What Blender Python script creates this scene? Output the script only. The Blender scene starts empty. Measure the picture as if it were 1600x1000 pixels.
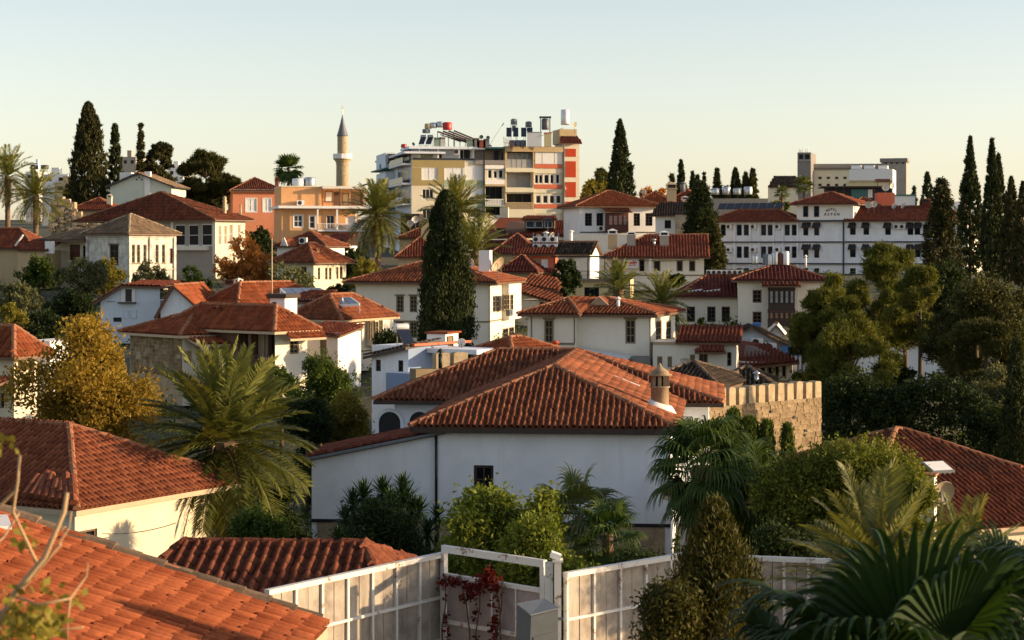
import bpy, math, random
import numpy as np
from mathutils import Vector, Matrix
R = math.radians
scene = bpy.context.scene
COL = scene.collection
F, CZ, HY = 3000.0, 20.0, 390.0        # focal length in photo pixels, eye height, row of the horizon
# ------------------------------------------------------------------ camera, sky, sun, exposure
cam = bpy.data.objects.new('camera', bpy.data.cameras.new('camera'))
COL.objects.link(cam)
cam.location = (0, 0, CZ); cam.rotation_euler = (R(90), 0, 0)
cam.data.sensor_width = 36; cam.data.lens = 36 * F / 1600
cam.data.shift_y = -(500 - HY) / 1600
cam.data.dof.use_dof = True; cam.data.dof.focus_distance = 62; cam.data.dof.aperture_fstop = 4.0
cam.data.clip_start = .5; cam.data.clip_end = 9000
scene.camera = cam
SUN_EL, SUN_AZ = 10.5, 3.5             # degrees; azimuth is how far the sun stands in front of the picture plane, to the right
to_sun = Vector((math.cos(R(SUN_AZ)) * math.cos(R(SUN_EL)), -math.sin(R(SUN_AZ)) * math.cos(R(SUN_EL)), math.sin(R(SUN_EL))))
w = bpy.data.worlds.new('World'); scene.world = w; w.use_nodes = True
nt = w.node_tree
sky = nt.nodes.new('ShaderNodeTexSky'); sky.sky_type = 'NISHITA'; sky.sun_disc = False
sky.sun_elevation = R(SUN_EL); sky.sun_rotation = R(90 + SUN_AZ)
sky.altitude = 50; sky.air_density = .98; sky.dust_density = .75; sky.ozone_density = 1.15
bg = nt.nodes['Background']; bg.inputs[1].default_value = .14
hs = nt.nodes.new('ShaderNodeHueSaturation'); hs.inputs['Saturation'].default_value = .66
nt.links.new(sky.outputs[0], hs.inputs['Color']); tn = nt.nodes.new('ShaderNodeMix'); tn.data_type = 'RGBA'; tn.blend_type = 'MULTIPLY'; tn.inputs[0].default_value = 1; tn.inputs[7].default_value = (1.02, .972, .985, 1)
nt.links.new(hs.outputs[0], tn.inputs[6]); nt.links.new(tn.outputs[2], bg.inputs[0])
sl = bpy.data.lights.new('sun', 'SUN'); sl.energy = 4.8; sl.angle = R(.6); sl.color = (1, .72, .42)
so = bpy.data.objects.new('sun', sl); COL.objects.link(so)
so.rotation_euler = to_sun.to_track_quat('Z', 'Y').to_euler(); so.location = (60, 0, 60)
scene.view_settings.view_transform = 'Standard'; scene.view_settings.look = 'None'
scene.view_settings.gamma = 1; scene.view_settings.use_curve_mapping = False
scene.view_settings.exposure = 0.83
scene.cycles.max_bounces = 6; scene.cycles.transparent_max_bounces = 8

# ------------------------------------------------------------------ small helpers
def ray(px, py, d):
    return Vector(((px - 800) / F * d, d, CZ - (py - HY) / F * d))

_gd = [0, 22, 30, 60, 88, 96, 105, 120, 140, 165, 190, 215, 250, 290, 350, 450, 650, 6000]
_gv = [-8.5, -9.2, -10.2, -9.9, -10, -9.4, -8.4, -7.6, -6.7, -5.2, -3.9, -3.2, -3.3, -1.2, 3, 7, 9, 9]
def gz(x, y):
    z = float(np.interp(y, _gd, _gv))
    t = min(1, max(0, (x - 21) / 7)); t = t * t * (3 - 2 * t)
    k = min(1, max(0, (y - 80) / 15)) * min(1, max(0, (185 - y) / 30))
    return CZ + z - 3.6 * t * k

def tag(o, label=None, cat=None, group=None, kind=None):
    if label: o['label'] = label
    if cat: o['category'] = cat
    if group: o['group'] = group
    if kind: o['kind'] = kind
    return o

def thing(name, label, cat, loc=(0, 0, 0), rz=0, group=None):
    o = bpy.data.objects.new(name, None); COL.objects.link(o)
    o.location = loc; o.rotation_euler = (0, 0, rz); o.empty_display_size = .2
    return tag(o, label, cat, group)

def link(name, me, parent=None, kind=None):
    o = bpy.data.objects.new(name, me); COL.objects.link(o)
    if parent is not None: o.parent = parent
    if kind: o['kind'] = kind
    return o

def bulk(name, V, Q, mat, smooth=False):
    me = bpy.data.meshes.new(name)
    V = np.ascontiguousarray(V, dtype=np.float32).reshape(-1, 3); Q = np.ascontiguousarray(Q, dtype=np.int32)
    n = Q.shape[1]
    me.vertices.add(len(V)); me.vertices.foreach_set('co', V.ravel())
    me.loops.add(Q.size); me.loops.foreach_set('vertex_index', Q.ravel())
    me.polygons.add(len(Q)); me.polygons.foreach_set('loop_start', np.arange(0, Q.size, n, dtype=np.int32))
    if smooth: me.polygons.foreach_set('use_smooth', np.ones(len(Q), dtype=bool))
    me.update(calc_edges=True)
    me.materials.append(MAT[mat] if isinstance(mat, str) else mat)
    return me

class MB:
    def __init__(s): s.v = []; s.f = []; s.m = []; s.sm = []
    def poly(s, pts, m=0, smooth=False):
        n = len(s.v); s.v += [tuple(p) for p in pts]; s.f.append(tuple(range(n, n + len(pts)))); s.m.append(m); s.sm.append(smooth)
    def box(s, x0, y0, z0, x1, y1, z1, m=0):
        n = len(s.v)
        s.v += [(x0,y0,z0),(x1,y0,z0),(x1,y1,z0),(x0,y1,z0),(x0,y0,z1),(x1,y0,z1),(x1,y1,z1),(x0,y1,z1)]
        for q in ((0,3,2,1),(4,5,6,7),(0,1,5,4),(1,2,6,5),(2,3,7,6),(3,0,4,7)):
            s.f.append(tuple(n + i for i in q)); s.m.append(m); s.sm.append(False)
    def beam(s, a, b, wx, wz, m=0):
        a, b = Vector(a), Vector(b); t = (b - a).normalized()
        u = t.cross(Vector((0, 0, 1)))
        if u.length < 1e-3: u = Vector((1, 0, 0))
        u.normalize(); v = u.cross(t)
        n = len(s.v)
        for p in (a, b):
            for (i, j) in ((-1,-1),(1,-1),(1,1),(-1,1)): s.v.append(tuple(p + u * wx / 2 * i + v * wz / 2 * j))
        for q in ((3,2,1,0),(4,5,6,7),(0,1,5,4),(1,2,6,5),(2,3,7,6),(3,0,4,7)):
            s.f.append(tuple(n + i for i in q)); s.m.append(m); s.sm.append(False)
    def tube(s, pts, rad, n=8, m=0, caps=True, smooth=True):
        pts = [Vector(p) for p in pts]
        if not hasattr(rad, '__len__'): rad = [rad] * len(pts)
        base = len(s.v)
        for i, p in enumerate(pts):
            t = (pts[min(i + 1, len(pts) - 1)] - pts[max(i - 1, 0)]).normalized()
            u = t.cross(Vector((.13, .99, .07)) if abs(t.y) < .9 else Vector((1, 0, 0))).normalized(); v = t.cross(u)
            for k in range(n):
                a = 2 * math.pi * k / n
                s.v.append(tuple(p + (u * math.cos(a) + v * math.sin(a)) * rad[i]))
        for i in range(len(pts) - 1):
            for k in range(n):
                s.f.append((base + i*n + k, base + i*n + (k+1) % n, base + (i+1)*n + (k+1) % n, base + (i+1)*n + k)); s.m.append(m); s.sm.append(smooth)
        if caps:
            s.f.append(tuple(base + k for k in reversed(range(n)))); s.m.append(m); s.sm.append(False)
            s.f.append(tuple(base + (len(pts)-1)*n + k for k in range(n))); s.m.append(m); s.sm.append(False)
    def lathe(s, prof, c=(0, 0, 0), n=16, m=0, smooth=True, flat=()):
        base = len(s.v); c = Vector(c)
        for r, z in prof:
            for k in range(n):
                a = 2 * math.pi * k / n; s.v.append((c.x + r*math.cos(a), c.y + r*math.sin(a), c.z + z))
        for i in range(len(prof) - 1):
            for k in range(n):
                s.f.append((base+i*n+k, base+i*n+(k+1)%n, base+(i+1)*n+(k+1)%n, base+(i+1)*n+k)); s.m.append(m); s.sm.append(smooth)
        s.f.append(tuple(base + k for k in reversed(range(n)))); s.m.append(m); s.sm.append(False)
        s.f.append(tuple(base + (len(prof)-1)*n + k for k in range(n))); s.m.append(m); s.sm.append(False)
    def mesh(s, name, mats):
        me = bpy.data.meshes.new(name); me.from_pydata(s.v, [], s.f)
        if isinstance(mats, str): mats = [mats]
        for x in mats: me.materials.append(MAT[x])
        me.polygons.foreach_set('material_index', s.m); me.polygons.foreach_set('use_smooth', s.sm)
        me.update(); return me
    def build(s, name, mats, parent=None, kind=None):
        return link(name, s.mesh(name, mats), parent, kind)

# ------------------------------------------------------------------ materials
MAT = {}
def newmat(name):
    m = bpy.data.materials.new(name); m.use_nodes = True; MAT[name] = m
    t = m.node_tree; return m, t, t.nodes['Principled BSDF']
def N(t, typ, **kw):
    n = t.nodes.new(typ)
    for k, v in kw.items(): setattr(n, k, v)
    return n
def noise(t, scale, detail=4, rough=.55, stretch=None):
    tc = N(t, 'ShaderNodeTexCoord'); n = N(t, 'ShaderNodeTexNoise')
    n.inputs['Scale'].default_value = scale; n.inputs['Detail'].default_value = detail; n.inputs['Roughness'].default_value = rough
    if stretch:
        mp = N(t, 'ShaderNodeMapping'); mp.inputs['Scale'].default_value = stretch
        t.links.new(tc.outputs['Object'], mp.inputs[0]); t.links.new(mp.outputs[0], n.inputs['Vector'])
    else: t.links.new(tc.outputs['Object'], n.inputs['Vector'])
    return n.outputs['Fac']
def ramp(t, fac, stops):
    r = N(t, 'ShaderNodeValToRGB'); e = r.color_ramp.elements
    while len(e) < len(stops): e.new(.5)
    for i, (p, c) in enumerate(stops):
        e[i].position = p; e[i].color = (*c, 1) if hasattr(c, '__len__') else (c, c, c, 1)
    t.links.new(fac, r.inputs[0]); return r.outputs[0]
def mix(t, fac, a, b, mode='MIX'):
    n = N(t, 'ShaderNodeMix', data_type='RGBA', blend_type=mode)
    for sock, v in ((n.inputs[0], fac), (n.inputs[6], a), (n.inputs[7], b)):
        if hasattr(v, 'is_linked') or isinstance(v, bpy.types.NodeSocket): t.links.new(v, sock)
        elif hasattr(v, '__len__'): sock.default_value = (*v, 1) if len(v) == 3 else v
        else: sock.default_value = v
    return n.outputs[2]
def bump(t, b, h, strength=.3, dist=.02):
    n = N(t, 'ShaderNodeBump'); n.inputs['Strength'].default_value = strength; n.inputs['Distance'].default_value = dist
    t.links.new(h, n.inputs['Height']); t.links.new(n.outputs[0], b.inputs['Normal'])
def rnd(t):
    g = N(t, 'ShaderNodeNewGeometry'); o = N(t, 'ShaderNodeObjectInfo')
    a = N(t, 'ShaderNodeMath', operation='ADD'); t.links.new(g.outputs['Random Per Island'], a.inputs[0]); t.links.new(o.outputs['Random'], a.inputs[1])
    f = N(t, 'ShaderNodeMath', operation='FRACT'); t.links.new(a.outputs[0], f.inputs[0]); return f.outputs[0]

def plaster(name, c, stain=None, amt=.5, rough=.9, scale=.8):
    m, t, b = newmat(name)
    stain = stain or tuple(x * .72 for x in c)
    big = ramp(t, noise(t, scale, 6, .65), [(.42, 0), (.75, 1)])
    streak = ramp(t, noise(t, 1.0, 5, .6, (3.5, 3.5, .35)), [(.5, 0), (.78, 1)])
    mul = N(t, 'ShaderNodeMath', operation='MULTIPLY'); mul.inputs[1].default_value = amt
    add = N(t, 'ShaderNodeMath', operation='MAXIMUM')
    t.links.new(big, add.inputs[0]); t.links.new(streak, add.inputs[1]); t.links.new(add.outputs[0], mul.inputs[0])
    t.links.new(mix(t, mul.outputs[0], c, stain), b.inputs['Base Color'])
    b.inputs['Roughness'].default_value = rough; b.inputs['Specular IOR Level'].default_value = .2
    bump(t, b, noise(t, 22, 5), .35, .012)
def flat(name, c, rough=.6, metal=0, var=.25, scale=6, spec=.4):
    m, t, b = newmat(name)
    t.links.new(mix(t, noise(t, scale, 4), tuple(x * (1 - var) for x in c), tuple(min(1, x * (1 + var * .6)) for x in c)), b.inputs['Base Color'])
    b.inputs['Roughness'].default_value = rough; b.inputs['Metallic'].default_value = metal; b.inputs['Specular IOR Level'].default_value = spec
    return m, t, b
def tile_mat(name, c1, c2, dirt, amt=.5, scale=.7, rough=.82):
    m, t, b = newmat(name)
    base = ramp(t, rnd(t), [(0, c1), (.55, tuple((x + y) / 2 for x, y in zip(c1, c2))), (1, c2)])
    big = ramp(t, noise(t, scale, 7, .7), [(.45, 0), (.7, amt)])
    c = mix(t, big, base, dirt)
    fine = ramp(t, noise(t, 14, 4), [(.3, .72), (.7, 1.1)])
    t.links.new(mix(t, 1.0, c, fine, 'MULTIPLY'), b.inputs['Base Color'])
    b.inputs['Roughness'].default_value = rough; b.inputs['Specular IOR Level'].default_value = .06
    bump(t, b, noise(t, 45, 3), .3, .006)
def leaf_mat(name, c1, c2, trans=.3, rough=.65, scale=.5, spec=.12):
    m, t, b = newmat(name)
    f = N(t, 'ShaderNodeMath', operation='MULTIPLY_ADD'); t.links.new(rnd(t), f.inputs[0]); f.inputs[1].default_value = .55
    nn = ramp(t, noise(t, scale, 3), [(.35, 0), (.65, .45)]); t.links.new(nn, f.inputs[2])
    c = ramp(t, f.outputs[0], [(0, c1), (1, c2)])
    t.links.new(c, b.inputs['Base Color']); b.inputs['Roughness'].default_value = rough; b.inputs['Specular IOR Level'].default_value = spec
    tr = N(t, 'ShaderNodeBsdfTranslucent'); t.links.new(mix(t, 1., c, (1.35, 1.25, .55), 'MULTIPLY'), tr.inputs[0])
    ms = N(t, 'ShaderNodeMixShader'); ms.inputs[0].default_value = trans
    t.links.new(b.outputs[0], ms.inputs[1]); t.links.new(tr.outputs[0], ms.inputs[2])
    t.links.new(ms.outputs[0], t.nodes['Material Output'].inputs[0])

plaster('white', (.76, .75, .72), (.55, .52, .46), .35)
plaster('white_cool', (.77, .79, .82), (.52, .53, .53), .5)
plaster('white_far', (.78, .76, .72), (.6, .58, .52), .4, scale=.25)
plaster('cream', (.70, .62, .47), (.48, .40, .28), .45)
plaster('ivory', (.74, .69, .58), (.56, .5, .38), .4)
plaster('old_plaster', (.66, .62, .54), (.13, .12, .11), .85, scale=1.3)
plaster('yellow', (.66, .54, .30), (.45, .36, .2), .4)
plaster('orange_wall', (.70, .38, .17), (.5, .26, .13), .4)
plaster('salmon_wall', (.58, .22, .12), (.42, .16, .1), .4)
plaster('green_wall', (.56, .60, .50), (.4, .43, .36), .35)
plaster('sage', (.33, .39, .28), (.24, .28, .2), .5)
plaster('olive_wall', (.34, .27, .12), (.25, .2, .1), .5)
plaster('pale_block', (.68, .62, .46), (.5, .46, .34), .4)
plaster('blue_wall', (.22, .29, .43), (.17, .22, .32), .4)
plaster('bluewhite', (.62, .68, .74), (.45, .48, .5), .4)
plaster('red_paint', (.45, .055, .02), (.34, .05, .025), .4)
plaster('red_band', (.55, .15, .08), (.4, .1, .06), .4)
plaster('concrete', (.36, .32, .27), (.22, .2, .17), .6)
plaster('grey_concrete', (.24, .22, .2), (.15, .14, .13), .6)
plaster('tan', (.5, .38, .22), (.36, .27, .15), .5)
plaster('chimney_stone', (.30, .225, .14), (.12, .09, .06), .8, scale=3)
plaster('stone', (.50, .38, .22), (.24, .17, .1), .75, scale=2.2)
plaster('stone_pale', (.40, .315, .20), (.17, .13, .08), .85, scale=2.5)
plaster('mortar', (.26, .195, .118), (.13, .095, .06), .8, scale=2)
plaster('sheet', (.39, .34, .28), (.13, .10, .078), 1.0, scale=1.6)
plaster('sheet_pink', (.36, .30, .28), (.18, .14, .13), .8, scale=1.6)
flat('wood', (.14, .075, .04), .6, var=.5)
flat('wood_dark', (.045, .028, .02), .6, var=.4)
flat('wood_olive', (.20, .155, .085), .65, var=.35)
flat('wood_red', (.12, .035, .02), .6, var=.4)
flat('beam_light', (.45, .34, .22), .7)
flat('white_paint', (.74, .73, .70), .5, var=.1)
flat('shutter', (.70, .70, .68), .55, var=.08)
flat('black', (.012, .012, .013), .5)
flat('dark', (.03, .028, .026), .8)
flat('steel', (.45, .46, .47), .35, .8)
flat('grey_metal', (.16, .18, .195), .6, 0, spec=.2)
flat('cabinet_metal', (.075, .088, .098), .6, 0, spec=.15)
flat('bark_dark', (.05, .035, .022), .95, var=.5, scale=9)
flat('dark_metal', (.05, .052, .056), .5, .3)
flat('lead', (.12, .125, .14), .5, .2, var=.2)
flat('dish', (.62, .60, .56), .5, var=.1)
flat('dish_beige', (.50, .40, .27), .6, var=.15)
flat('tank', (.66, .66, .65), .3, .2, var=.1)
flat('tank_red', (.45, .03, .02), .4)
flat('gold', (.8, .55, .2), .3, 1)
flat('solar', (.012, .016, .03), .12, var=.2, spec=.8)
flat('solar_grey', (.16, .18, .23), .2, var=.2, spec=.8)
flat('gutter', (.42, .29, .17), .55)
flat('curtain', (.33, .33, .32), .7, var=.3, scale=3)
flat('curtain_warm', (.30, .22, .14), .7, var=.4, scale=2)
flat('awning', (.035, .03, .035), .8)
flat('blue_tarp', (.05, .16, .42), .5)
flat('teal', (.05, .16, .16), .6)
flat('band_dark', (.035, .05, .075), .6)
flat('bark', (.10, .07, .045), .9, var=.5, scale=9)
flat('bark_palm', (.16, .105, .06), .95, var=.6, scale=7)
flat('twig', (.42, .28, .15), .85, var=.3)
flat('canvas', (.66, .66, .65), .7, var=.1)
flat('ink', (.02, .02, .022), .7)
flat('red_ink', (.5, .03, .03), .7)
for nm, c, r in (('glass', (.010, .012, .015), .10), ('glass_soft', (.030, .028, .024), .22), ('glass_blue', (.05, .07, .09), .15)):
    m, t, b = flat(nm, c, r, var=.5, scale=1.2, spec=.05)
# rusty white paint
m, t, b = newmat('rusty_white')
ru = ramp(t, noise(t, 3, 9, .78), [(.545, 0), (.60, .9)])
t.links.new(mix(t, ru, (.62, .59, .54), (.19, .085, .038)), b.inputs['Base Color']); b.inputs['Roughness'].default_value = .7
tile_mat('tile', (.17, .050, .025), (.30, .102, .050), (.09, .045, .032), .65, .9)
tile_mat('tile_main', (.15, .046, .025), (.31, .115, .058), (.07, .042, .03), .75, .9)
tile_mat('tile_bright', (.19, .048, .020), (.32, .095, .040), (.12, .05, .03), .6, .8)
tile_mat('tile_red', (.14, .038, .023), (.23, .070, .040), (.08, .036, .026), .55)
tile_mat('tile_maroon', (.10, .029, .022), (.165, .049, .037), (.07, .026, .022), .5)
tile_mat('tile_brown', (.12, .036, .021), (.22, .072, .038), (.05, .03, .022), .7, 1.1)
tile_mat('tile_old', (.15, .105, .07), (.28, .19, .12), (.05, .045, .04), .7)
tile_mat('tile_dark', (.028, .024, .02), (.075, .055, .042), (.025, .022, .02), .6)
tile_mat('ridge', (.28, .115, .06), (.40, .18, .10), (.2, .12, .07), .5)
tile_mat('stone_block', (.22, .158, .092), (.35, .262, .158), (.09, .062, .038), .9, scale=1.5, rough=.95)
tile_mat('stone_old', (.34, .25, .15), (.55, .44, .29), (.14, .10, .065), .6, scale=1.5, rough=.95)
leaf_mat('leaf_cypress', (.014, .022, .008), (.050, .062, .018), .12)
leaf_mat('leaf_cypress_warm', (.018, .022, .008), (.075, .070, .022), .12)
leaf_mat('leaf_conifer', (.018, .026, .008), (.095, .088, .022), .18)
leaf_mat('leaf_thuja', (.014, .026, .007), (.10, .085, .018), .2)
leaf_mat('leaf_pine', (.035, .055, .010), (.17, .165, .03), .28)
leaf_mat('leaf_green', (.022, .045, .010), (.095, .13, .022), .3)
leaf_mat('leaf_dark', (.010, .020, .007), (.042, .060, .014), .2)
leaf_mat('leaf_bright', (.06, .10, .014), (.22, .24, .04), .35)
leaf_mat('leaf_round', (.035, .055, .008), (.19, .20, .028), .28)
leaf_mat('leaf_olive', (.06, .07, .03), (.19, .19, .085), .25)
leaf_mat('leaf_gold', (.12, .085, .012), (.40, .265, .045), .42)
leaf_mat('leaf_rust', (.28, .10, .025), (.58, .26, .07), .4)
leaf_mat('leaf_red', (.035, .008, .006), (.20, .022, .014), .25)
leaf_mat('leaf_yellowgreen', (.10, .09, .014), (.28, .24, .045), .35)
leaf_mat('frond', (.05, .070, .014), (.20, .20, .045), .25, .5, spec=.3)
leaf_mat('frond_gold', (.055, .075, .014), (.22, .21, .042), .28, .45, spec=.5)
leaf_mat('frond_dry', (.20, .12, .05), (.38, .24, .10), .2)
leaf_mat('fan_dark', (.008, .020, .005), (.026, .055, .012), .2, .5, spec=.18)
leaf_mat('fan', (.022, .050, .010), (.095, .135, .028), .28, .5, spec=.18)
leaf_mat('fan_gold', (.05, .075, .015), (.17, .18, .045), .3, .4, spec=.5)
leaf_mat('yucca', (.010, .028, .008), (.040, .075, .020), .2, .5, spec=.2)
leaf_mat('dry_grass', (.10, .09, .03), (.25, .19, .07), .3)
# soil and ground cover
m, t, b = newmat('soil')
c = ramp(t, noise(t, .12, 8, .65), [(.3, (.022, .03, .012)), (.5, (.05, .05, .022)), (.7, (.09, .07, .04))])
t.links.new(c, b.inputs['Base Color']); b.inputs['Roughness'].default_value = 1
bump(t, b, noise(t, 1.5, 6), .6, .2)
# ------------------------------------------------------------------ roof tiles
rng = np.random.default_rng(7)
def tile_shape(tw, tl, n, hgt):
    us = np.linspace(-.5, .5, n + 1)
    ws = hgt * np.maximum(0, np.cos(np.pi * np.clip(us / .64, -.5, .5))) ** .65
    ov = tl * 1.10; lift = .013
    top = [(u * tw, ov - tl * .5 - .0, w) for u, w in zip(us, ws)]
    low = [(u * tw, -tl * .5, w + lift) for u, w in zip(us, ws)]
    lip = [(u * tw, -tl * .5 + .004, w + lift - .024) for u, w in zip(us, ws)]
    V = np.array(top + low + lip); k = n + 1
    Q = [(i, i + 1, k + i + 1, k + i) for i in range(n)] + [(k + i, k + i + 1, 2 * k + i + 1, 2 * k + i) for i in range(n)]
    return V, np.array(Q)
def inside(poly, P, m=0.0):
    ok = np.ones(len(P), bool); k = len(poly)
    a = np.array(poly); area = sum(a[i][0] * a[(i+1) % k][1] - a[(i+1) % k][0] * a[i][1] for i in range(k))
    sg = 1 if area > 0 else -1
    for i in range(k):
        e = a[(i+1) % k] - a[i]; L = np.hypot(*e)
        if L < 1e-6: continue
        ok &= sg * (e[0] * (P[:, 1] - a[i][1]) - e[1] * (P[:, 0] - a[i][0])) / L > m
    return ok
def plane_frames(poly, tw, tl):
    p = [Vector(q) for q in poly]
    e = (p[1] - p[0]).normalized(); n = e.cross(p[2] - p[0]).normalized()
    if n.z < 0: n = -n
    t = n.cross(e)
    if t.z < 0: t = -t
    q2 = [((q - p[0]).dot(e), (q - p[0]).dot(t)) for q in p]
    xs = [q[0] for q in q2]; ys = [q[1] for q in q2]
    ni = int(math.ceil((max(xs) - min(xs)) / tw)) + 1; nj = int(math.ceil(max(ys) / tl)) + 1
    I, J = np.meshgrid(np.arange(ni), np.arange(nj), indexing='ij')
    P = np.stack([(min(xs) + (I + .5) * tw).ravel(), ((J + .42) * tl).ravel()], 1)
    P = P[inside(q2, P, 0.0)]
    return P, np.array(p[0]), np.array(e), np.array(t), np.array(n)

def tile_planes(planes, parent, mat, d, near=0, tw=None, tl=None, world=None):
    """tiles over roof planes (first two points of each = its eave); near = how many become tiles of their own"""
    tw = tw or (.195 if d < 80 else .24 if d < 130 else .30); tl = tl or (.30 if d < 80 else .38 if d < 130 else .5)
    n = 10 if d < 80 else 5
    V, Q = tile_shape(tw, tl, n, .095 if d < 80 else .105)
    fr = []
    for poly in planes:
        P, o, e, t, nn = plane_frames(poly, tw, tl)
        if not len(P): continue
        c = o + P[:, :1] * e + P[:, 1:] * t
        k = len(P)
        jit = rng.normal(0, 1, (k, 4)) * (.010, .012, .006, .02)
        ang = jit[:, 3:4]
        ee = e + ang * t; tt = t - ang * e
        c = c + jit[:, :1] * e + jit[:, 1:2] * t + (jit[:, 2:3] + .012) * nn
        tt = tt + rng.normal(0, .012, (k, 1)) * nn
        fr.append((c, ee, tt, np.repeat(nn[None], k, 0)))
    if not fr: return
    c, e, t, nn = (np.concatenate([f[i] for f in fr]) for i in range(4))
    keep = np.ones(len(c), bool)
    if near:
        Mw = np.array(world); wc = c @ Mw[:3, :3].T + Mw[:3, 3]; wn = nn @ Mw[:3, :3].T
        tocam = np.array((0, 0, CZ)) - wc; dist = np.linalg.norm(tocam, axis=1)
        fac = (wn * tocam).sum(1) / dist
        px = wc[:, 0] / wc[:, 1] * F + 800; py = HY - (wc[:, 2] - CZ) / wc[:, 1] * F
        vis = (fac > .02) & (px > 4) & (px < 1596) & (py < 996)
        score = np.where(vis, np.clip(fac, 0, 1) / dist ** 2, -1)
        order = np.argsort(-score)[:near]; order = order[score[order] > 0]
        me = bulk('tile', V, Q, mat)
        for i in order:
            o = link('tile', me, parent)
            m = Matrix((( e[i][0], t[i][0], nn[i][0], c[i][0]), (e[i][1], t[i][1], nn[i][1], c[i][1]), (e[i][2], t[i][2], nn[i][2], c[i][2]), (0, 0, 0, 1)))
            o.matrix_basis = m
        keep[order] = False
    c, e, t, nn = c[keep], e[keep], t[keep], nn[keep]
    if len(c):
        A = c[:, None] + V[None, :, :1] * e[:, None] + V[None, :, 1:2] * t[:, None] + V[None, :, 2:] * nn[:, None]
        QQ = (np.arange(len(c)) * len(V))[:, None, None] + Q[None]
        link('roof_tiles', bulk('roof_tiles', A.reshape(-1, 3), QQ.reshape(-1, 4), mat), parent, 'stuff')

def ridge_caps(edges, parent, d, mat='ridge', r=None, single=False):
    r = r or (.10 if d < 80 else .12); L = .38
    mb = MB(); rr = random.Random(3)
    for a, b in edges:
        a, b = Vector(a), Vector(b); t = b - a; n = max(1, int(t.length / L)); t /= n
        for i in range(n):
            p = a + t * i; q = a + t * (i + 1.12)
            u = t.normalized().cross(Vector((0, 0, 1))).normalized(); v = u.cross(t.normalized())
            if v.z < 0: v = -v
            j = Vector((rr.gauss(0, .008), rr.gauss(0, .008), rr.gauss(0, .008)))
            m = MB() if single else mb
            for k in range(6):
                a0, a1 = math.pi * k / 6 - .2, math.pi * (k + 1) / 6 - .2
                a1 = math.pi * (k + 1) / 6 + (.2 if k == 5 else -.2 + .4 * (k + 1) / 6); a0 = -.2 + (math.pi + .4) * k / 6; a1 = -.2 + (math.pi + .4) * (k + 1) / 6
                P0 = u * math.cos(a0) + v * math.sin(a0); P1 = u * math.cos(a1) + v * math.sin(a1)
                m.poly([p + j + P0 * r * 1.12 + v * .02, p + j + P1 * r * 1.12 + v * .02, q + j + P1 * r * .92 + v * .02, q + j + P0 * r * .92 + v * .02])
            m.poly([p + j + (u * math.cos(x) + v * math.sin(x)) * r * 1.12 + v * .02 for x in [-.2 + (math.pi + .4) * k / 6 for k in range(7)]])
            if single: m.build('ridge_tile', mat, parent)
    if not single and mb.v: mb.build('ridge_caps', mat, parent)

def slab(planes, th=.14, low=.03, mats=('tile', 'wood')):
    mb = MB()
    for poly in planes:
        top = [Vector(p) - Vector((0, 0, low)) for p in poly]; bot = [p - Vector((0, 0, th)) for p in top]
        mb.poly(top, 0); mb.poly(bot[::-1], 1)
        for i in range(len(top)):
            j = (i + 1) % len(top); mb.poly([top[i], bot[i], bot[j], top[j]], 1)
    return mb

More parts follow.
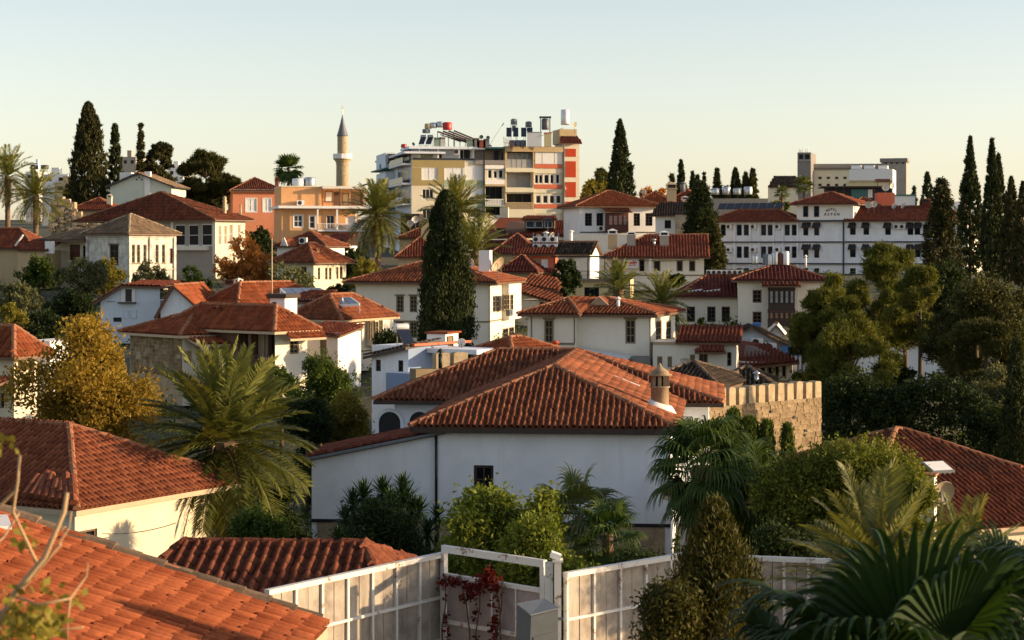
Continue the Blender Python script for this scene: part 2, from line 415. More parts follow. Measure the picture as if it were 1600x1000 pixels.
# ------------------------------------------------------------------ buildings
FRONT = ('F', 0.0); SIDE = ('S', 0.0)
class Bd:
    """a building measured from its near corner: front runs along local x, the visible side along local y"""
    def __init__(s, name, label, cat, pc, d, th, ey, by, pl=None, pr=None, W=None, D=None, mat='white', group=None):
        s.th = R(th); s.co = math.cos(s.th); s.si = math.sin(s.th); s.d = d; s.mat = mat
        s.cx, s.cy = (pc - 800) / F * d, d
        zb = min(CZ - (by - HY) / F * d, gz(s.cx, d) - .15)
        s.zb = zb; s.H = CZ - (ey - HY) / F * d - zb; s.sgn = 1 if th >= 0 else -1
        if th >= 0:
            s.x1 = 0.; s.x0 = -W if W else s.fx(pl); s.D = D or s.sy(pr)
        else:
            s.x0 = 0.; s.x1 = W if W else s.fx(pr); s.D = D or s.sy(pl)
        s.root = thing(name, label, cat, (s.cx, s.cy, zb), -s.th, group)
        s.holes = {'F': [], 'S': []}; s.Hw = s.H; s.extra = []
        s.world = Matrix.Translation((s.cx, s.cy, zb)) @ Matrix.Rotation(-s.th, 4, 'Z')
    def fx(s, px, yl=0.):
        k = (px - 800) / F; return (k * (s.cy + yl * s.co) - s.cx - yl * s.si) / (s.co + k * s.si)
    def sy(s, px, xl=0.):
        k = (px - 800) / F; return (k * (s.cy - xl * s.si) - s.cx - xl * s.co) / (s.si - k * s.co)
    def depth(s, x, y): return s.cy - x * s.si + y * s.co
    def zz(s, py, x, y): return CZ - (py - HY) / F * s.depth(x, y) - s.zb
    def pt(s, face, px, py):
        k, o = face
        if k == 'F': x = s.fx(px, o); return x, s.zz(py, x, o)
        y = s.sy(px, o); return y, s.zz(py, o, y)
    def p3(s, px, py, yl):            # local point at local depth yl
        x = s.fx(px, yl); return Vector((x, yl, s.zz(py, x, yl)))
    def rect(s, face, px0, py0, px1, py1):
        xm, ym = (px0 + px1) / 2, (py0 + py1) / 2
        a0 = s.pt(face, px0, ym)[0]; a1 = s.pt(face, px1, ym)[0]
        z0 = s.pt(face, xm, py1)[1]; z1 = s.pt(face, xm, py0)[1]
        return min(a0, a1), max(a0, a1), z0, z1
    def fbox(s, mb, face, a0, a1, z0, z1, n0, n1, m=0):
        k, o = face
        if k == 'F': mb.box(a0, o - n1, z0, a1, o - n0, z1, m)
        elif s.sgn > 0: mb.box(o + n0, a0, z0, o + n1, a1, z1, m)
        else: mb.box(o - n1, a0, z0, o - n0, a1, z1, m)
    def fp(s, face, a, z, n):
        k, o = face
        if k == 'F': return (a, o - n, z)
        return (o + n * s.sgn, a, z)
    def add(s, name, face, px0, py0, px1, py1, n0, n1, mat, parent=None):
        a0, a1, z0, z1 = s.rect(face, px0, py0, px1, py1)
        mb = MB(); s.fbox(mb, face, a0, a1, z0, z1, n0, n1); return mb.build(name, mat, parent or s.root)
    def block(s, name, x0, y0, z0, x1, y1, z1, mat, parent=None):
        mb = MB(); mb.box(x0, y0, z0, x1, y1, z1); return mb.build(name, mat, parent or s.root)
    def win(s, face, px0, py0, px1, py1, nx=2, ny=3, fm='wood', pm='glass', dep=.14, fw=.07, sill=None, hood=None, name='window', arch=False, hole=True, parent=None, trim=None):
        sill = fm if sill is True else sill; hood = fm if hood is True else hood
        a0, a1, z0, z1 = s.rect(face, px0, py0, px1, py1)
        k, o = face
        cut = hole and abs(o) < 1e-6
        if cut:
            lo, hi = (s.x0, s.x1) if k == 'F' else (0, s.D)
            if a0 < lo + .03 or a1 > hi - .03 or z0 < .02 or any(not (a1 <= h[0] or a0 >= h[1] or z1 <= h[2] or z0 >= h[3]) for h in s.holes[k]): cut = False
        if cut: s.holes[k].append((a0, a1, z0, z1, dep, arch)); nb = -dep
        else: nb = .004
        mb = MB()
        f0, f1 = nb + .004, nb + (.07 if cut else .06)
        if fw > 0:
            s.fbox(mb, face, a0, a0 + fw, z0, z1, f0, f1); s.fbox(mb, face, a1 - fw, a1, z0, z1, f0, f1)
            s.fbox(mb, face, a0 + fw, a1 - fw, z0, z0 + fw, f0, f1); s.fbox(mb, face, a0 + fw, a1 - fw, z1 - fw, z1, f0, f1)
            mw = max(.025, fw * .55)
            for i in range(1, nx):
                x = a0 + (a1 - a0) * i / nx; s.fbox(mb, face, x - mw/2, x + mw/2, z0 + fw, z1 - fw, f0, f1 - .012)
            for j in range(1, ny):
                z = z0 + (z1 - z0) * j / ny; s.fbox(mb, face, a0 + fw, a1 - fw, z - mw/2, z + mw/2, f0, f1 - .016)
        if trim:
            q = .09
            s.fbox(mb, face, a0 - q, a0, z0 - q, z1 + q, .002, .03, 1); s.fbox(mb, face, a1, a1 + q, z0 - q, z1 + q, .002, .03, 1)
            s.fbox(mb, face, a0, a1, z1, z1 + q, .002, .03, 1); s.fbox(mb, face, a0, a1, z0 - q, z0, .002, .03, 1)
        elif sill:
            s.fbox(mb, face, a0 - .06, a1 + .06, z0 - .08, z0 - .002, .002, .09, 1)
        if hood:
            s.fbox(mb, face, a0 - .08, a1 + .08, z1 + .004, z1 + .10, .002, .12, 1)
        if not mb.v: s.fbox(mb, face, a0, a1, z0, z0 + .03, f0, f1)
        wo = mb.build(name, [fm, trim or sill or hood or fm], parent or s.root)
        pb = MB(); s.fbox(pb, face, a0 + .002, a1 - .002, z0 + .002, z1 - .002, nb - .03, nb + .02); pb.build('pane', pm, wo)
        return wo
    def recess(s, face, px0, py0, px1, py1, dep=1.2, back='curtain', nx=1, parent=None, name='loggia'):
        return s.win(face, px0, py0, px1, py1, nx, 1, 'grey_metal', back, dep, .05 if nx > 1 else 0, name=name)
    def walls(s, hw=None, side_mat=None, gable=None, mats=None):
        H = hw or s.Hw; mb = MB()
        for k, lo, hi in (('F', s.x0, s.x1), ('S', 0., s.D)):
            face = (k, 0.)
            hs = s.holes[k]
            us = sorted({lo, hi, *[h[0] for h in hs], *[h[1] for h in hs]}); zs = sorted({0., H, *[min(h[2], H) for h in hs], *[min(h[3], H) for h in hs]})
            mi = 1 if (k == 'S' and side_mat) else 0
            for i in range(len(us) - 1):
                for j in range(len(zs) - 1):
                    um, zm = (us[i] + us[i+1]) / 2, (zs[j] + zs[j+1]) / 2
                    if any(h[0] < um < h[1] and h[2] < zm < h[3] for h in hs): continue
                    mb.poly([s.fp(face, us[i], zs[j], 0), s.fp(face, us[i+1], zs[j], 0), s.fp(face, us[i+1], zs[j+1], 0), s.fp(face, us[i], zs[j+1], 0)], mi)
            for a0, a1, z0, z1, dp, arch in hs:
                c = [(a0, z0), (a1, z0), (a1, z1), (a0, z1)]
                for i in range(4):
                    (p, q), (u, v) = c[i], c[(i+1) % 4]
                    mb.poly([s.fp(face, p, q, 0), s.fp(face, u, v, 0), s.fp(face, u, v, -dp), s.fp(face, p, q, -dp)], mi)
                if arch:
                    r = (a1 - a0) / 2; m = (a0 + a1) / 2
                    for sg in (-1, 1):
                        arc = [s.fp(face, m + sg * r * math.cos(x), z1 - r + r * math.sin(x), -.006) for x in [math.pi/2 * i / 6 for i in range(7)]]
                        mb.poly([s.fp(face, m + sg * r, z1, -.006)] + arc[::1], mi)
        ox = s.x0 if s.sgn > 0 else s.x1
        mb.poly([(ox, 0, 0), (ox, s.D, 0), (ox, s.D, H), (ox, 0, H)], 0)
        mb.poly([(s.x0, s.D, 0), (s.x1, s.D, 0), (s.x1, s.D, H), (s.x0, s.D, H)], 0)
        if not gable: mb.poly([(s.x0, 0, H), (s.x1, 0, H), (s.x1, s.D, H), (s.x0, s.D, H)], 0)
        if gable == 'y':
            xm = s.apex[0]
            for y in (0, s.D): mb.poly([(s.x0, y, H), (s.x1, y, H), (xm, y, s.apex[1])], 0)
        if gable == 'x':
            for x in (s.x0, s.x1): mb.poly([(x, 0, H), (x, s.D, H), (x, s.D/2, s.apex[1])], 0)
        s.wall = mb.build('wall', [mats or s.mat, side_mat or s.mat], s.root); return s.wall
    def hip(s, rpy=None, oh=.55, ax=None, mat='tile', h=None, near=0, x0=None, x1=None, y0=None, y1=None, z=None, capmat='ridge', tw=None, tl=None, under='wood', name='roof', ends=(1, 1), kk=None):
        X0 = (s.x0 if x0 is None else x0) - oh; X1 = (s.x1 if x1 is None else x1) + oh
        Y0 = (0 if y0 is None else y0) - oh; Y1 = (s.D if y1 is None else y1) + oh; z = s.H if z is None else z
        ax = ax or ('x' if X1 - X0 >= Y1 - Y0 else 'y')
        xm, ym = (X0 + X1) / 2, (Y0 + Y1) / 2
        if h is None: h = s.zz(rpy, xm, ym) - z
        A, B_, C_, D_ = Vector((X0, Y0, z)), Vector((X1, Y0, z)), Vector((X1, Y1, z)), Vector((X0, Y1, z))
        if ax == 'x':
            k = kk or min((Y1 - Y0) / 2, (X1 - X0) / 2 - .02)
            P, Q = Vector((X0 + k * ends[0], ym, z + h)), Vector((X1 - k * ends[1], ym, z + h))
            planes = [[A, B_, Q, P], [C_, D_, P, Q]] + ([[B_, C_, Q]] if ends[1] else []) + ([[D_, A, P]] if ends[0] else [])
            edges = [(P, Q)] + ([(B_, Q), (C_, Q)] if ends[1] else []) + ([(A, P), (D_, P)] if ends[0] else [])
        else:
            k = min((X1 - X0) / 2, (Y1 - Y0) / 2 - .02)
            P, Q = Vector((xm, Y0 + k * ends[0], z + h)), Vector((xm, Y1 - k * ends[1], z + h))
            planes = [[B_, C_, Q, P], [D_, A, P, Q]] + ([[A, B_, P]] if ends[0] else []) + ([[C_, D_, Q]] if ends[1] else [])
            edges = [(P, Q)] + ([(A, P), (B_, P)] if ends[0] else []) + ([(C_, Q), (D_, Q)] if ends[1] else [])
        pitch = h / max(k, .1)
        if z == s.H: s.Hw = s.H + max(0, oh * pitch - .16)
        s.roofmats(planes, edges, mat, near, capmat, tw, tl, under, name)
        # closed soffit
        return planes
    def roofmats(s, planes, edges, mat, near=0, capmat='ridge', tw=None, tl=None, under='wood', name='roof'):
        ro = slab(planes, mats=None).build(name, [mat, under], s.root)
        tile_planes(planes, ro, mat, s.d, near, tw, tl, s.world)
        if edges: ridge_caps(edges, ro, s.d, capmat, single=near > 0)
        s.roof = ro; return ro
    def gable(s, apx, apy, oh=.4, mat='tile', ax='y', h=None, near=0, under='wood'):
        """gable roof; ax y: ridge runs away from the front, apex seen at (apx, apy)"""
        X0, X1, Y0, Y1, z = s.x0 - oh, s.x1 + oh, -oh, s.D + oh, s.H
        if ax == 'y':
            x, za = s.pt(FRONT, apx, apy); s.apex = (x, za)
            sl = (za - z) / max(.1, min(x - s.x0, s.x1 - x)); zl = za - (za - z) / (x - s.x0) * (x - X0); zr = za - (za - z) / (s.x1 - x) * (X1 - x)
            up = .12
            planes = [[(X1, Y0, zr + up), (X1, Y1, zr + up), (x, Y1, za + up), (x, Y0, za + up)], [(X0, Y1, zl + up), (X0, Y0, zl + up), (x, Y0, za + up), (x, Y1, za + up)]]
            edges = [((x, Y0, za + up), (x, Y1, za + up))]
        else:
            ym = s.D / 2; za = s.zz(apy, (s.x0 + s.x1) / 2, ym) if h is None else z + h; s.apex = (0, za - .12)
            zl = za - (za - z) / ym * (ym + oh)
            planes = [[(X0, Y0, zl), (X1, Y0, zl), (X1, ym, za), (X0, ym, za)], [(X1, Y1, zl), (X0, Y1, zl), (X0, ym, za), (X1, ym, za)]]
            edges = [((X0, ym, za), (X1, ym, za))]
        s.roofmats(planes, edges, mat, near, under=under)
    def lean(s, pts, mat='tile', name='lean_to_roof', near=0, th=.12, under='wood'):
        ro = slab([pts], th).build(name, [mat, under], s.root); tile_planes([pts], ro, mat, s.d, near, None, None, s.world); return ro
    def band(s, face, py, th=.12, proud=.06, mat='wood', px=None, name='string_course'):
        k = face[0]; lo, hi = (s.x0, s.x1) if k == 'F' else (0., s.D)
        z = s.zz(py, (lo + hi)/2 if k == 'F' else face[1], face[1] if k == 'F' else 0)
        if px: lo, hi = sorted((s.pt(face, px[0], py)[0], s.pt(face, px[1], py)[0]))
        mb = MB(); s.fbox(mb, face, lo, hi, z - th/2, z + th/2, .003, proud); return mb.build(name, mat, s.root)
    def post(s, x, y, z0, z1, w, mat, name='corner_post'):
        mb = MB(); mb.box(x - w/2, y - w/2, z0, x + w/2, y + w/2, z1); return mb.build(name, mat, s.root)
    def chimney(s, px0, py0, px1, py1, yl, mat='ivory', capmat='white_paint', dep=None, parent=None):
        """brick chimney with a small roofed cap; pixel box at local depth yl"""
        a, b = s.p3(px0, py1, yl), s.p3(px1, py0, yl); dep = dep or (b.x - a.x)
        h = b.z - a.z; mb = MB(); body = a.z + h * .62
        mb.box(a.x, yl, a.z - .5, b.x, yl + dep, body)
        c = mb.build('chimney', mat, parent or s.root)
        m2 = MB(); e = (b.x - a.x) * .12
        m2.box(a.x - e, yl - e, body + .002, b.x + e, yl + dep + e, body + h * .07)
        for (x, y) in ((a.x, yl), (b.x - .12, yl), (a.x, yl + dep - .12), (b.x - .12, yl + dep - .12)):
            m2.box(x, y, body + h * .072, x + .12, y + .12, body + h * .24)
        zt = body + h * .242; xm, ym = (a.x + b.x) / 2, yl + dep / 2
        pts = [(a.x - e, yl - e, zt), (b.x + e, yl - e, zt), (b.x + e, yl + dep + e, zt), (a.x - e, yl + dep + e, zt)]
        for i in range(4): m2.poly([pts[i], pts[(i+1) % 4], (xm, ym, b.z)])
        m2.poly(pts[::-1]); m2.build('chimney_cap', capmat, c)
        k = MB(); k.box(a.x + .13, yl + .13, body + h * .07, b.x - .13, yl + dep - .13, body + h * .238); k.build('flue', 'black', c)
        return c
# ------------------------------------------------------------------ plants
def leaves(C, per, spread, L, wd, g, dirs=None, dirw=0., flat=0.):
    n = len(C) * per
    P = np.repeat(C, per, 0) + g.normal(0, 1, (n, 3)) * np.repeat(np.broadcast_to(np.asarray(spread, float).reshape(-1, 1) if np.ndim(spread) else spread, (len(C), 1)), per, 0) * .6
    a = g.normal(0, 1, (n, 3))
    if dirs is not None: a = a + np.repeat(dirs, per, 0) * dirw
    a /= np.linalg.norm(a, axis=1, keepdims=True) + 1e-9
    b = np.cross(a, g.normal(0, 1, (n, 3)) + np.array((0, 0, flat))); b /= np.linalg.norm(b, axis=1, keepdims=True) + 1e-9
    s = g.uniform(.65, 1.25, (n, 1)); a = a * L * s * .5; b = b * wd * s * .5
    V = np.stack([P - a, P + b - a * .1, P + a, P - b - a * .1], 1).reshape(-1, 3)
    return V, np.arange(n * 4).reshape(-1, 4)

def lump(dirs, g, k=5):
    out = np.zeros(len(dirs))
    for _ in range(k):
        v = g.normal(0, 1, 3); out += np.sin(dirs @ v * g.uniform(1.5, 3.5) + g.uniform(0, 6.3))
    return out / k

def trunk_mesh(h, r, tips, g, mat='bark', lean=0.):
    mb = MB()
    pts = [(lean * t * t, 0, h * t) for t in (-.04, .25, .5, .75, 1)]
    mb.tube(pts, [r * 1.25, r, r * .85, r * .62, r * .2], 8)
    for p in tips:
        p = np.array(p); z0 = max(h * .25, min(h * .9, p[2] - np.hypot(p[0], p[1]) * .7)); t = z0 / h
        s = np.array((lean * t * t, 0, z0)); m = (s + p) / 2 + np.array((0, 0, -.04 * h)) + g.normal(0, .03 * h, 3)
        rr = r * (1 - t) * .55 + r * .08
        mb.tube([s, m, p], [rr, rr * .7, rr * .2], 5)
    return mb.mesh('trunk', mat)

TREES = []
def tree(kind, name, label, px, yt, wpx, d, mat, seed=1, yb=None, group=None, cat='tree', dens=1., lp=6., cb=None, lean=0., bark='bark', asp=.42, cover=1.0, shape=1., K=None):
    g = np.random.default_rng(seed * 17 + 3)
    x = (px - 800) / F * d; zt = CZ - (yt - HY) / F * d
    zb = gz(x, d)
    if yb is not None:
        z1 = CZ - (yb - HY) / F * d
        if z1 <= zb or kind in ('cypress', 'conifer'): zb = min(zb, z1)
        else:
            c0 = cb if cb is not None else (0. if kind == 'shrub' else .35); cb = (z1 - zb + c0 * (zt - z1)) / (zt - zb)
    h = max(.5, zt - zb); W = wpx / F * d
    root = thing(name, label, cat, (x, d, zb), g.uniform(0, 6.28), group)
    L = max(.07, lp * d / F); wd = L * asp
    hp = h / d * F
    n = int(min(60000, max(500, wpx * min(hp, wpx * 3.2 if kind in ('broad', 'shrub', 'pine') else 1e9) * .95 * dens)))
    tips = []
    if kind == 'cypress':
        n = int(n * 1.7); k = max(60, n // 14); t = g.uniform(0, 1, k) ** .85; th = g.uniform(0, 6.2832, k)
        prof = np.minimum(1, ((1 - t) * 1.75) ** (.72 * shape)) * np.minimum(1, (t + .10) * 5)
        ph = g.uniform(0, 6.28, 6)
        wob = 1 + cover * (.10 * np.sin(3 * th + 9 * t + ph[0]) + .07 * np.sin(5 * th - 17 * t + ph[1])) + .04 * np.sin(31 * t + ph[2]) + g.normal(0, .04, k)
        rr = W / 2 * prof * wob * np.where(g.uniform(0, 1, k) < .25, g.uniform(.3, .9, k), np.where(g.uniform(0, 1, k) < .10, g.uniform(1.04, 1.22, k), 1))
        C = np.stack([rr * np.cos(th), rr * np.sin(th), h * (.03 + .96 * t)], 1)
        dirs = np.stack([np.cos(th) * .35, np.sin(th) * .35, np.ones(k)], 1)
        V, Q = leaves(C, 14, np.maximum(.1, W * .075 * np.maximum(.35, prof)), L * 1.25, wd * .8, g, dirs, 2.2)
        tr = trunk_mesh(h * .9, W * .07, [], g, bark)
    elif kind == 'conifer':
        k = max(80, n // 12); t = g.uniform(0, 1, k) ** 1.1
        wh = np.round(t * 13) / 13; t = wh + g.normal(0, .014, k)
        ph = g.uniform(0, 6.28, 14); nb = 6; bi = g.integers(0, nb, k); th = bi * 6.2832 / nb + ph[np.clip((wh * 13).astype(int), 0, 13)] + g.normal(0, .16, k)
        lenb = np.random.default_rng(seed).uniform(.55, 1.15, (14, nb))[np.clip((wh * 13).astype(int), 0, 13), bi]
        q = g.uniform(.12, 1, k) ** .6
        rr = W / 2 * (1 - np.clip(t, 0, 1)) ** (.8 * shape) * lenb * q + .02 * W
        C = np.stack([rr * np.cos(th), rr * np.sin(th), h * (.1 + .89 * np.clip(t, 0, 1.0)) - rr * .25], 1)
        dirs = np.stack([np.cos(th), np.sin(th), -.25 * np.ones(k)], 1)
        V, Q = leaves(C, 12, W * .055, L * 1.2, wd * .8, g, dirs, 1.2)
        tr = trunk_mesh(h * .97, W * .045, [C[i] for i in g.integers(0, k, 10)], g, bark)
    else:
        cb = cb if cb is not None else (.35 if kind != 'shrub' else 0.0)
        cz, rz = h * (cb + 1) / 2, h * (1 - cb) / 2
        per = 26 if kind != 'pine' else 34
        k = max(24, int(n / per))
        dr = g.normal(0, 1, (k, 3)); dr[:, 2] = dr[:, 2] * .9 + .12; dr /= np.linalg.norm(dr, axis=1, keepdims=True)
        lm = lump(dr, g)
        rad = g.uniform(.25, 1, k) ** .38 * (1 + .42 * lm)
        piny = kind == 'pine'; Kp = K
        asp_ = 2 * rz / W
        K = max(9, int(W * 2 * rz / (2.2 if piny else 3.2)) + (14 if piny else 8)); K = min(K, 60); K = Kp or K; smallr = .78 if piny else 1.
        kd = g.normal(0, 1, (K, 3)); kd /= np.linalg.norm(kd, axis=1, keepdims=True)
        cr = smallr * g.uniform(.09, .20, K) * W * (1.0 if piny else 1.25) * np.clip((14 / K) ** .25, .75, 1.25)
        kr = g.uniform(.15, 1, K) ** .45
        prof = lambda z: np.clip(1.12 - .55 * np.clip(z, -.2, 1) ** 2 if not piny else 1.05 - .5 * np.clip(z, -.5, 1), .3, 1.1)
        kc = kd * kr[:, None] * np.array((W * .5, W * .5, rz * .92)); kc[:, :2] *= (prof(kd[:, 2]) * np.clip(1 - cr / W * 1.6, .4, 1))[:, None]; kc[:, 2] = kc[:, 2] * .93 + cz
        own = g.choice(K, k, p=cr ** 2 / (cr ** 2).sum())
        q = g.uniform(.3, 1, k) ** .4; out = g.uniform(0, 1, k) < (.22 if piny else .14); q = np.where(out, q * g.uniform(1.1, 1.6, k), q)
        C = kc[own] + dr * (cr[own] * q)[:, None] * np.array((1, 1, .62 if piny else .85)); C[:, 2] = np.maximum(C[:, 2], .04 * h)
        tips = [kc[i] for i in range(min(K, 14))]
        if piny: V, Q = leaves(C, per, W * .02 + .10, L * 1.75, wd * .6, g, dr + np.array((0, 0, .5)), 1.1)
        else: V, Q = leaves(C, per, (.10 + W * .03) * cover, L, wd, g, dr + np.array((0, 0, .2)), .5, .6)
        V[:, 2] = np.maximum(V[:, 2], .02)
        tr = trunk_mesh(h * (.8 if kind != 'shrub' else .6), max(.05, W * (.035 if kind != 'shrub' else .02)), tips, g, bark, lean)
    link('trunk', tr, root); link('crown', bulk('crown', V, Q, mat), root)
    return root

def frond_mesh(L, droop, g, mat, nl=34, wl=.16, vee=.5, rag=0.):
    """feather frond along +x from the origin, arching down"""
    V, Q = [], []
    ts = np.linspace(0, 1, 12)
    def pos(t): return np.array((L * (t - .10 * droop * t ** 3), 0, L * (.10 * t - .42 * droop * t ** 2.1)))
    def quad(a, b, c, d): n = len(V); V.extend([a, b, c, d]); Q.append((n, n+1, n+2, n+3))
    wr = L * .012
    for i in range(11):
        a, b = pos(ts[i]), pos(ts[i+1]); w0, w1 = wr * (1 - ts[i] * .8), wr * (1 - ts[i+1] * .8); y = np.array((0, 1., 0))
        quad(a - y * w0, a + y * w0, b + y * w1, b - y * w1)
    for i in range(nl):
        t = .10 + .90 * (i + g.uniform(-.2, .2)) / nl; p = pos(min(t, 1)); tg = pos(min(t, 1)) - pos(max(0, t - .03)); tg /= np.linalg.norm(tg)
        up = np.cross(tg, (0, 1., 0)); up = up if up[2] > 0 else -up
        ll = L * wl * (.55 + .9 * math.sin(math.pi * min(1, t * .88 + .08))) * g.uniform(.85, 1.1)
        for sd in (-1, 1):
            if rag and g.uniform() < rag: continue
            dv = tg * .75 + np.array((0, sd, 0)) * .8 + up * vee * g.uniform(.5, 1.1); dv /= np.linalg.norm(dv)
            e = p + dv * ll + np.array((0, 0, -ll * .18 * g.uniform(0.2, 1.5))); m = p + dv * ll * .45
            sw = (tg * .8 + up * .3) * L * (.014 if nl > 30 else .024)
            quad(p - sw * .3, m - sw, e, m + sw)
    return bulk('frond', np.array(V), np.array(Q), mat)

def palm_place(o, az, el, roll=0.):
    o.matrix_basis = Matrix.Translation(o.location) @ Matrix.Rotation(az, 4, 'Z') @ Matrix.Rotation(-el, 4, 'Y') @ Matrix.Rotation(roll, 4, 'X')

def date_palm(name, label, px, py, d, rpx, nf=44, mat='frond', seed=1, skirt=0, group=None, ybase=None, vee=.5, top=82, low=-38, tr=.28, dates=False, nl=34, lean=0.):
    g = np.random.default_rng(seed); x = (px - 800) / F * d; zc = CZ - (py - HY) / F * d; zb = gz(x, d) if ybase is None else CZ - (ybase - HY) / F * d
    zb = min(zb, zc - .5)
    root = thing(name, label, 'palm tree', (x, d, zb), 0, group); h = zc - zb; L = rpx / F * d
    mb = MB(); n = max(4, int(h / .3)); pts = [(lean * (i/n)**2, 0, h * i / n - (.3 if i == 0 else 0)) for i in range(n + 1)]
    mb.tube(pts, [tr * (1.0 + .10 * (i % 2) + (.25 if i > n - 3 else 0)) for i in range(n + 1)], 10, smooth=False)
    mb.build('trunk', 'bark_palm', root)
    ms = [frond_mesh(L * g.uniform(.9, 1.1), dr, g, mat, nl, vee=vee) for dr in (.35, .6, .85, 1.1)]
    dry = frond_mesh(L * .8, 1.2, g, 'frond_dry', nl // 2, rag=.3) if skirt else None
    for i in range(nf):
        u = (i + .5) / nf; el = top + (low - top) * u ** .85; az = i * 2.39996 + g.normal(0, .15)
        o = link('frond', ms[min(3, int(u * 3 + g.uniform(0, 1.2)))], root); o.location = (lean, 0, h + .1 - .35 * u)
        palm_place(o, az, R(el + g.normal(0, 5)), g.normal(0, .25)); o.scale = (1,) * 3
    for i in range(skirt):
        o = link('dry_frond', dry, root); o.location = (lean, 0, h - .3 - .2 * g.uniform()); palm_place(o, i * 2.39996, R(g.uniform(-75, -40)), 0)
    if dates:
        for i in range(5):
            m2 = MB(); az = i * 1.26 + .4; p = Vector((lean, 0, h)); q = p + Vector((math.cos(az) * .5, math.sin(az) * .5, -.1)); m2.tube([p, q, q + Vector((math.cos(az)*.15, math.sin(az)*.15, -.5))], .025, 5)
            for k in range(22):
                s = q + Vector((math.cos(az)*.15, math.sin(az)*.15, -.5)) + Vector(g.normal(0, .09, 3)) + Vector((0, 0, -.15)); m2.lathe([(.001, -.05), (.04, 0), (.001, .05)], s, 5)
            m2.build('date_cluster', 'twig', root)
    return root

def fan_mesh(r, g, mat, pet, segs=30, span=270, droop=.5, split=.5, cup=.25, curl=0.):
    """fan leaf: stalk along +x, pleated blade with free drooping tips"""
    V, Q = [], []
    def quad(*p): n = len(V); V.extend(p); Q.append((n, n+1, n+2, n+3))
    for i in range(4):
        a, b = pet * i / 4, pet * (i + 1) / 4; w = .02 * r + .006
        quad((a, -w, 0), (a, w, 0), (b, w, 0), (b, -w, 0))
    c = np.array((pet, 0, 0.))
    def pt(ang, rad, pl=0., dz=0.):
        return c + np.array((math.cos(ang) * rad, math.sin(ang) * rad, cup * rad * (abs(math.sin(ang * .5)) * .9) + pl + dz))
    a0 = -R(span) / 2; st = R(span) / segs
    for k in range(segs):
        al, am, ar = a0 + k * st, a0 + (k + .5) * st, a0 + (k + 1) * st
        lr = r * (.72 + .28 * math.cos(am * .5)) * g.uniform(.93, 1.05); r1 = lr * split; pl = r1 * st * .28
        for rA, rB in ((r * .03, r1 * .55), (r1 * .55, r1)):
            f = lambda q: pl * q / r1
            quad(pt(al, rA, 0), pt(am, rA, f(rA)), pt(am, rB, f(rB)), pt(al, rB, 0)); quad(pt(am, rA, f(rA)), pt(ar, rA, 0), pt(ar, rB, 0), pt(am, rB, f(rB)))
        dd = droop * g.uniform(.5, 1.3); r2 = r1 + (lr - r1) * .5; r3 = lr - (lr - r1) * .25 * min(1, dd)
        z2 = -(lr - r1) * .25 * dd; z3 = -(lr - r1) * .85 * dd - curl * lr * .2
        hw = st * .42 * r1 / r2; hw3 = st * .06
        tw = g.normal(0, .02)
        quad(pt(al, r1), pt(am, r1, pl), pt(am + tw, r2, pl * .7, z2), pt(am - hw + tw, r2, 0, z2)); quad(pt(am, r1, pl), pt(ar, r1), pt(am + hw + tw, r2, 0, z2), pt(am + tw, r2, pl * .7, z2))
        quad(pt(am - hw + tw, r2, 0, z2), pt(am + hw + tw, r2, 0, z2), pt(am + hw3 + tw * 2, r3, 0, z3), pt(am - hw3 + tw * 2, r3, 0, z3))
    return bulk('fan_leaf', np.array(V), np.array(Q), mat)

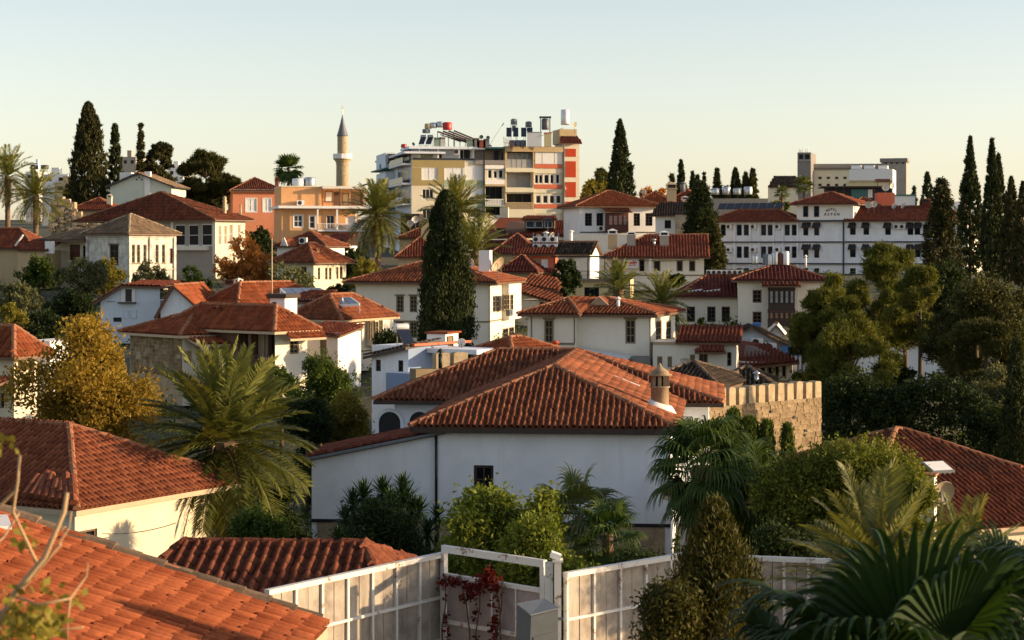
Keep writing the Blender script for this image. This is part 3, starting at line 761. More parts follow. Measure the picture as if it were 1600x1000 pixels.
def fan_leaf(name, root, Mx, r, pet, segs, span, g, mat, split=.55, grav=1., cup=.22, ragged=.0):
    """fan leaf in the palm's own frame: pleated blade, ribbon tips bend down under their weight"""
    V, Q = [], []
    M3 = np.array(Mx.to_3x3()); T0 = np.array(Mx.translation)
    tr = lambda p: T0 + M3 @ np.asarray(p, float)
    def quad(*p): n = len(V); V.extend(p); Q.append((n, n+1, n+2, n+3))
    ps = [np.array((pet * i / 4, 0, -.05 * pet * math.sin(math.pi * i / 4))) for i in range(5)]; w = .012 + .016 * r
    for i in range(4): quad(tr(ps[i] + (0, -w, 0)), tr(ps[i] + (0, w, 0)), tr(ps[i+1] + (0, w, 0)), tr(ps[i+1] + (0, -w, 0)))
    st = R(span) / segs; a0 = -R(span) / 2
    def loc(ang, rad, pl=0.): return np.array((pet + math.cos(ang) * rad, math.sin(ang) * rad, cup * rad * abs(math.sin(ang * .5)) - .10 * rad * rad / r + pl))
    for k in range(segs):
        al, am, ar = a0 + k * st, a0 + (k + .5) * st, a0 + (k + 1) * st
        lr = r * (.74 + .26 * math.cos(am * .5)) * g.uniform(.92, 1.06); r1 = lr * split * g.uniform(.94, 1.04); pl = r1 * st * .30
        for rA, rB in ((r * .03, r1 * .5), (r1 * .5, r1)):
            f = lambda q: pl * q / r1
            quad(tr(loc(al, rA)), tr(loc(am, rA, f(rA))), tr(loc(am, rB, f(rB))), tr(loc(al, rB))); quad(tr(loc(am, rA, f(rA))), tr(loc(ar, rA)), tr(loc(ar, rB)), tr(loc(am, rB, f(rB))))
        L, C_, Rr = tr(loc(al, r1)), tr(loc(am, r1, pl)), tr(loc(ar, r1))
        d = C_ - tr(loc(am, r1 * .9, pl * .9)); d /= np.linalg.norm(d); sd = (Rr - L) / 2; n = 6; step = (lr - r1) * 1.12 / n; p = (L + Rr) / 2; c = C_ - p
        d = d + g.normal(0, .05, 3); gk = grav * g.uniform(.7, 1.35); q0 = (p - sd, p + c, p + sd)
        for i in range(n):
            d = d + np.array((0, 0, -gk * .42 * step / (r * .08))) * .5; d /= np.linalg.norm(d); p = p + d * step; ww = (1 - (i + 1) / n) ** .6 * .92 + .02
            q1 = (p - sd * ww, p + c * ww, p + sd * ww); quad(q0[0], q0[1], q1[1], q1[0]); quad(q0[1], q0[2], q1[2], q1[1]); q0 = q1
    return link(name, bulk(name, np.array(V), np.array(Q), mat), root)

def fan_palm(name, label, px, py, d, rpx, nf=24, mat='fan', seed=1, ybase=None, tr=.18, skirt=0, low=-50, top=75, droop=.6, pet=.8, group=None, split=.5, segs=30, mats2=None):
    g = np.random.default_rng(seed); x = (px - 800) / F * d; zc = CZ - (py - HY) / F * d; zb = gz(x, d) if ybase is None else CZ - (ybase - HY) / F * d
    zb = min(zb, zc - .5); h = zc - zb; r = rpx / F * d
    root = thing(name, label, 'palm tree', (x, d, zb), 0, group)
    mb = MB(); n = max(4, int(h / .25)); mb.tube([(0, 0, h * i / n - (.3 if i == 0 else 0)) for i in range(n + 1)], [tr * (1 + .12 * (i % 2)) for i in range(n + 1)], 10, smooth=False); mb.build('trunk', 'bark_palm', root)
    far = d > 150
    if far: ms = [fan_mesh(r * .62, g, mat, r * pet * .6, segs, 250, dr, split) for dr in (.3 * droop, .9 * droop, 1.5 * droop)]
    for i in range(nf):
        u = (i + .5) / nf; el = top + (low - top) * u; az = i * 2.39996 + g.normal(0, .2); rl = g.normal(0, .2); e = R(el + g.normal(0, 6))
        if far: o = link('fan_leaf', ms[min(2, int(u * 3))], root); o.location = (0, 0, h - .2 * u); palm_place(o, az, e, rl); continue
        Mx = Matrix.Translation((0, 0, h - .25 * u)) @ Matrix.Rotation(az, 4, 'Z') @ Matrix.Rotation(-e, 4, 'Y') @ Matrix.Rotation(rl, 4, 'X')
        fan_leaf('fan_leaf', root, Mx, r * .62 * g.uniform(.9, 1.1), r * pet * .6, segs, 240, g, mat if u < .75 else (mats2 or mat), split, droop)
    for i in range(skirt):
        Mx = Matrix.Translation((0, 0, h - .3 - g.uniform(0, .9))) @ Matrix.Rotation(i * 2.39996, 4, 'Z') @ Matrix.Rotation(R(g.uniform(60, 85)), 4, 'Y') @ Matrix.Rotation(g.normal(0, .4), 4, 'X')
        fan_leaf('dead_leaf', root, Mx, r * .5, r * .35, 16, 190, g, 'frond_dry', .35, 1.2)
    return root
# ------------------------------------------------------------------ small things on roofs and walls
def wpt(b, px, py, yl): return b.world @ b.p3(px, py, yl)
def dish(label, p, r, az, mat='dish', el=25, group=None, pole=.5):
    """satellite dish, p = world centre of the bowl"""
    p = Vector(p); root = thing('satellite_dish', label, 'satellite dish', (p.x, p.y, p.z - r - pole), 0, group)
    M4 = Matrix.Rotation(R(az), 4, 'Z') @ Matrix.Rotation(R(el), 4, 'X')
    h = Vector((0, 0, r + pole))
    mb = MB(); rings = [(r * q, .28 * r * q * q) for q in (.05, .35, .6, .8, 1)]
    prev = None
    for rr, y in rings:
        cur = [h + M4 @ Vector((rr * math.cos(a), y * -1 + .28 * r, rr * math.sin(a))) for a in [6.2832 * k / 20 for k in range(20)]]
        if prev:
            for k in range(20): mb.poly([prev[k], prev[(k+1)%20], cur[(k+1)%20], cur[k]], 0, True)
        prev = cur
    for k in range(20):
        o = M4 @ Vector((0, .025, 0)); mb.poly([prev[k], prev[(k+1)%20], prev[(k+1)%20] + o, prev[k] + o])
    mb.build('bowl', mat, root)
    m2 = MB(); f = h + M4 @ Vector((0, -.75 * r, -.1 * r)); m2.tube([h + M4 @ Vector((0, .1, -r)), f], .015, 5); m2.tube([f, f + M4 @ Vector((0, .12, 0.02))], .04, 6); m2.build('feed_arm', 'grey_metal', root)
    m3 = MB(); m3.tube([(0, .1, -.4), (0, .1, r + pole)], .03, 6); m3.tube([(0, .1, r + pole), h + M4 @ Vector((0, .25 * r, 0))], .03, 5); m3.build('mast', 'grey_metal', root)
    return root
def ac_unit(label, p, rz=0, w=.85, hh=.6, dp=.32, group=None, mat='white_paint'):
    root = thing('air_conditioner', label, 'air conditioner', p, rz, group)
    mb = MB(); mb.box(-w/2, 0, .06, w/2, dp, .06 + hh); mb.build('casing', mat, root)
    g = MB(); c = (-w * .12, -.012, .06 + hh / 2); r = hh * .40
    for k in range(16):
        a0, a1 = 6.2832 * k / 16, 6.2832 * (k + 1) / 16
        g.poly([(c[0] + r * math.cos(a0), c[1], c[2] + r * math.sin(a0)), (c[0] + r * math.cos(a1), c[1], c[2] + r * math.sin(a1)), (c[0], c[1] + .004, c[2])])
    g.build('fan_grille', 'dark', root)
    f = MB(); f.box(-w * .38, .02, 0, -w * .3, dp - .02, .058); f.box(w * .3, .02, 0, w * .38, dp - .02, .058); f.build('foot', 'grey_metal', root)
    return root
def solar_heater(label, p, rz=0, s=1., tank='tank', flip=1, group=None, panels=2, stand=1.):
    """tilted collectors with a tank on top of a frame"""
    root = thing('solar_water_heater', label, 'solar heater', p, rz, group)
    t = MB(); z = 1.55 * s * stand; L = .55 * s * panels
    t.lathe([(.001, -L), (.25*s, -L), (.27*s, -L + .05), (.27*s, L - .05), (.25*s, L), (.001, L)], (0, 0, 0), 14)
    t.v = [(v[2], .9 * s + v[0], z + .22 * s + v[1]) for v in t.v]; t.build('tank', tank, root)
    for i in range(panels):
        x0 = -L + i * 1.1 * s + .04; x1 = x0 + 1.0 * s; c = MB(); a, b = Vector((x0, -.75 * s, .25 * s)), Vector((x0, .7 * s, z - .05)); n = Vector((0, -(b.z - a.z), b.y - a.y)).normalized() * .08
        q = [a, Vector((x1, a.y, a.z)), Vector((x1, b.y, b.z)), b]; c.poly([v + n for v in q]); c.poly(q[::-1])
        for k in range(4): c.poly([q[k], q[(k+1)%4], q[(k+1)%4] + n, q[k] + n])
        c.build('collector', 'solar', root)
    fr = MB()
    for x in (-L + .1, L - .1):
        fr.beam((x, .9*s, 0), (x, .9*s, z), .05, .05); fr.beam((x, -.8*s, 0), (x, -.8*s, .3*s), .05, .05); fr.beam((x, -.8*s, .22*s), (x, .9*s, z), .05, .05); fr.beam((x, -.8*s, .03), (x, .9*s, .03), .05, .05)
    fr.build('stand', 'grey_metal', root); return root
def water_tank(label, p, r, h, mat='tank', legs=0, group=None, name='water_tank'):
    root = thing(name, label, 'water tank', p, 0, group); m = MB(); m.lathe([(r * .97, legs), (r, legs + .05), (r, legs + h - .08), (r * .9, legs + h), (r * .2, legs + h + .05), (.001, legs + h + .05)], (0, 0, 0), 20); m.build('tank_body', mat, root)
    if legs:
        f = MB()
        for a in range(4): f.beam((r*.7*math.cos(a*1.57+.78), r*.7*math.sin(a*1.57+.78), 0), (r*.7*math.cos(a*1.57+.78), r*.7*math.sin(a*1.57+.78), legs + .02), .06, .06)
        f.build('stand', 'dark_metal', root)
    return root
def vent(label, p, h=.6, r=.1, mat='steel', cap=True):
    root = thing('vent_pipe', label, 'vent pipe', p, 0); m = MB(); m.tube([(0, 0, -.3), (0, 0, h)], r, 10); m.build('pipe', mat, root)
    if cap: c = MB(); c.lathe([(r * 1.6, h + .05), (r * 1.7, h + .1), (.01, h + .24)], (0, 0, 0), 10); c.tube([(0, 0, h - .02), (0, 0, h + .06)], r * .5, 6); c.build('cowl', mat, root)
    return root
def cable(label, pts, r=.012):
    mb = MB(); P = []
    for (a, b) in zip(pts[:-1], pts[1:]):
        a, b = Vector(a), Vector(b)
        for i in range(9): t = i / 9; P.append(a.lerp(b, t) - Vector((0, 0, (b - a).length * .03 * 4 * t * (1 - t))))
    P.append(Vector(pts[-1])); mb.tube(P, r, 4); o = mb.build('cable', 'black'); return tag(o, label, 'cable')
# ------------------------------------------------------------------ ground
def ground():
    ys = [-40, -10, 5, 14, 22, 30, 40, 50, 60, 70, 80, 88, 96, 105, 112, 120, 130, 140, 152, 165, 178, 190, 203, 215, 232, 250, 270, 290, 320, 350, 400, 450, 550, 650, 1200, 3000, 7500]
    V, Q = [], []; nx = 48
    for y in ys:
        hw = 60 + abs(y) * .45
        for i in range(nx + 1):
            x = -hw + 2 * hw * i / nx
            V.append((x, y, gz(x, y) + (.25 * math.sin(x * .31 + y * .17) + .18 * math.sin(x * .83 - y * .41) - .3 if y < 260 else 0)))
    for j in range(len(ys) - 1):
        for i in range(nx): a = j * (nx + 1) + i; Q.append((a, a + 1, a + nx + 2, a + nx + 1))
    link('ground', bulk('ground', np.array(V), np.array(Q), 'soil', True), None, 'structure')
ground()

# ------------------------------------------------------------------ big white house in the middle
def main_house():
    b = Bd('white_house', 'large white house with T shaped tiled roof and round stone chimney in the middle', 'house', 1048, 60, 6, 668, 816, pl=487, D=9.6, mat='white_cool')
    xl_all = b.x0; xw = b.fx(682); H = b.H; O = .45
    A = b.p3(640, 667, -O); B = b.p3(1061, 668, -O); A.z = B.z = H
    half = (B.x - A.x) / 2; xm = (A.x + B.x) / 2; yP = -O + half
    zP = b.zz(573, xm, yP); P = Vector((xm, yP, zP)); yQ = yP + 10.4; Q = Vector((xm, yQ, zP))
    ye = yQ - half; yb = yQ + half
    xl = b.p3(583, 633, ye).x; xr = b.p3(1131, 633, ye).x
    V3 = lambda x, y: Vector((x, y, H))
    Av, Bv, Lc, Rc, Lb, Rb = V3(A.x, ye), V3(B.x, ye), V3(xl, ye), V3(xr, ye), V3(xl, yb), V3(xr, yb)
    Lr = Vector((xl + half, yQ, zP))
    b.x0 = xw; b.D = ye + 1.0
    b.win(FRONT, 740, 727, 771, 773, 2, 2, 'wood_dark', 'glass', .16, .09)
    b.walls(); b.x0 = xl_all
    planes = [[A, B, P], [B, Bv, Q, P], [Av, A, P, Q], [Lc, Av, Q, Lr], [Bv, Rc, Q], [Rc, Rb, Q], [Lb, Lc, Lr], [Rb, Lb, Lr, Q]]
    b.roofmats(planes, [(A, P), (B, P), (P, Q), (Lc, Lr), (Lr, Q), (Rc, Q)], 'tile_main', near=300, under='wood_dark')
    ro = b.roof
    # back wing walls
    m = MB(); m.box(xl + .7, ye + .6, 0, xr - .55, yb - .5, H + .15); bw = m.build('wall', 'white_cool', b.root)
    for (p0, p1, pt_, pb) in ((592, 626, 643, 690), (640, 672, 643, 690)):
        yl = ye + .6; a = b.p3(p0, pt_, yl); c = b.p3(p1, pb, yl); mm = (a.x + c.x) / 2; r = (c.x - a.x) / 2; z0 = a.z - r
        arch = lambda R_, y: [(mm - R_, y, c.z)] + [(mm - R_ * math.cos(t), y, z0 + R_ * math.sin(t)) for t in [math.pi * k / 12 for k in range(13)]] + [(mm + R_, y, c.z)]
        f = MB(); o1, i1 = arch(r + .12, yl - .06), arch(r, yl - .06)
        for k in range(len(o1) - 1): f.poly([o1[k], o1[k+1], i1[k+1], i1[k]]); f.poly([o1[k], o1[k+1], (o1[k+1][0], yl, o1[k+1][2]), (o1[k][0], yl, o1[k][2])])
        w_ = f.build('arched_window', 'white_cool', b.root); g = MB(); g.poly(arch(r, yl - .012)); g.build('pane', 'black', w_)
    # lean-to wing on the left: sloping front wall and its own narrow roof
    a, c = b.pt(FRONT, 500, 714), b.pt(FRONT, 682, 677)
    m = MB(); zl = a[1] - (a[0] - xl_all) * (c[1] - a[1]) / (c[0] - a[0])
    pts = [(xl_all, 0, 0), (xw - .003, 0, 0), (xw - .003, 0, c[1]), (xl_all, 0, zl)]; m.poly(pts); bp = [(p[0], 3.2, p[2]) for p in pts]; m.poly(bp[::-1]); m.poly([pts[0], pts[3], bp[3], bp[0]]); m.build('wall', 'white_cool', b.root)
    s0 = Vector((xl_all - .1, -.22, zl + .06)); s1 = Vector((xw + .3, -.22, c[1] + .13)); d_ = Vector((0, 3.6, 0))
    b.lean([s0 + d_, s0, s1, s1 + d_], 'tile_red', th=.10, under='wood_dark')
    m = MB(); m.beam(s0 + Vector((0, -.05, -.05)), s1 + Vector((0, -.05, -.05)), .07, .09); m.build('gutter', 'grey_metal', b.root)
    m = MB(); z = b.zz(815, -5, 0); m.box(xl_all, -.07, z - .10, 0, -.003, z); m.build('plinth_beam', 'black', b.root)
    m = MB(); m.box(xl_all + .2, -.04, 0, -.2, -.002, z - .102); m.build('plinth', 'stone_old', b.root)
    m = MB(); m.tube([(xw, -.06, z), (xw, -.06, H - .05)], .045, 8); m.build('downpipe', 'black', b.root)
    m = MB(); m.box(A.x + .1, -O - .02, H - .20, B.x - .1, -O + .03, H - .05); m.box(A.x + .1, -O + .03, H - .10, B.x - .1, 0, H - .06); m.build('fascia', 'wood_dark', b.root)
    # round chimney on the right slope
    x = B.x - .95; y = b.cy * 0 + 3.2; x = b.fx(1031, 3.2); pitch = (zP - H) / half; zs = H + (B.x - x) * pitch
    zt, zm = b.zz(567, x, y), b.zz(603, x, y); r = .30
    m = MB(); m.lathe([(r * 1.05, zs - .6), (r, zs + .1), (r * .97, zm - .06), (r * 1.12, zm - .05), (r * 1.12, zm)], (x, y, 0), 18); ch = m.build('chimney', 'chimney_stone', ro)
    m = MB()
    for k in range(8): a0 = 6.2832 * k / 8; m.box(x + r * .82 * math.cos(a0) - .055, y + r * .82 * math.sin(a0) - .055, zm + .001, x + r * .82 * math.cos(a0) + .055, y + r * .82 * math.sin(a0) + .055, zm + .34)
    m.lathe([(r * 1.3, zm + .342), (r * 1.32, zm + .38), (r * .95, zm + .42), (r * 1.02, zm + .47), (r * .3, zm + .62), (.02, zt - zm + zm)], (x, y, 0), 12)
    m.build('chimney_cap', 'chimney_stone', ch)
    m = MB(); m.lathe([(.2, zm + .01), (.2, zm + .33)], (x, y, 0), 10); m.build('flue', 'black', ch)
    m = MB(); m.lathe([(r * 1.9, -.06), (r * 1.5, .05), (r * 1.06, .26)], (0, 0, 0), 18)
    m.v = [(x + v[0] * (1.25 if v[0] > 0 else 1.0), y + v[1], zs + v[2] - v[0] * pitch) for v in m.v]; m.build('flashing', 'white_paint', ro)
    # skylight strip on the right slope
    y = 8.2; x = b.fx(980, y); zs = H + (B.x - x) * pitch
    m = MB(); n = Vector((pitch, 0, 1)).normalized(); t = Vector((-1, 0, pitch)).normalized(); c0 = Vector((x, y, zs + .10))
    for k, (w_, hh, off) in enumerate(((.22, .55, 0.0), (.16, .48, .02))):
        q = [c0 + Vector((0, sx * w_, 0)) + t * sy * hh + n * off for sx, sy in ((-1, -1), (1, -1), (1, 1), (-1, 1))]; m.poly(q, k)
        if k == 0:
            for i in range(4): m.poly([q[i], q[(i+1) % 4], q[(i+1) % 4] - n * .12, q[i] - n * .12])
    m.build('skylight', ['white_paint', 'canvas'], ro)
    return b
main = main_house()

# ------------------------------------------------------------------ white house with hip roof on the left
lh = Bd('cream_house', 'cream house at the left edge with hipped red roof and sunlit end wall', 'house', 117, 52, 30, 792, 866, W=11, pr=331, mat='ivory')
lh.win(SIDE, 121, 828, 152, 850, 2, 1, 'wood', 'glass', .12, .06)
lh.walls(side_mat='cream')
lh.hip(659, oh=.75, ax='x', mat='tile', near=300, under='beam_light', z=lh.H + .05)
def lh_details():
    b = lh; H = b.H; o = .75; half = (b.D + 2 * o) / 2
    # loose extra courses of tiles at the near corner of the roof
    m = MB(); c = Vector((o, -o, H + .17)); Q = Vector((o - half, b.D / 2, b.zz(659, -3, b.D / 2)))
    edges = []
    for k in range(8):
        s = c + Vector((-.10 - .25 * k, .0, .03 + .012 * k)); t = s + (Q - c) * (.26 + .05 * math.sin(k * 1.7)) + Vector((.12 * k * .6, 0, .0)); edges.append((s, t))
    ridge_caps(edges, b.roof, b.d, 'tile', r=.11, single=True)
    m.box(o - .12, -o + .3, H - .08, o - .04, b.D + o, H + .02); m.build('gutter', 'gutter', b.root)
    m = MB()
    for i in range(26): y = -.2 + i * .27; m.box(.02, y, H - .12, o - .14, y + .07, H - .02)
    m.build('rafters', 'beam_light', b.root)
    m = MB(); m.tube([(.08, b.D - .05, 0), (.10, b.D + .05, H - .6), (.4, b.D + .2, H - .05)], .03, 6); m.build('downpipe', 'white_paint', b.root)
lh_details()

# ------------------------------------------------------------------ nearest roof, bottom left corner
def near_roof():
    E = ray(512, 977, 27); th = R(5); g = gz(E.x, 27) - .2
    root = thing('tiled_house', 'nearest house with long orange tiled slope at the bottom left corner', 'house', (E.x, E.y, g), -th)
    zE = E.z - g; p = math.tan(R(17.7)); S = 7.5
    world = Matrix.Translation((E.x, E.y, g)) @ Matrix.Rotation(-th, 4, 'Z')
    P = [Vector((0, -15, zE)), Vector((0, 0, zE)), Vector((-S, 0, zE + S * p)), Vector((-S, -15, zE + S * p))]
    P2 = [Vector((-2 * S, 0, zE)), Vector((-2 * S, -15, zE)), Vector((-S, -15, zE + S * p)), Vector((-S, 0, zE + S * p))]
    ro = slab([P, P2], .16).build('roof', ['tile_bright', 'beam_light'], root)
    tile_planes([P], ro, 'tile_bright', 27, 300, .185, .28, world); tile_planes([P2], ro, 'tile_bright', 90, 0, .3, .5)
    ridge_caps([(P[1] + Vector((-.1, -.06, .03)), P[2] + Vector((0, -.06, .03)))], ro, 27, 'tile_old', r=.12, single=True)
    m = MB(); H = zE - .08
    m.poly([(-.5, -.5, 0), (-.5, -.5, H), (-S, -.5, H + S * p - .2), (-2 * S + .5, -.5, H), (-2 * S + .5, -.5, 0)])
    m.box(-2 * S + .5, -14.5, 0, -.5, -.52, H); m.build('wall', 'ivory', root)
    q = MB(); q.beam((-4.55, -.55, zE + 4.55 * p + .10), (-4.25, -1.2, zE + 4.35 * p + .1), .22, .05); q.build('mortar_patch', 'white_paint', ro)
near_roof()

# ------------------------------------------------------------------ low shed roof between fence and left house
sh = Bd('garden_shed', 'low shed with mottled red tiles behind the white panel fence', 'shed', 588, 36, 3, 936, 1000, pl=205, D=4.2, mat='ivory')
sh.walls(); sh.hip(850, oh=.25, mat='tile_old' if False else 'tile_brown', near=300, tw=.24, tl=.36, capmat='tile_brown', kk=.8)

# ------------------------------------------------------------------ panel fences and gate
def fence(name, label, A, B, nb, rows=3, rowh=.78, sheet='sheet', rail='rusty_white', half=True):
    A, B = Vector(A), Vector(B); dv = B - A; L = math.hypot(dv.x, dv.y); zb = min(gz(A.x, A.y), gz(B.x, B.y)) - .1
    root = thing(name, label, 'fence', (A.x, A.y, zb), math.atan2(dv.y, dv.x)); zA, zB = A.z - zb, B.z - zb
    top = lambda x: zA + (zB - zA) * x / L
    for i in range(nb + 1):
        x = L * i / nb; m = MB(); m.box(x - .026, -.05, 0, x + .026, .03, top(x) - .051); m.build('post', rail, root)
    for r in range(rows + 1):
        m = MB(); q = r * rowh; t = .05 if r else .055
        m.beam((-.03, -.015, zA - q - .02), (L + .03, -.015, zB - q - .02), .12 if r == 0 else .095, t * 1.6 if r == 0 else t); m.build('rail', rail, root)
    k = nb * (2 if half else 1); rr = random.Random(nb)
    for i in range(k):
        x0, x1 = L * i / k, L * (i + 1) / k
        for r in range(rows):
            z1a, z0a = top(x0) - r * rowh - .05, top(x0) - (r + 1) * rowh + .005; z1b, z0b = top(x1) - r * rowh - .05, top(x1) - (r + 1) * rowh + .005
            j = rr.uniform(-.006, .006); g0, g1 = x0 + .008, x1 - .008; m = MB()
            f = [(g0, j, z0a), (g1, j, z0b), (g1, j, z1b), (g0, j, z1a)]; bk = [(p[0], p[1] + .015, p[2]) for p in f]
            m.poly(f); m.poly(bk[::-1])
            for a in range(4): m.poly([f[a], bk[a], bk[(a+1) % 4], f[(a+1) % 4]])
            m.build('panel', sheet, root)
    return root
fence('panel_fence', 'sunlit white framed panel fence running back from the nearest tiled roof', ray(418, 923, 31.9), ray(689, 865, 35.6), 7)
fence('panel_fence', 'shaded white framed panel fence to the right of the gate post', ray(884, 896, 33.6), ray(1120, 857, 36.8), 6)
fence('panel_fence', 'pale panel fence seen through the fan palm leaves at lower right', ray(1150, 869, 37.2), ray(1420, 880, 36.2), 7)
def gate():
    A, B = ray(692, 862, 35.55), ray(852, 886, 33.8); dv = B - A; L = math.hypot(dv.x, dv.y); zb = gz(A.x, A.y) - .1
    root = thing('garden_gate', 'white steel gate frame with open lintel, lower panels and red creeper', 'gate', (A.x, A.y, zb), math.atan2(dv.y, dv.x))
    zA, zB = A.z - zb, B.z - zb; lo = .42
    m = MB(); m.beam((0, 0, zA + .06), (L, 0, zB + .06), .09, .13); m.build('lintel', 'rusty_white', root)
    for x, z in ((.03, zA), (L * .985, zB)): m = MB(); m.box(x - .05, -.05, 0, x + .05, .05, z - .006); m.build('post', 'rusty_white', root)
    for r in range(3): m = MB(); q = lo + r * .85; m.beam((.08, -.02, zA - q), (L - .08, -.02, zB - q), .07, .08); m.build('rail', 'rusty_white', root)
    for i in range(4):
        for r in range(3):
            x0, x1 = .09 + (L - .18) * i / 4, .09 + (L - .18) * (i + 1) / 4; za = zA + (zB - zA) * x0 / L - lo - r * .85 - .04; m = MB(); m.box(x0 + .01, 0, za - .77, x1 - .01, .015, za); m.build('panel', 'sheet_pink', root)
            if r < 1 and i: m = MB(); m.box(x0 - .02, -.03, za - .77, x0 + .008, .0, za); m.build('stile', 'rusty_white', root)
    p = ray(866, 870, 33.4); zb = gz(p.x, p.y); h = p.z - zb
    root = thing('gate_post', 'thick white post with broken cap beside the gate', 'post', (p.x, p.y, zb))
    m = MB(); m.box(-.16, -.04, 0, -.02, .1, h - .1); m.box(.0, -.1, 0, .12, .1, h - .08); m.build('shaft', 'rusty_white', root)
    m = MB(); m.box(-.03, -.13, h - .078, .15, .13, h - .04); m.build('cap_plate', 'rusty_white', root)
    m = MB(); m.beam((-.06, 0, h + .05), (.11, 0, h - .01), .22, .10); m.build('cap', 'white_paint', root)
    m = MB(); m.box(-.18, -.115, h - 1.08, .14, -.102, h - 1.03); m.build('clamp', 'grey_metal', root)
    # metal cabinet leaning beside it
    q = ray(838, 946, 29.5); zb = gz(q.x, q.y)
    root = thing('metal_cabinet', 'grey sheet metal cabinet with slanting sides in front of the gate post', 'cabinet', (q.x, q.y, zb), R(28)); h = q.z - zb
    m = MB(); b0 = [(-.42, -.28, 0), (.22, -.28, 0), (.22, .3, 0), (-.42, .3, 0)]; t0 = [(-.20, -.20, h - .12), (.26, -.22, h - .05), (.26, .22, h + .02), (-.2, .24, h - .02)]
    m.poly(b0[::-1])
    for i in range(4): m.poly([b0[i], b0[(i+1) % 4], t0[(i+1) % 4], t0[i]])
    m.build('body', 'cabinet_metal', root); m = MB(); m.poly([(p[0] * 1.05, p[1] * 1.05, p[2] + .012) for p in t0]); m.poly([(p[0] * 1.05, p[1] * 1.05, p[2] + .03) for p in t0])
    for i in range(4): a, c = t0[i], t0[(i+1) % 4]; m.poly([(a[0]*1.05, a[1]*1.05, a[2] + .012), (c[0]*1.05, c[1]*1.05, c[2] + .012), (c[0]*1.05, c[1]*1.05, c[2] + .03), (a[0]*1.05, a[1]*1.05, a[2] + .03)])
    m.build('lid', 'grey_metal', root)
    lerp = lambda a, c, t: tuple(a[i] + (c[i] - a[i]) * t for i in range(3)); f0, f1, f2, f3 = b0[0], b0[1], t0[1], t0[0]; pt = lambda u, v: lerp(lerp(f0, f1, u), lerp(f3, f2, u), v); dn = Vector((0, -.012, 0))
    m = MB(); q = [Vector(pt(u, v)) + dn for u, v in ((.10, .30), (.90, .30), (.90, .93), (.10, .93))]; m.poly(q)
    for i in range(4): m.poly([q[i], q[(i+1) % 4], q[(i+1) % 4] - dn, q[i] - dn])
    m.build('door', 'cabinet_metal', root); m = MB(); h0 = Vector(pt(.82, .62)) + dn * 2; m.beam(h0, h0 + Vector((0, 0, .14)), .025, .03); m.build('handle', 'dark_metal', root)
gate()

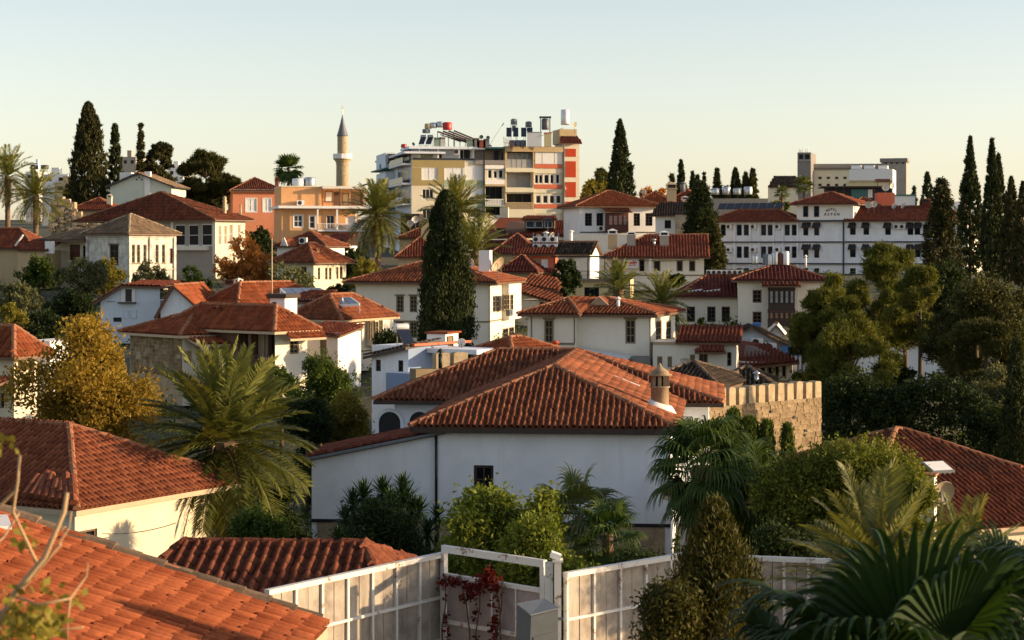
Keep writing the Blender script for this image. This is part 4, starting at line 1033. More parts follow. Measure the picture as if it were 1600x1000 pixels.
# ------------------------------------------------------------------ castle wall
STV = []
def stone_var(i):
    r = random.Random(i); m = MB(); j = lambda s: r.uniform(-s, s)
    f = [(-.5 + j(.06), -1, -.5 + j(.08)), (.5 + j(.06), -1, -.5 + j(.08)), (.5 + j(.06), -1, .5 + j(.08)), (-.5 + j(.06), -1, .5 + j(.08))]
    g = [(p[0] * .95 + j(.03), -1.1 - r.uniform(0, .5), p[2] * .93) for p in f]
    m.poly(g)
    for k in range(4): m.poly([f[k], f[(k+1) % 4], g[(k+1) % 4], g[k]]); m.poly([(f[k][0], 0, f[k][2]), (f[(k+1) % 4][0], 0, f[(k+1) % 4][2]), f[(k+1) % 4], f[k]])
    return m
def battlement(name, label, A, B, spacing, mw, mh, thick, base, stones=True, mat='stone_block', seed=1):
    A, B = Vector(A), Vector(B); dv = B - A; L = math.hypot(dv.x, dv.y); zb = min(base, gz(A.x, A.y), gz(B.x, B.y)) - .2
    root = thing(name, label, 'wall', (A.x, A.y, zb), math.atan2(dv.y, dv.x)); h = (A.z + B.z) / 2 - zb; zc = h - mh
    m = MB(); m.box(0, 0, 0, L, thick, zc); m.build('core', 'mortar', root)
    n = int(L / spacing); r = random.Random(seed)
    for i in range(n):
        x = L - (i + 1) * spacing + spacing * .5 - mw * .5 + .1; m = MB(); hh = mh * r.uniform(.93, 1.02); t = min(thick * .8, .42); e = [r.uniform(-.02, .02) for _ in range(8)]
        q = [(x + e[0], -.02, zc + .002), (x + mw + e[1], -.02, zc + .002), (x + mw + e[2], -.02, zc + hh * .95), (x + mw * .8, -.02, zc + hh), (x + mw * .2, -.02, zc + hh + e[3]), (x + e[4], -.02, zc + hh * .94)]
        bq = [(p[0], t, p[2]) for p in q]; m.poly(q); m.poly(bq[::-1])
        for k in range(6): m.poly([q[k], bq[k], bq[(k+1) % 6], q[(k+1) % 6]])
        m.build('merlon', 'stone_pale', root)
    if stones:
        vs = [stone_var(i).mesh('stone', mat) for i in range(8)]; z = zc; todo = []
        while z > max(0, zc - 3.6):
            ch = r.uniform(.11, .26); x = -.1
            while x < L:
                sw = r.uniform(.14, .55); x1 = min(L, x + sw)
                if r.random() > .05: todo.append(((x + x1) / 2, z - ch / 2, (x1 - x) * r.uniform(.94, 1.02), ch * r.uniform(.9, 1.02)))
                x = x1
            z -= ch
        todo = [t for t in todo if t[0] > 0.1]
        todo.sort(key=lambda t: -t[1]); big = MB()
        for i, (x, z, sw, ch) in enumerate(todo):
            k = r.randrange(8); dp = r.uniform(.006, .032)
            if i < 300:
                o = link('stone', vs[k], root); o.location = (x + r.gauss(0, .012), 0, z + r.gauss(0, .016)); o.scale = (sw, dp, ch); o.rotation_euler = (0, r.gauss(0, .05), 0)
            else:
                s = stone_var(k)
                for fc in s.f: big.poly([(x + s.v[q][0] * sw, s.v[q][1] * dp, z + s.v[q][2] * ch) for q in fc])
        for _ in range(9):
            x, z = r.uniform(2, L - .3), zc - r.uniform(.35, 1.9); q = MB(); q.poly([(x + .09 * math.cos(a) * r.uniform(.7, 1.2), -.062, z + .08 * math.sin(a) * r.uniform(.7, 1.2)) for a in [6.283 * k / 9 for k in range(9)]]); q.build('putlog_hole', 'dark', root)
        if big.v: big.build('lower_stones', mat, root, 'stuff')
    return root
battlement('castle_wall', 'sunlit crenellated stone castle wall behind the big fan palm', ray(1052, 614, 79.2), ray(1283, 592, 86.4), .68, .45, .78, .9, gz(10, 84))
battlement('castle_wall', 'short row of pale merlons beside the blue walled house', ray(650, 553, 86), ray(730, 549, 87), .86, .68, .72, .8, gz(-4, 86), stones=False, seed=5)
# ------------------------------------------------------------------ house with big red roof, right edge
rh = Bd('red_roofed_house', 'house at the right edge with broad red pyramid roof and skylight', 'house', 1340, 50, 65, 836, 868, W=9.2, D=9.4, mat='cream')
rh.walls()
rh.hip(672, oh=.45, ax='y', mat='tile_brown', near=300, under='beam_light', tw=.18, tl=.30)
def rh_details():
    b = rh
    # skylight on the slope facing the garden
    ax, ay, az = b.x1 + .45 - (b.x1 - b.x0 + .9) / 2, b.D / 2, b.zz(672, (b.x0 + b.x1) / 2, b.D / 2)
    B, C_, Q = Vector((b.x1 + .45, -.45, b.H)), Vector((b.x1 + .45, b.D + .45, b.H)), Vector((ax, ay, az))
    e = Vector((0, 1, 0)); n = e.cross(Q - B).normalized(); n = n if n.z > 0 else -n; t = n.cross(e); t = t if t.z > 0 else -t
    best = None
    for i in range(60):
        for j in range(60):
            p = B + e * (i * .16) + t * (j * .09); wv = b.world @ p; px, py = wv.x / wv.y * F + 800, HY - (wv.z - CZ) / wv.y * F
            dd = (px - 1466) ** 2 + (py - 736) ** 2
            if best is None or dd < best[0]: best = (dd, p)
    p = best[1]; m = MB()
    for hw, hh, off, k in ((.38, .30, .16, 0), (.33, .25, .175, 1)):
        q = [p + e * sx * hw + t * sy * hh + n * off for sx, sy in ((-1, -1), (1, -1), (1, 1), (-1, 1))]; m.poly(q, k)
        if k == 0:
            for i in range(4): m.poly([q[i], q[(i+1) % 4], q[(i+1) % 4] - n * .16, q[i] - n * .16], 0)
    m.build('skylight', ['grey_metal', 'canvas'], b.roof)
    c = ray(1449, 745, 48.6); c2 = ray(1449, 815, 48.6); g = gz(c.x, c.y); h = c.z - g
    root = thing('roof_stack', 'square cream masonry stack in front of the right hand red roof', 'chimney', (c.x, c.y, g), R(-20))
    m = MB(); m.box(-.17, 0, 0, .17, .5, h); m.build('shaft', 'ivory', root); m = MB(); m.box(-.21, -.04, h + .002, .21, .54, h + .06); m.build('capping', 'ridge', root)
    dish('beige satellite dish beside the cream stack on the right red roof', ray(1472, 772, 48.3), .36, 20, 'dish_beige')
rh_details()
def W(b, face, rects, **k):
    for r in rects: b.win(face, *r, **k)
OL = dict(fm='wood_olive', pm='glass_soft', dep=.10, fw=.10, nx=2, ny=3)
DK = dict(fm='wood_dark', pm='glass', dep=.12, fw=.07, nx=2, ny=3)
WH = dict(fm='white_paint', pm='glass_blue', dep=.1, fw=.07, nx=2, ny=2)
# house C: cream with bay, in front of palms
c = Bd('cream_house', 'cream house with olive framed windows behind the main tiled roof', 'house', 1016, 115, 16, 491, 572, pl=829.5, pr=1055, mat='ivory')
c.win(FRONT, 977, 499, 993, 537, **OL, hood=True); W(c, SIDE, [(1025, 501, 1034, 535), (1041, 501, 1049, 535)], **OL)
c.walls()
x1 = c.fx(898, -.75); c.block('bay_wall', c.x0, -.75, c.zz(549, c.x0, 0), x1, -.003, c.H, 'ivory')
c.win(('F', -.75), 851, 499, 865, 536, **OL, hood=True, hole=False)
c.band(('F', -.75), 537.5, .12, .06, 'wood_olive', (830, 898)); c.band(SIDE, 537, .14, .07, 'wood_olive')
for px in (830.5, 897.5): c.post(c.fx(px, -.75), -.75, c.zz(537, c.fx(px, -.75), -.75), c.H, .07, 'wood_olive')
c.post(0, 0, 0, c.H, .06, 'wood_olive')
c.hip(465, oh=.55, ax='x', mat='tile', tw=.23)
m = MB(); X, Y = c.fx(885, -1.2), -1.3
ro2 = c.roofmats([[(c.x0 - .5, -1.3, c.H), (x1 + .45, -1.3, c.H), (x1 - .9, 1.2, c.H + .85)], [(x1 + .45, -1.3, c.H), (x1 + .45, 2.6, c.H + .86), (x1 - .9, 2.6, c.H + .9), (x1 - .9, 1.2, c.H + .87)], [(c.x0 - .5, 3, c.H + .2), (c.x0 - .5, -1.3, c.H), (x1 - .9, 1.2, c.H + .86)]], [((x1 + .45, -1.3, c.H), (x1 - .9, 1.2, c.H + .87)), ((c.x0 - .5, -1.3, c.H), (x1 - .9, 1.2, c.H + .87))], 'tile', name='bay_roof')
def dormer(b, px0, py0, px1, py1, yl, mat='beam_light', tm='tile'):
    a, d_ = b.p3(px0, py1, yl), b.p3(px1, py1, yl); z1 = b.zz(py0, (a.x + d_.x) / 2, yl); xm = (a.x + d_.x) / 2; D = 1.4
    m = MB(); m.poly([a, d_, (xm, yl, z1)]); m.poly([a, (xm, yl, z1), (xm, yl + D, z1), (a.x, yl + D, a.z)], 1); m.poly([d_, (xm, yl, z1), (xm, yl + D, z1), (d_.x, yl + D, a.z)], 1)
    for s, e in ((a, (xm, yl, z1)), (d_, (xm, yl, z1))): m.beam(Vector(s) - Vector((0, .1, 0)), Vector(e) - Vector((0, .1, -.02)), .12, .07, 0)
    m.build('dormer', [mat, tm], b.root)
dormer(c, 922, 464, 951, 477, 1.4)
vent('white forked vent pipe on the cream house roof', wpt(c, 966, 478, 1.2), .35, .10, 'white_paint')
# awning roof and grey annex below
c.add('annex_wall', ('F', -.8), 986, 557, 1017, 577, -.7, .2, 'grey_concrete')
a, b2 = c.p3(905, 543, -.2), c.p3(990, 557, -.2); m = MB(); m.poly([a, (b2.x, -.2, b2.z + .05), (b2.x, -2.4, b2.z - .1), (a.x, -2.4, a.z - .15)]); m.poly([(a.x, -.2, a.z - .06), (b2.x, -.2, b2.z - .01), (b2.x, -2.4, b2.z - .16), (a.x, -2.4, a.z - .21)]); m.build('canvas_awning', 'canvas', c.root)
vent('rust red stovepipe standing in front of the cream house wall', ray(868, 545, 108), .25, .13, 'red_paint')
# low annex with red roof to the right of house C
an = Bd('low_annex', 'low cream annex with red tiled roof, door canopy and dish, right of the cream house', 'house', 1150, 113, 9, 535, 600, pl=1020, D=4.0, mat='ivory')
W(an, FRONT, [(1027, 557, 1035, 575), (1043, 557, 1050, 574), (1078, 554, 1086, 575)], **OL); an.win(FRONT, 1092, 551, 1106, 580, 2, 1, 'wood_olive', 'wood_dark', .1, .06, name='door'); an.win(FRONT, 1136, 550, 1143, 572, 1, 2, 'wood_olive', 'glass', .1, .05)
an.walls()
an.lean([(an.fx(1056), -.35, an.H + .02), (.3, -.35, an.H), (.3, 3.2, an.H + .78), (an.fx(1056), 3.2, an.H + .82)], 'tile_red', 'roof')
z = an.zz(549, an.fx(1110), -.6); an.lean([(an.fx(1087), -1.0, z), (an.fx(1136), -1.0, z), (an.fx(1128), -.02, z + .42), (an.fx(1097), -.02, z + .42)], 'tile_red', 'door_canopy')
an.band(FRONT, 536.5, .14, .08, 'gutter')
dish('large white satellite dish in front of the low cream annex', ray(1069, 569, 106), .42, 10)
# house B
b = Bd('white_house', 'two storey white house behind the tall cypress with hipped red roof', 'house', 765, 140, 12, 441, 548, pl=556, pr=804, mat='ivory')
W(b, FRONT, [(619, 462, 631, 488), (640, 462, 652, 488), (619, 503, 631, 528), (640, 503, 652, 528), (690, 462, 702, 488)], **{**OL, 'ny': 4}, hood=True)
W(b, SIDE, [(770, 462, 774.5, 488), (775.5, 462, 780, 488)], **{**OL, 'nx': 1})
b.walls()
k0, k1 = b.sy(784), b.D; m = MB(); m.box(.003, k0, b.zz(500, 0, k0), .55, k1 - .1, b.H); m.build('bay_wall', 'ivory', b.root)
for q in ((786, 460, 789.5, 484), (791, 460, 795, 484), (797, 460, 801, 484)): b.win(('S', .55), *q, 1, 3, 'wood_olive', 'glass_soft', .1, .06, hole=False)
for q in ((785, 513, 793, 528), (795, 511, 802, 526)): b.win(SIDE, *q, 2, 2, 'wood_olive', 'glass', .1, .06, hole=False, name='arched_window')
b.band(FRONT, 502, .1, .05, 'wood_olive'); b.band(SIDE, 502, .1, .05, 'wood_olive', (766, 784)); b.post(0, 0, 0, b.H, .07, 'wood_olive')
b.band(FRONT, 442.5, .14, .1, 'wood_olive')
b.hip(407, oh=.75, ax='x', mat='tile', tw=.24)
b.add('roof_stack', ('F', 2.0), 748, 391, 765, 424, -.9, 0, 'white_paint')
dish('big white satellite dish left of the white stack on the roof behind the cypress', wpt(b, 731, 411, 3.2), .48, -10)
dish('big beige satellite dish seen edge on, right of the white roof stack', wpt(b, 778, 413, 2.4), .62, 55, 'dish_beige', 35)
ac_unit('dark boxed cooling unit on the bay of the two storey white house', b.world @ Vector((.62, k0 + .6, b.zz(495, .5, k0))), -b.th + R(90), 1.2, .5, .3, mat='grey_metal')
# small houses right of B
e = Bd('narrow_house', 'narrow cream house with stepped red roofs squeezed behind the two storey white house', 'house', 858, 152, 14, 470, 530, pl=800, D=6, mat='cream')
e.win(FRONT, 843, 472, 850, 480, 1, 1, 'wood', 'glass', .1, .05); e.walls()
e.roofmats([[(e.x0 - .3, -.3, e.H + .95), (.5, -.3, e.H - .1), (.5, 3.0, e.H + .35), (e.x0 - .3, 3.0, e.H + 1.5)]], [], 'tile_brown')
e.roofmats([[(e.x0 + .2, 3.0, e.H + 1.25), (.2, 3.0, e.H + .75), (-.6, 6, e.H + 1.7), (e.x0, 6, e.H + 1.9)]], [], 'tile', name='upper_roof')
# house D with solar panels
d = Bd('white_house', 'white house with flat solar panels on its red roof, left of centre', 'house', 529, 120, 25, 499, 572, pl=462, pr=602, mat='ivory')
d.win(SIDE, 549, 509, 556, 536, 1, 3, 'wood_olive', 'glass_soft', .1, .06, sill=True); d.win(SIDE, 549, 556, 556, 570, 1, 2, 'wood_olive', 'glass_soft', .1, .06)
d.walls()
k0 = d.sy(573); m = MB(); m.box(.003, k0, d.zz(540, 0, k0), .6, d.D, d.H); m.build('bay_wall', 'ivory', d.root)
for q in ((577, 502, 581, 530), (585, 502, 590, 530), (592, 500, 597, 525)): d.win(('S', .6), *q, 2, 3, 'wood_olive', 'glass_soft', .1, .05, hole=False)
d.band(SIDE, 552, .1, .05, 'wood_olive')
pl = d.hip(460, oh=.7, ax='y', mat='tile', tw=.23, ends=(1, 1), under='beam_light')
d.add('roof_lantern', ('F', 1.2), 451, 467, 496, 489, -2.2, 0, 'white')
z = d.zz(471, d.fx(475, 1.2), 1.0); d.lean([(d.fx(447, 1), .9, z), (d.fx(500, 1), .9, z), (d.fx(497, 1), 3.4, z + .6), (d.fx(450, 1), 3.4, z + .6)], 'tile_brown', 'lantern_roof')
def pv(b, label, q, nx, yl0, yl1):
    """flat solar panel; q = pixel corners (near left, near right, far right, far left)"""
    P = [b.world @ b.p3(*q[0], yl0), b.world @ b.p3(*q[1], yl0), b.world @ b.p3(*q[2], yl1), b.world @ b.p3(*q[3], yl1)]
    root = thing('solar_array', label, 'solar panel', P[0]); P = [p - P[0] for p in P]; up = Vector((0, 0, .06))
    for i in range(nx):
        l = lambda a, c, t: a.lerp(c, t); t0, t1 = i / nx + .01, (i + 1) / nx - .01
        qd = [l(P[0], P[1], t0), l(P[0], P[1], t1), l(P[3], P[2], t1), l(P[3], P[2], t0)]; m = MB(); m.poly([v + up for v in qd]); m.poly(qd[::-1])
        for j in range(4): m.poly([qd[j], qd[(j+1) % 4], qd[(j+1) % 4] + up, qd[j] + up])
        m.build('collector', 'solar_grey', root)
    m = MB()
    for j in range(4): m.beam(P[j], P[(j+1) % 4], .07, .16)
    for p in P: m.beam(p, p - Vector((0, 0, .5)), .05, .05)
    m.build('frame', 'white_paint', root); return root
pv(d, 'long flat solar panel on the ridge of the left white house', ((450, 463), (517, 461), (500, 451.5), (438, 452)), 4, 2.6, 4.2)
pv(d, 'second flat solar panel lower on the red slope beside a closed parasol', ((504, 478.5), (562, 476), (548, 466), (499, 467)), 4, .9, 2.2)
p = wpt(d, 535, 486, 1.6); um = thing('parasol', 'closed white parasol standing on the red roof terrace by solar panels', 'parasol', p)
m = MB(); m.lathe([(.16, .02), (.15, .12), (.11, .45), (.05, .80), (.01, .86)], (0, 0, 0), 10); m.build('canopy', 'canvas', um); m = MB(); m.tube([(0, 0, -.4), (0, 0, .9)], .02, 6); m.build('pole', 'white_paint', um)
# small white roof box left of D
bx = Bd('roof_box', 'small white roof hut with dark flat cap between two red roofs', 'hut', 445, 112, 20, 466, 500, pl=422, D=1.6, mat='white'); bx.win(FRONT, 425, 472, 432, 477, 1, 1, 'wood_dark', 'black', .08, 0); bx.walls(); bx.block('cap', bx.x0 - .15, -.15, bx.H + .002, .15, 1.75, bx.H + .25, 'wood_dark')
# house E: two roofs with stone wall
e = Bd('stone_house', 'stone walled house with bright orange hip roof and porch, centre left', 'house', 285, 105, 47, 523, 600, pl=203, D=8.2, mat='stone_pale')
e.win(SIDE, 286.5, 548, 298, 566, 1, 1, 'beam_light', 'curtain_warm', .1, .05, hole=False); W(e, SIDE, [(306, 542, 320, 562), (337, 540, 354, 562)], fm='beam_light', pm='ivory', nx=2, ny=1, dep=.2, fw=.05)
e.win(SIDE, 360, 540, 386, 575, 3, 1, 'wood', 'glass', .6, .06)
e.walls(side_mat='ivory')
e.hip(485, oh=.5, ax='y', mat='tile_bright', tw=.24, under='beam_light')
z = e.zz(537, 1.2, 1.0); e.lean([(1.55, .1, z), (1.55, e.sy(388, 1.5), z), (.02, e.sy(380, 0) , z + .42), (.02, .1, z + .42)], 'tile_bright', 'porch_roof', under='beam_light')
for y in (2.2, e.sy(366, 1.4)): e.post(1.4, y, 0, z - .12, .09, 'wood_red', 'porch_post')
e.chimney(331, 478, 339, 492, 2.2, 'tile_red', 'tile_red', .35)
# climbing plant stem on stone wall
def stones_on(b, face, px0, py0, px1, py1, seed, mat='stone_old', sz=.3):
    a0, a1, z0, z1 = b.rect(face, px0, py0, px1, py1); r = random.Random(seed); m = MB(); z = z0
    while z < z1:
        h = r.uniform(.6, 1) * sz * .62; a = a0
        while a < a1:
            w_ = min(r.uniform(.6, 1.5) * sz, a1 - a)
            if w_ > .04 and r.random() > .08:
                p = r.uniform(.01, .045); k, o = face; i = .012
                b.fbox(m, face, a + i, a + w_ - i, z + i, z + h - i, .001, p)
            a += w_
        z += h
    m.build('stonework', mat, b.root, 'stuff')
stones_on(e, FRONT, 204, 526, 284.5, 585, 4, 'stone_block', .42)
f = Bd('veranda_house', 'red roofed house with glazed dark veranda beside the stone house', 'house', 430, 103, 40, 517, 590, W=8.5, pr=480, mat='ivory')
f.win(FRONT, 372, 521, 388, 562, 2, 1, 'wood', 'glass_soft', .5, .06); f.win(FRONT, 392, 520, 416, 562, 2, 1, 'wood_dark', 'curtain_warm', .5, .06); f.win(FRONT, 419, 519, 428.5, 556, 1, 1, 'wood_dark', 'glass', .3, .05)
f.win(SIDE, 453, 531, 467, 553, 2, 3, 'wood_olive', 'glass_soft', .1, .08, hood=True)
f.walls(mats='wood', side_mat='ivory')
f.hip(477, oh=.55, ax='x', mat='tile_bright', tw=.24, under='beam_light')
z = f.zz(526, .6, f.sy(480)); f.lean([(1.1, f.sy(452, 1.), z), (1.1, f.sy(508, 1.), z), (.02, f.sy(500, 0), z + .45), (.02, f.sy(446, 0), z + .45)], 'tile_bright', 'door_roof', under='beam_light')
a0, a1, z0, z1 = f.rect(('F', -.5), 385, 557, 425, 571); m = MB()
for i in range(14): x = a0 + (a1 - a0) * i / 13; m.box(x - .02, -.52, z0, x + .02, -.48, z1)
m.box(a0, -.54, z1, a1, -.46, z1 + .06); m.box(a0, -.55, z0 - .12, a1, -.003, z0); m.build('balcony', 'wood_dark', f.root)
g_ = Bd('white_annex', 'plain white annex wall between veranda house and solar panel house', 'house', 528, 112, 22, 520, 590, pl=470, D=3, mat='white'); g_.win(FRONT, 500, 530, 510, 565, 1, 2, 'wood_olive', 'wood_olive', .1, .06); g_.walls(); g_.lean([(g_.x0, -.2, g_.H), (.2, -.2, g_.H - .15), (.2, 3, g_.H + .3), (g_.x0, 3, g_.H + .45)], 'tile_red', 'roof')
# house F white gables
f1 = Bd('white_house', 'bluish white gabled house with open white shutters behind the autumn tree', 'house', 250, 140, 5, 468, 510, pl=157, D=6, mat='bluewhite')
f1.win(FRONT, 166, 462, 180, 472, 1, 1, 'wood_dark', 'black', .15, .05); f1.win(FRONT, 197, 452, 206, 471, 1, 1, 'wood_dark', 'wood_dark', .15, .05, name='balcony_door', hole=False); f1.win(FRONT, 177, 496, 190, 503, 1, 1, 'wood_dark', 'black', .15, .04); f1.win(FRONT, 192, 484, 200, 497, 1, 1, 'bluewhite', 'bluewhite', .04, .05, hole=False, name='panel'); f1.win(FRONT, 203, 484, 213, 497, 1, 1, 'bluewhite', 'bluewhite', .04, .05, hole=False, name='panel')
zz = f1.zz(448, -2, 0); m = MB(); xa, xb = f1.fx(192), f1.fx(250)
f1.walls(hw=f1.zz(471, -3, 0))
m.poly([(f1.x0, -.001, f1.zz(471, f1.x0, 0)), (0, -.001, f1.zz(471, 0, 0)), (0, -.001, f1.zz(448, 0, 0)), (xa, -.001, f1.zz(448, xa, 0)), ]); m.build('gable_wall', 'bluewhite', f1.root)
f1.roofmats([[(f1.x0 - .5, 5, f1.zz(471, f1.x0, 0) - .15), (f1.x0 - .5, -.4, f1.zz(471, f1.x0, 0) - .15), (xa, -.4, f1.zz(446, xa, 0)), (xa, 5, f1.zz(446, xa, 0))], [(xa, -.4, f1.zz(446, xa, 0)), (0.3, -.4, f1.zz(447, 0, 0)), (.3, 5, f1.zz(447, 0, 0) + .25), (xa, 5, f1.zz(446, xa, 0) + .25)]], [], 'tile_red')
for (p0, p1) in ((190, 196), (206.5, 212)): f1.add('shutter', FRONT, p0, 451, p1, 472, .01, .10, 'shutter')
f1.add('balcony_slab', FRONT, 186, 472, 213, 474, .0, .4, 'wood_dark')
f2 = Bd('gabled_house', 'white gable wall with long orange roof stretching to the right', 'house', 314, 137, 6, 486, 515, pl=251, D=7.5, mat='white_cool')
f2.gable(272, 448, .35, 'tile_bright'); f2.walls(gable='y')
r2 = Bd('orange_roofed_house', 'low house under wide orange roof with mast and chimney stacks', 'house', 372, 139, 40, 482, 515, pl=315, D=9, mat='ivory'); r2.walls(); r2.hip(441, oh=.5, ax='y', mat='tile_bright')
r2.chimney(366, 434, 372, 456, 2.5, 'white', 'ivory', .5); r2.chimney(351, 436, 365, 458, 3.5, 'concrete', 'tile_red', .5)
mt = thing('mast', 'thin metal mast rising above the orange roof at left', 'mast', ray(425, 480, 139)); m = MB(); m.tube([(0, 0, -1), (0, 0, 4.9)], [.06, .035], 6); m.build('pole', 'beam_light', mt); m = MB(); m.lathe([(.01, 4.9), (.06, 4.94), (.01, 5.02)], (0, 0, 0), 6); m.build('finial', 'beam_light', mt)
# left edge house
le = Bd('roof_terrace_house', 'house cut by the left edge with red roof and cream pergola terrace', 'house', 22, 88, 30, 556, 660, W=9, pr=58, mat='cream')
le.win(SIDE, 28, 560, 40, 580, 2, 2, 'wood', 'glass_soft', .2, .06); le.win(FRONT, 0, 614, 7, 638, 1, 2, 'wood_olive', 'glass_soft', .1, .06); le.win(SIDE, 44, 562, 54, 580, 2, 1, 'wood', 'glass', .2, .06)
le.walls(); le.hip(508, oh=.6, ax='x', mat='tile_bright')
le.lean([(le.x0, -1.6, le.zz(603, 0, -1.6)), (.2, -1.6, le.zz(603, 0, -1.6)), (0, -.02, le.zz(590, 0, 0)), (le.x0, -.02, le.zz(590, 0, 0))], 'tile_red', 'lower_roof')
fw_ = Bd('white_terrace', 'low white parapet wall behind the autumn tree at left', 'wall', 78, 92, 20, 533, 560, pl=36, D=3, mat='white'); fw_.walls()
# G old house
g = Bd('old_mansion', 'weathered old stone mansion with cornice and worn grey tile roof', 'house', 202, 190, 35, 365, 446, pl=137, pr=272, mat='old_plaster')
g.win(FRONT, 171, 382, 185, 413, 2, 3, 'wood', 'glass', .18, .09, sill=True, hood=True)
W(g, SIDE, [(206, 382, 211, 411), (214, 382, 219, 411), (224, 382, 229, 411), (232.5, 382, 237.5, 411), (243, 382, 248, 411), (253, 382, 258, 411)], fm='wood_olive', pm='glass_soft', nx=1, ny=3, dep=.12, fw=.07, sill=True)
g.win(SIDE, 265, 388, 270, 412, 1, 1, 'wood', 'wood_red', .15, .05, name='door')
g.walls()
for fc in (FRONT, SIDE):
    for py, t, pr_ in ((366, .28, .30), (369.5, .16, .14), (373, .08, .06), (421, .14, .10)): g.band(fc, py, t, pr_, 'old_plaster', name='cornice')
for y in (0, g.D * .45, g.D): g.post(.02, y, 0, g.H, .3, 'old_plaster', 'pilaster')
g.post(g.x0, 0, 0, g.H, .3, 'old_plaster', 'pilaster')
g.hip(335, oh=.55, ax='y', mat='tile_old', capmat='stone_old', tw=.32)
def porch(b):
    y0 = 1.0; xl = b.fx(80, y0); xr = b.x0; z1 = b.zz(374, xl, y0); m = MB(); m.box(xl, y0, 0, xr - .003, 5, z1); m.build('porch_wall', 'cream', b.root)
    b.win(('F', y0), 110, 382, 125, 410, 1, 1, 'wood_red', 'wood_red', .1, .06, hole=False, name='door'); b.win(('F', y0), 130.5, 384, 136, 408, 1, 2, 'wood_dark', 'glass', .1, .05, hole=False)
    b.lean([(xl - .5, -.6, z1 - .1), (xr, -.6, z1 - .1), (xr, 3, z1 + 1.0), (xl + 1.4, 3, z1 + 1.0)], 'tile_old', 'porch_roof')
    a0, a1, z0, zt = b.rect(('F', -.4), 108, 409, 136, 421); m = MB()
    for i in range(13): x = a0 + (a1 - a0) * i / 12; m.lathe([(.05, 0), (.08, (zt - z0) * .3), (.04, (zt - z0) * .7), (.06, zt - z0)], (x, -.4, z0), 8)
    m.box(a0 - .1, -.5, zt, a1 + .1, -.3, zt + .1); m.box(a0 - .1, -.5, z0 - .3, a1 + .1, 1, z0); m.build('balustrade', 'old_plaster', b.root)
porch(g)
# H brown roofed house
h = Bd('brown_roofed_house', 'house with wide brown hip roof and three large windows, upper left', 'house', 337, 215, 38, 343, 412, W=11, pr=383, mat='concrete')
W(h, FRONT, [(273, 351, 289, 384), (294, 351, 310, 384), (314.5, 350, 331, 384)], fm='white_paint', pm='glass', nx=1, ny=2, dep=.15, fw=.10)
W(h, SIDE, [(341, 352, 346, 383), (350, 352, 355, 382), (358, 350, 364, 381), (371, 350, 376, 378)], fm='white_paint', pm='curtain_warm', nx=1, ny=2, dep=.12, fw=.07)
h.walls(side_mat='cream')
h.add('balcony_sill', FRONT, 270, 384, 327, 391, .003, .5, 'ivory'); h.add('pilaster', FRONT, 268, 347, 271.5, 384, .003, .12, 'ivory'); h.add('corner_pier', FRONT, 333, 345, 337.5, 412, .003, .1, 'ivory')
m = MB(); X0 = h.fx(158, 3)
h.x0 = X0; h.hip(300, oh=.75, ax='x', mat='tile_brown', tw=.32, kk=(.75 - X0 + .75) / 2 - .05); h.chimney(348, 306, 351.5, 330, 3, 'tan', 'tan', .25)
vent('thin cream flue at the right end of the brown hip roof', wpt(h, 376, 336, 6), 1.0, .12, 'beam_light')
# greenish gable
k = Bd('gable_house', 'pale green gabled house with two white chimneys in front of the dark cypresses', 'house', 268, 255, 4, 291, 345, pl=172, D=8, mat='green_wall')
k.gable(217, 271.5, .5, 'tile_old', under='dark_metal'); k.walls(gable='y')
for (px, py) in ((213.5, 280.5), (217.5, 277.5), (221.5, 280.5)):
    x, z = k.pt(FRONT, px, py); m = MB(); m.poly([(x + .13 * math.cos(a), -.012, z + .13 * math.sin(a)) for a in [6.2832 * i / 12 for i in range(12)]]); m.build('round_vent', 'black', k.root)
k.add('chimney', FRONT, 184, 269, 202, 291, -2.5, -.9, 'white_far'); k.add('chimney', FRONT, 226, 268, 235, 315, -.6, .12, 'white_far')
rr_ = Bd('low_red_roofed_house', 'low house with flat red tiled roof left of the pale green gable', 'house', 178, 245, 3, 328, 350, pl=112, D=6, mat='tan'); rr_.walls(); rr_.hip(309, oh=.4, ax='x', mat='tile_red'); rr_.chimney(167, 303, 174, 319, 1.0, 'cream', 'cream', .5)
# far left red roofs
a = Bd('shed', 'old shed with sagging red roof at the far left under the palms', 'shed', 52, 200, 12, 388, 420, W=12, D=6, mat='tan'); a.walls(); a.hip(357, oh=.4, ax='x', mat='tile_brown')
a = Bd('shed', 'second lower red roofed shed with pale gutter beside the mansion porch', 'shed', 72, 193, 8, 391, 420, pl=28, D=4, mat='tan'); a.walls(); a.lean([(a.x0, -.3, a.H), (.3, -.3, a.H), (.3, 4, a.H + 1.1), (a.x0, 4, a.H + 1.1)], 'tile_red', 'roof')
m = MB(); m.beam(a.p3(24, 384, -.4), a.p3(36, 367, -.4), .3, .12); m.build('gutter', 'white_paint', a.root); a.add('white_end_wall', FRONT, 70.5, 377, 82.5, 396, -.5, .05, 'white')
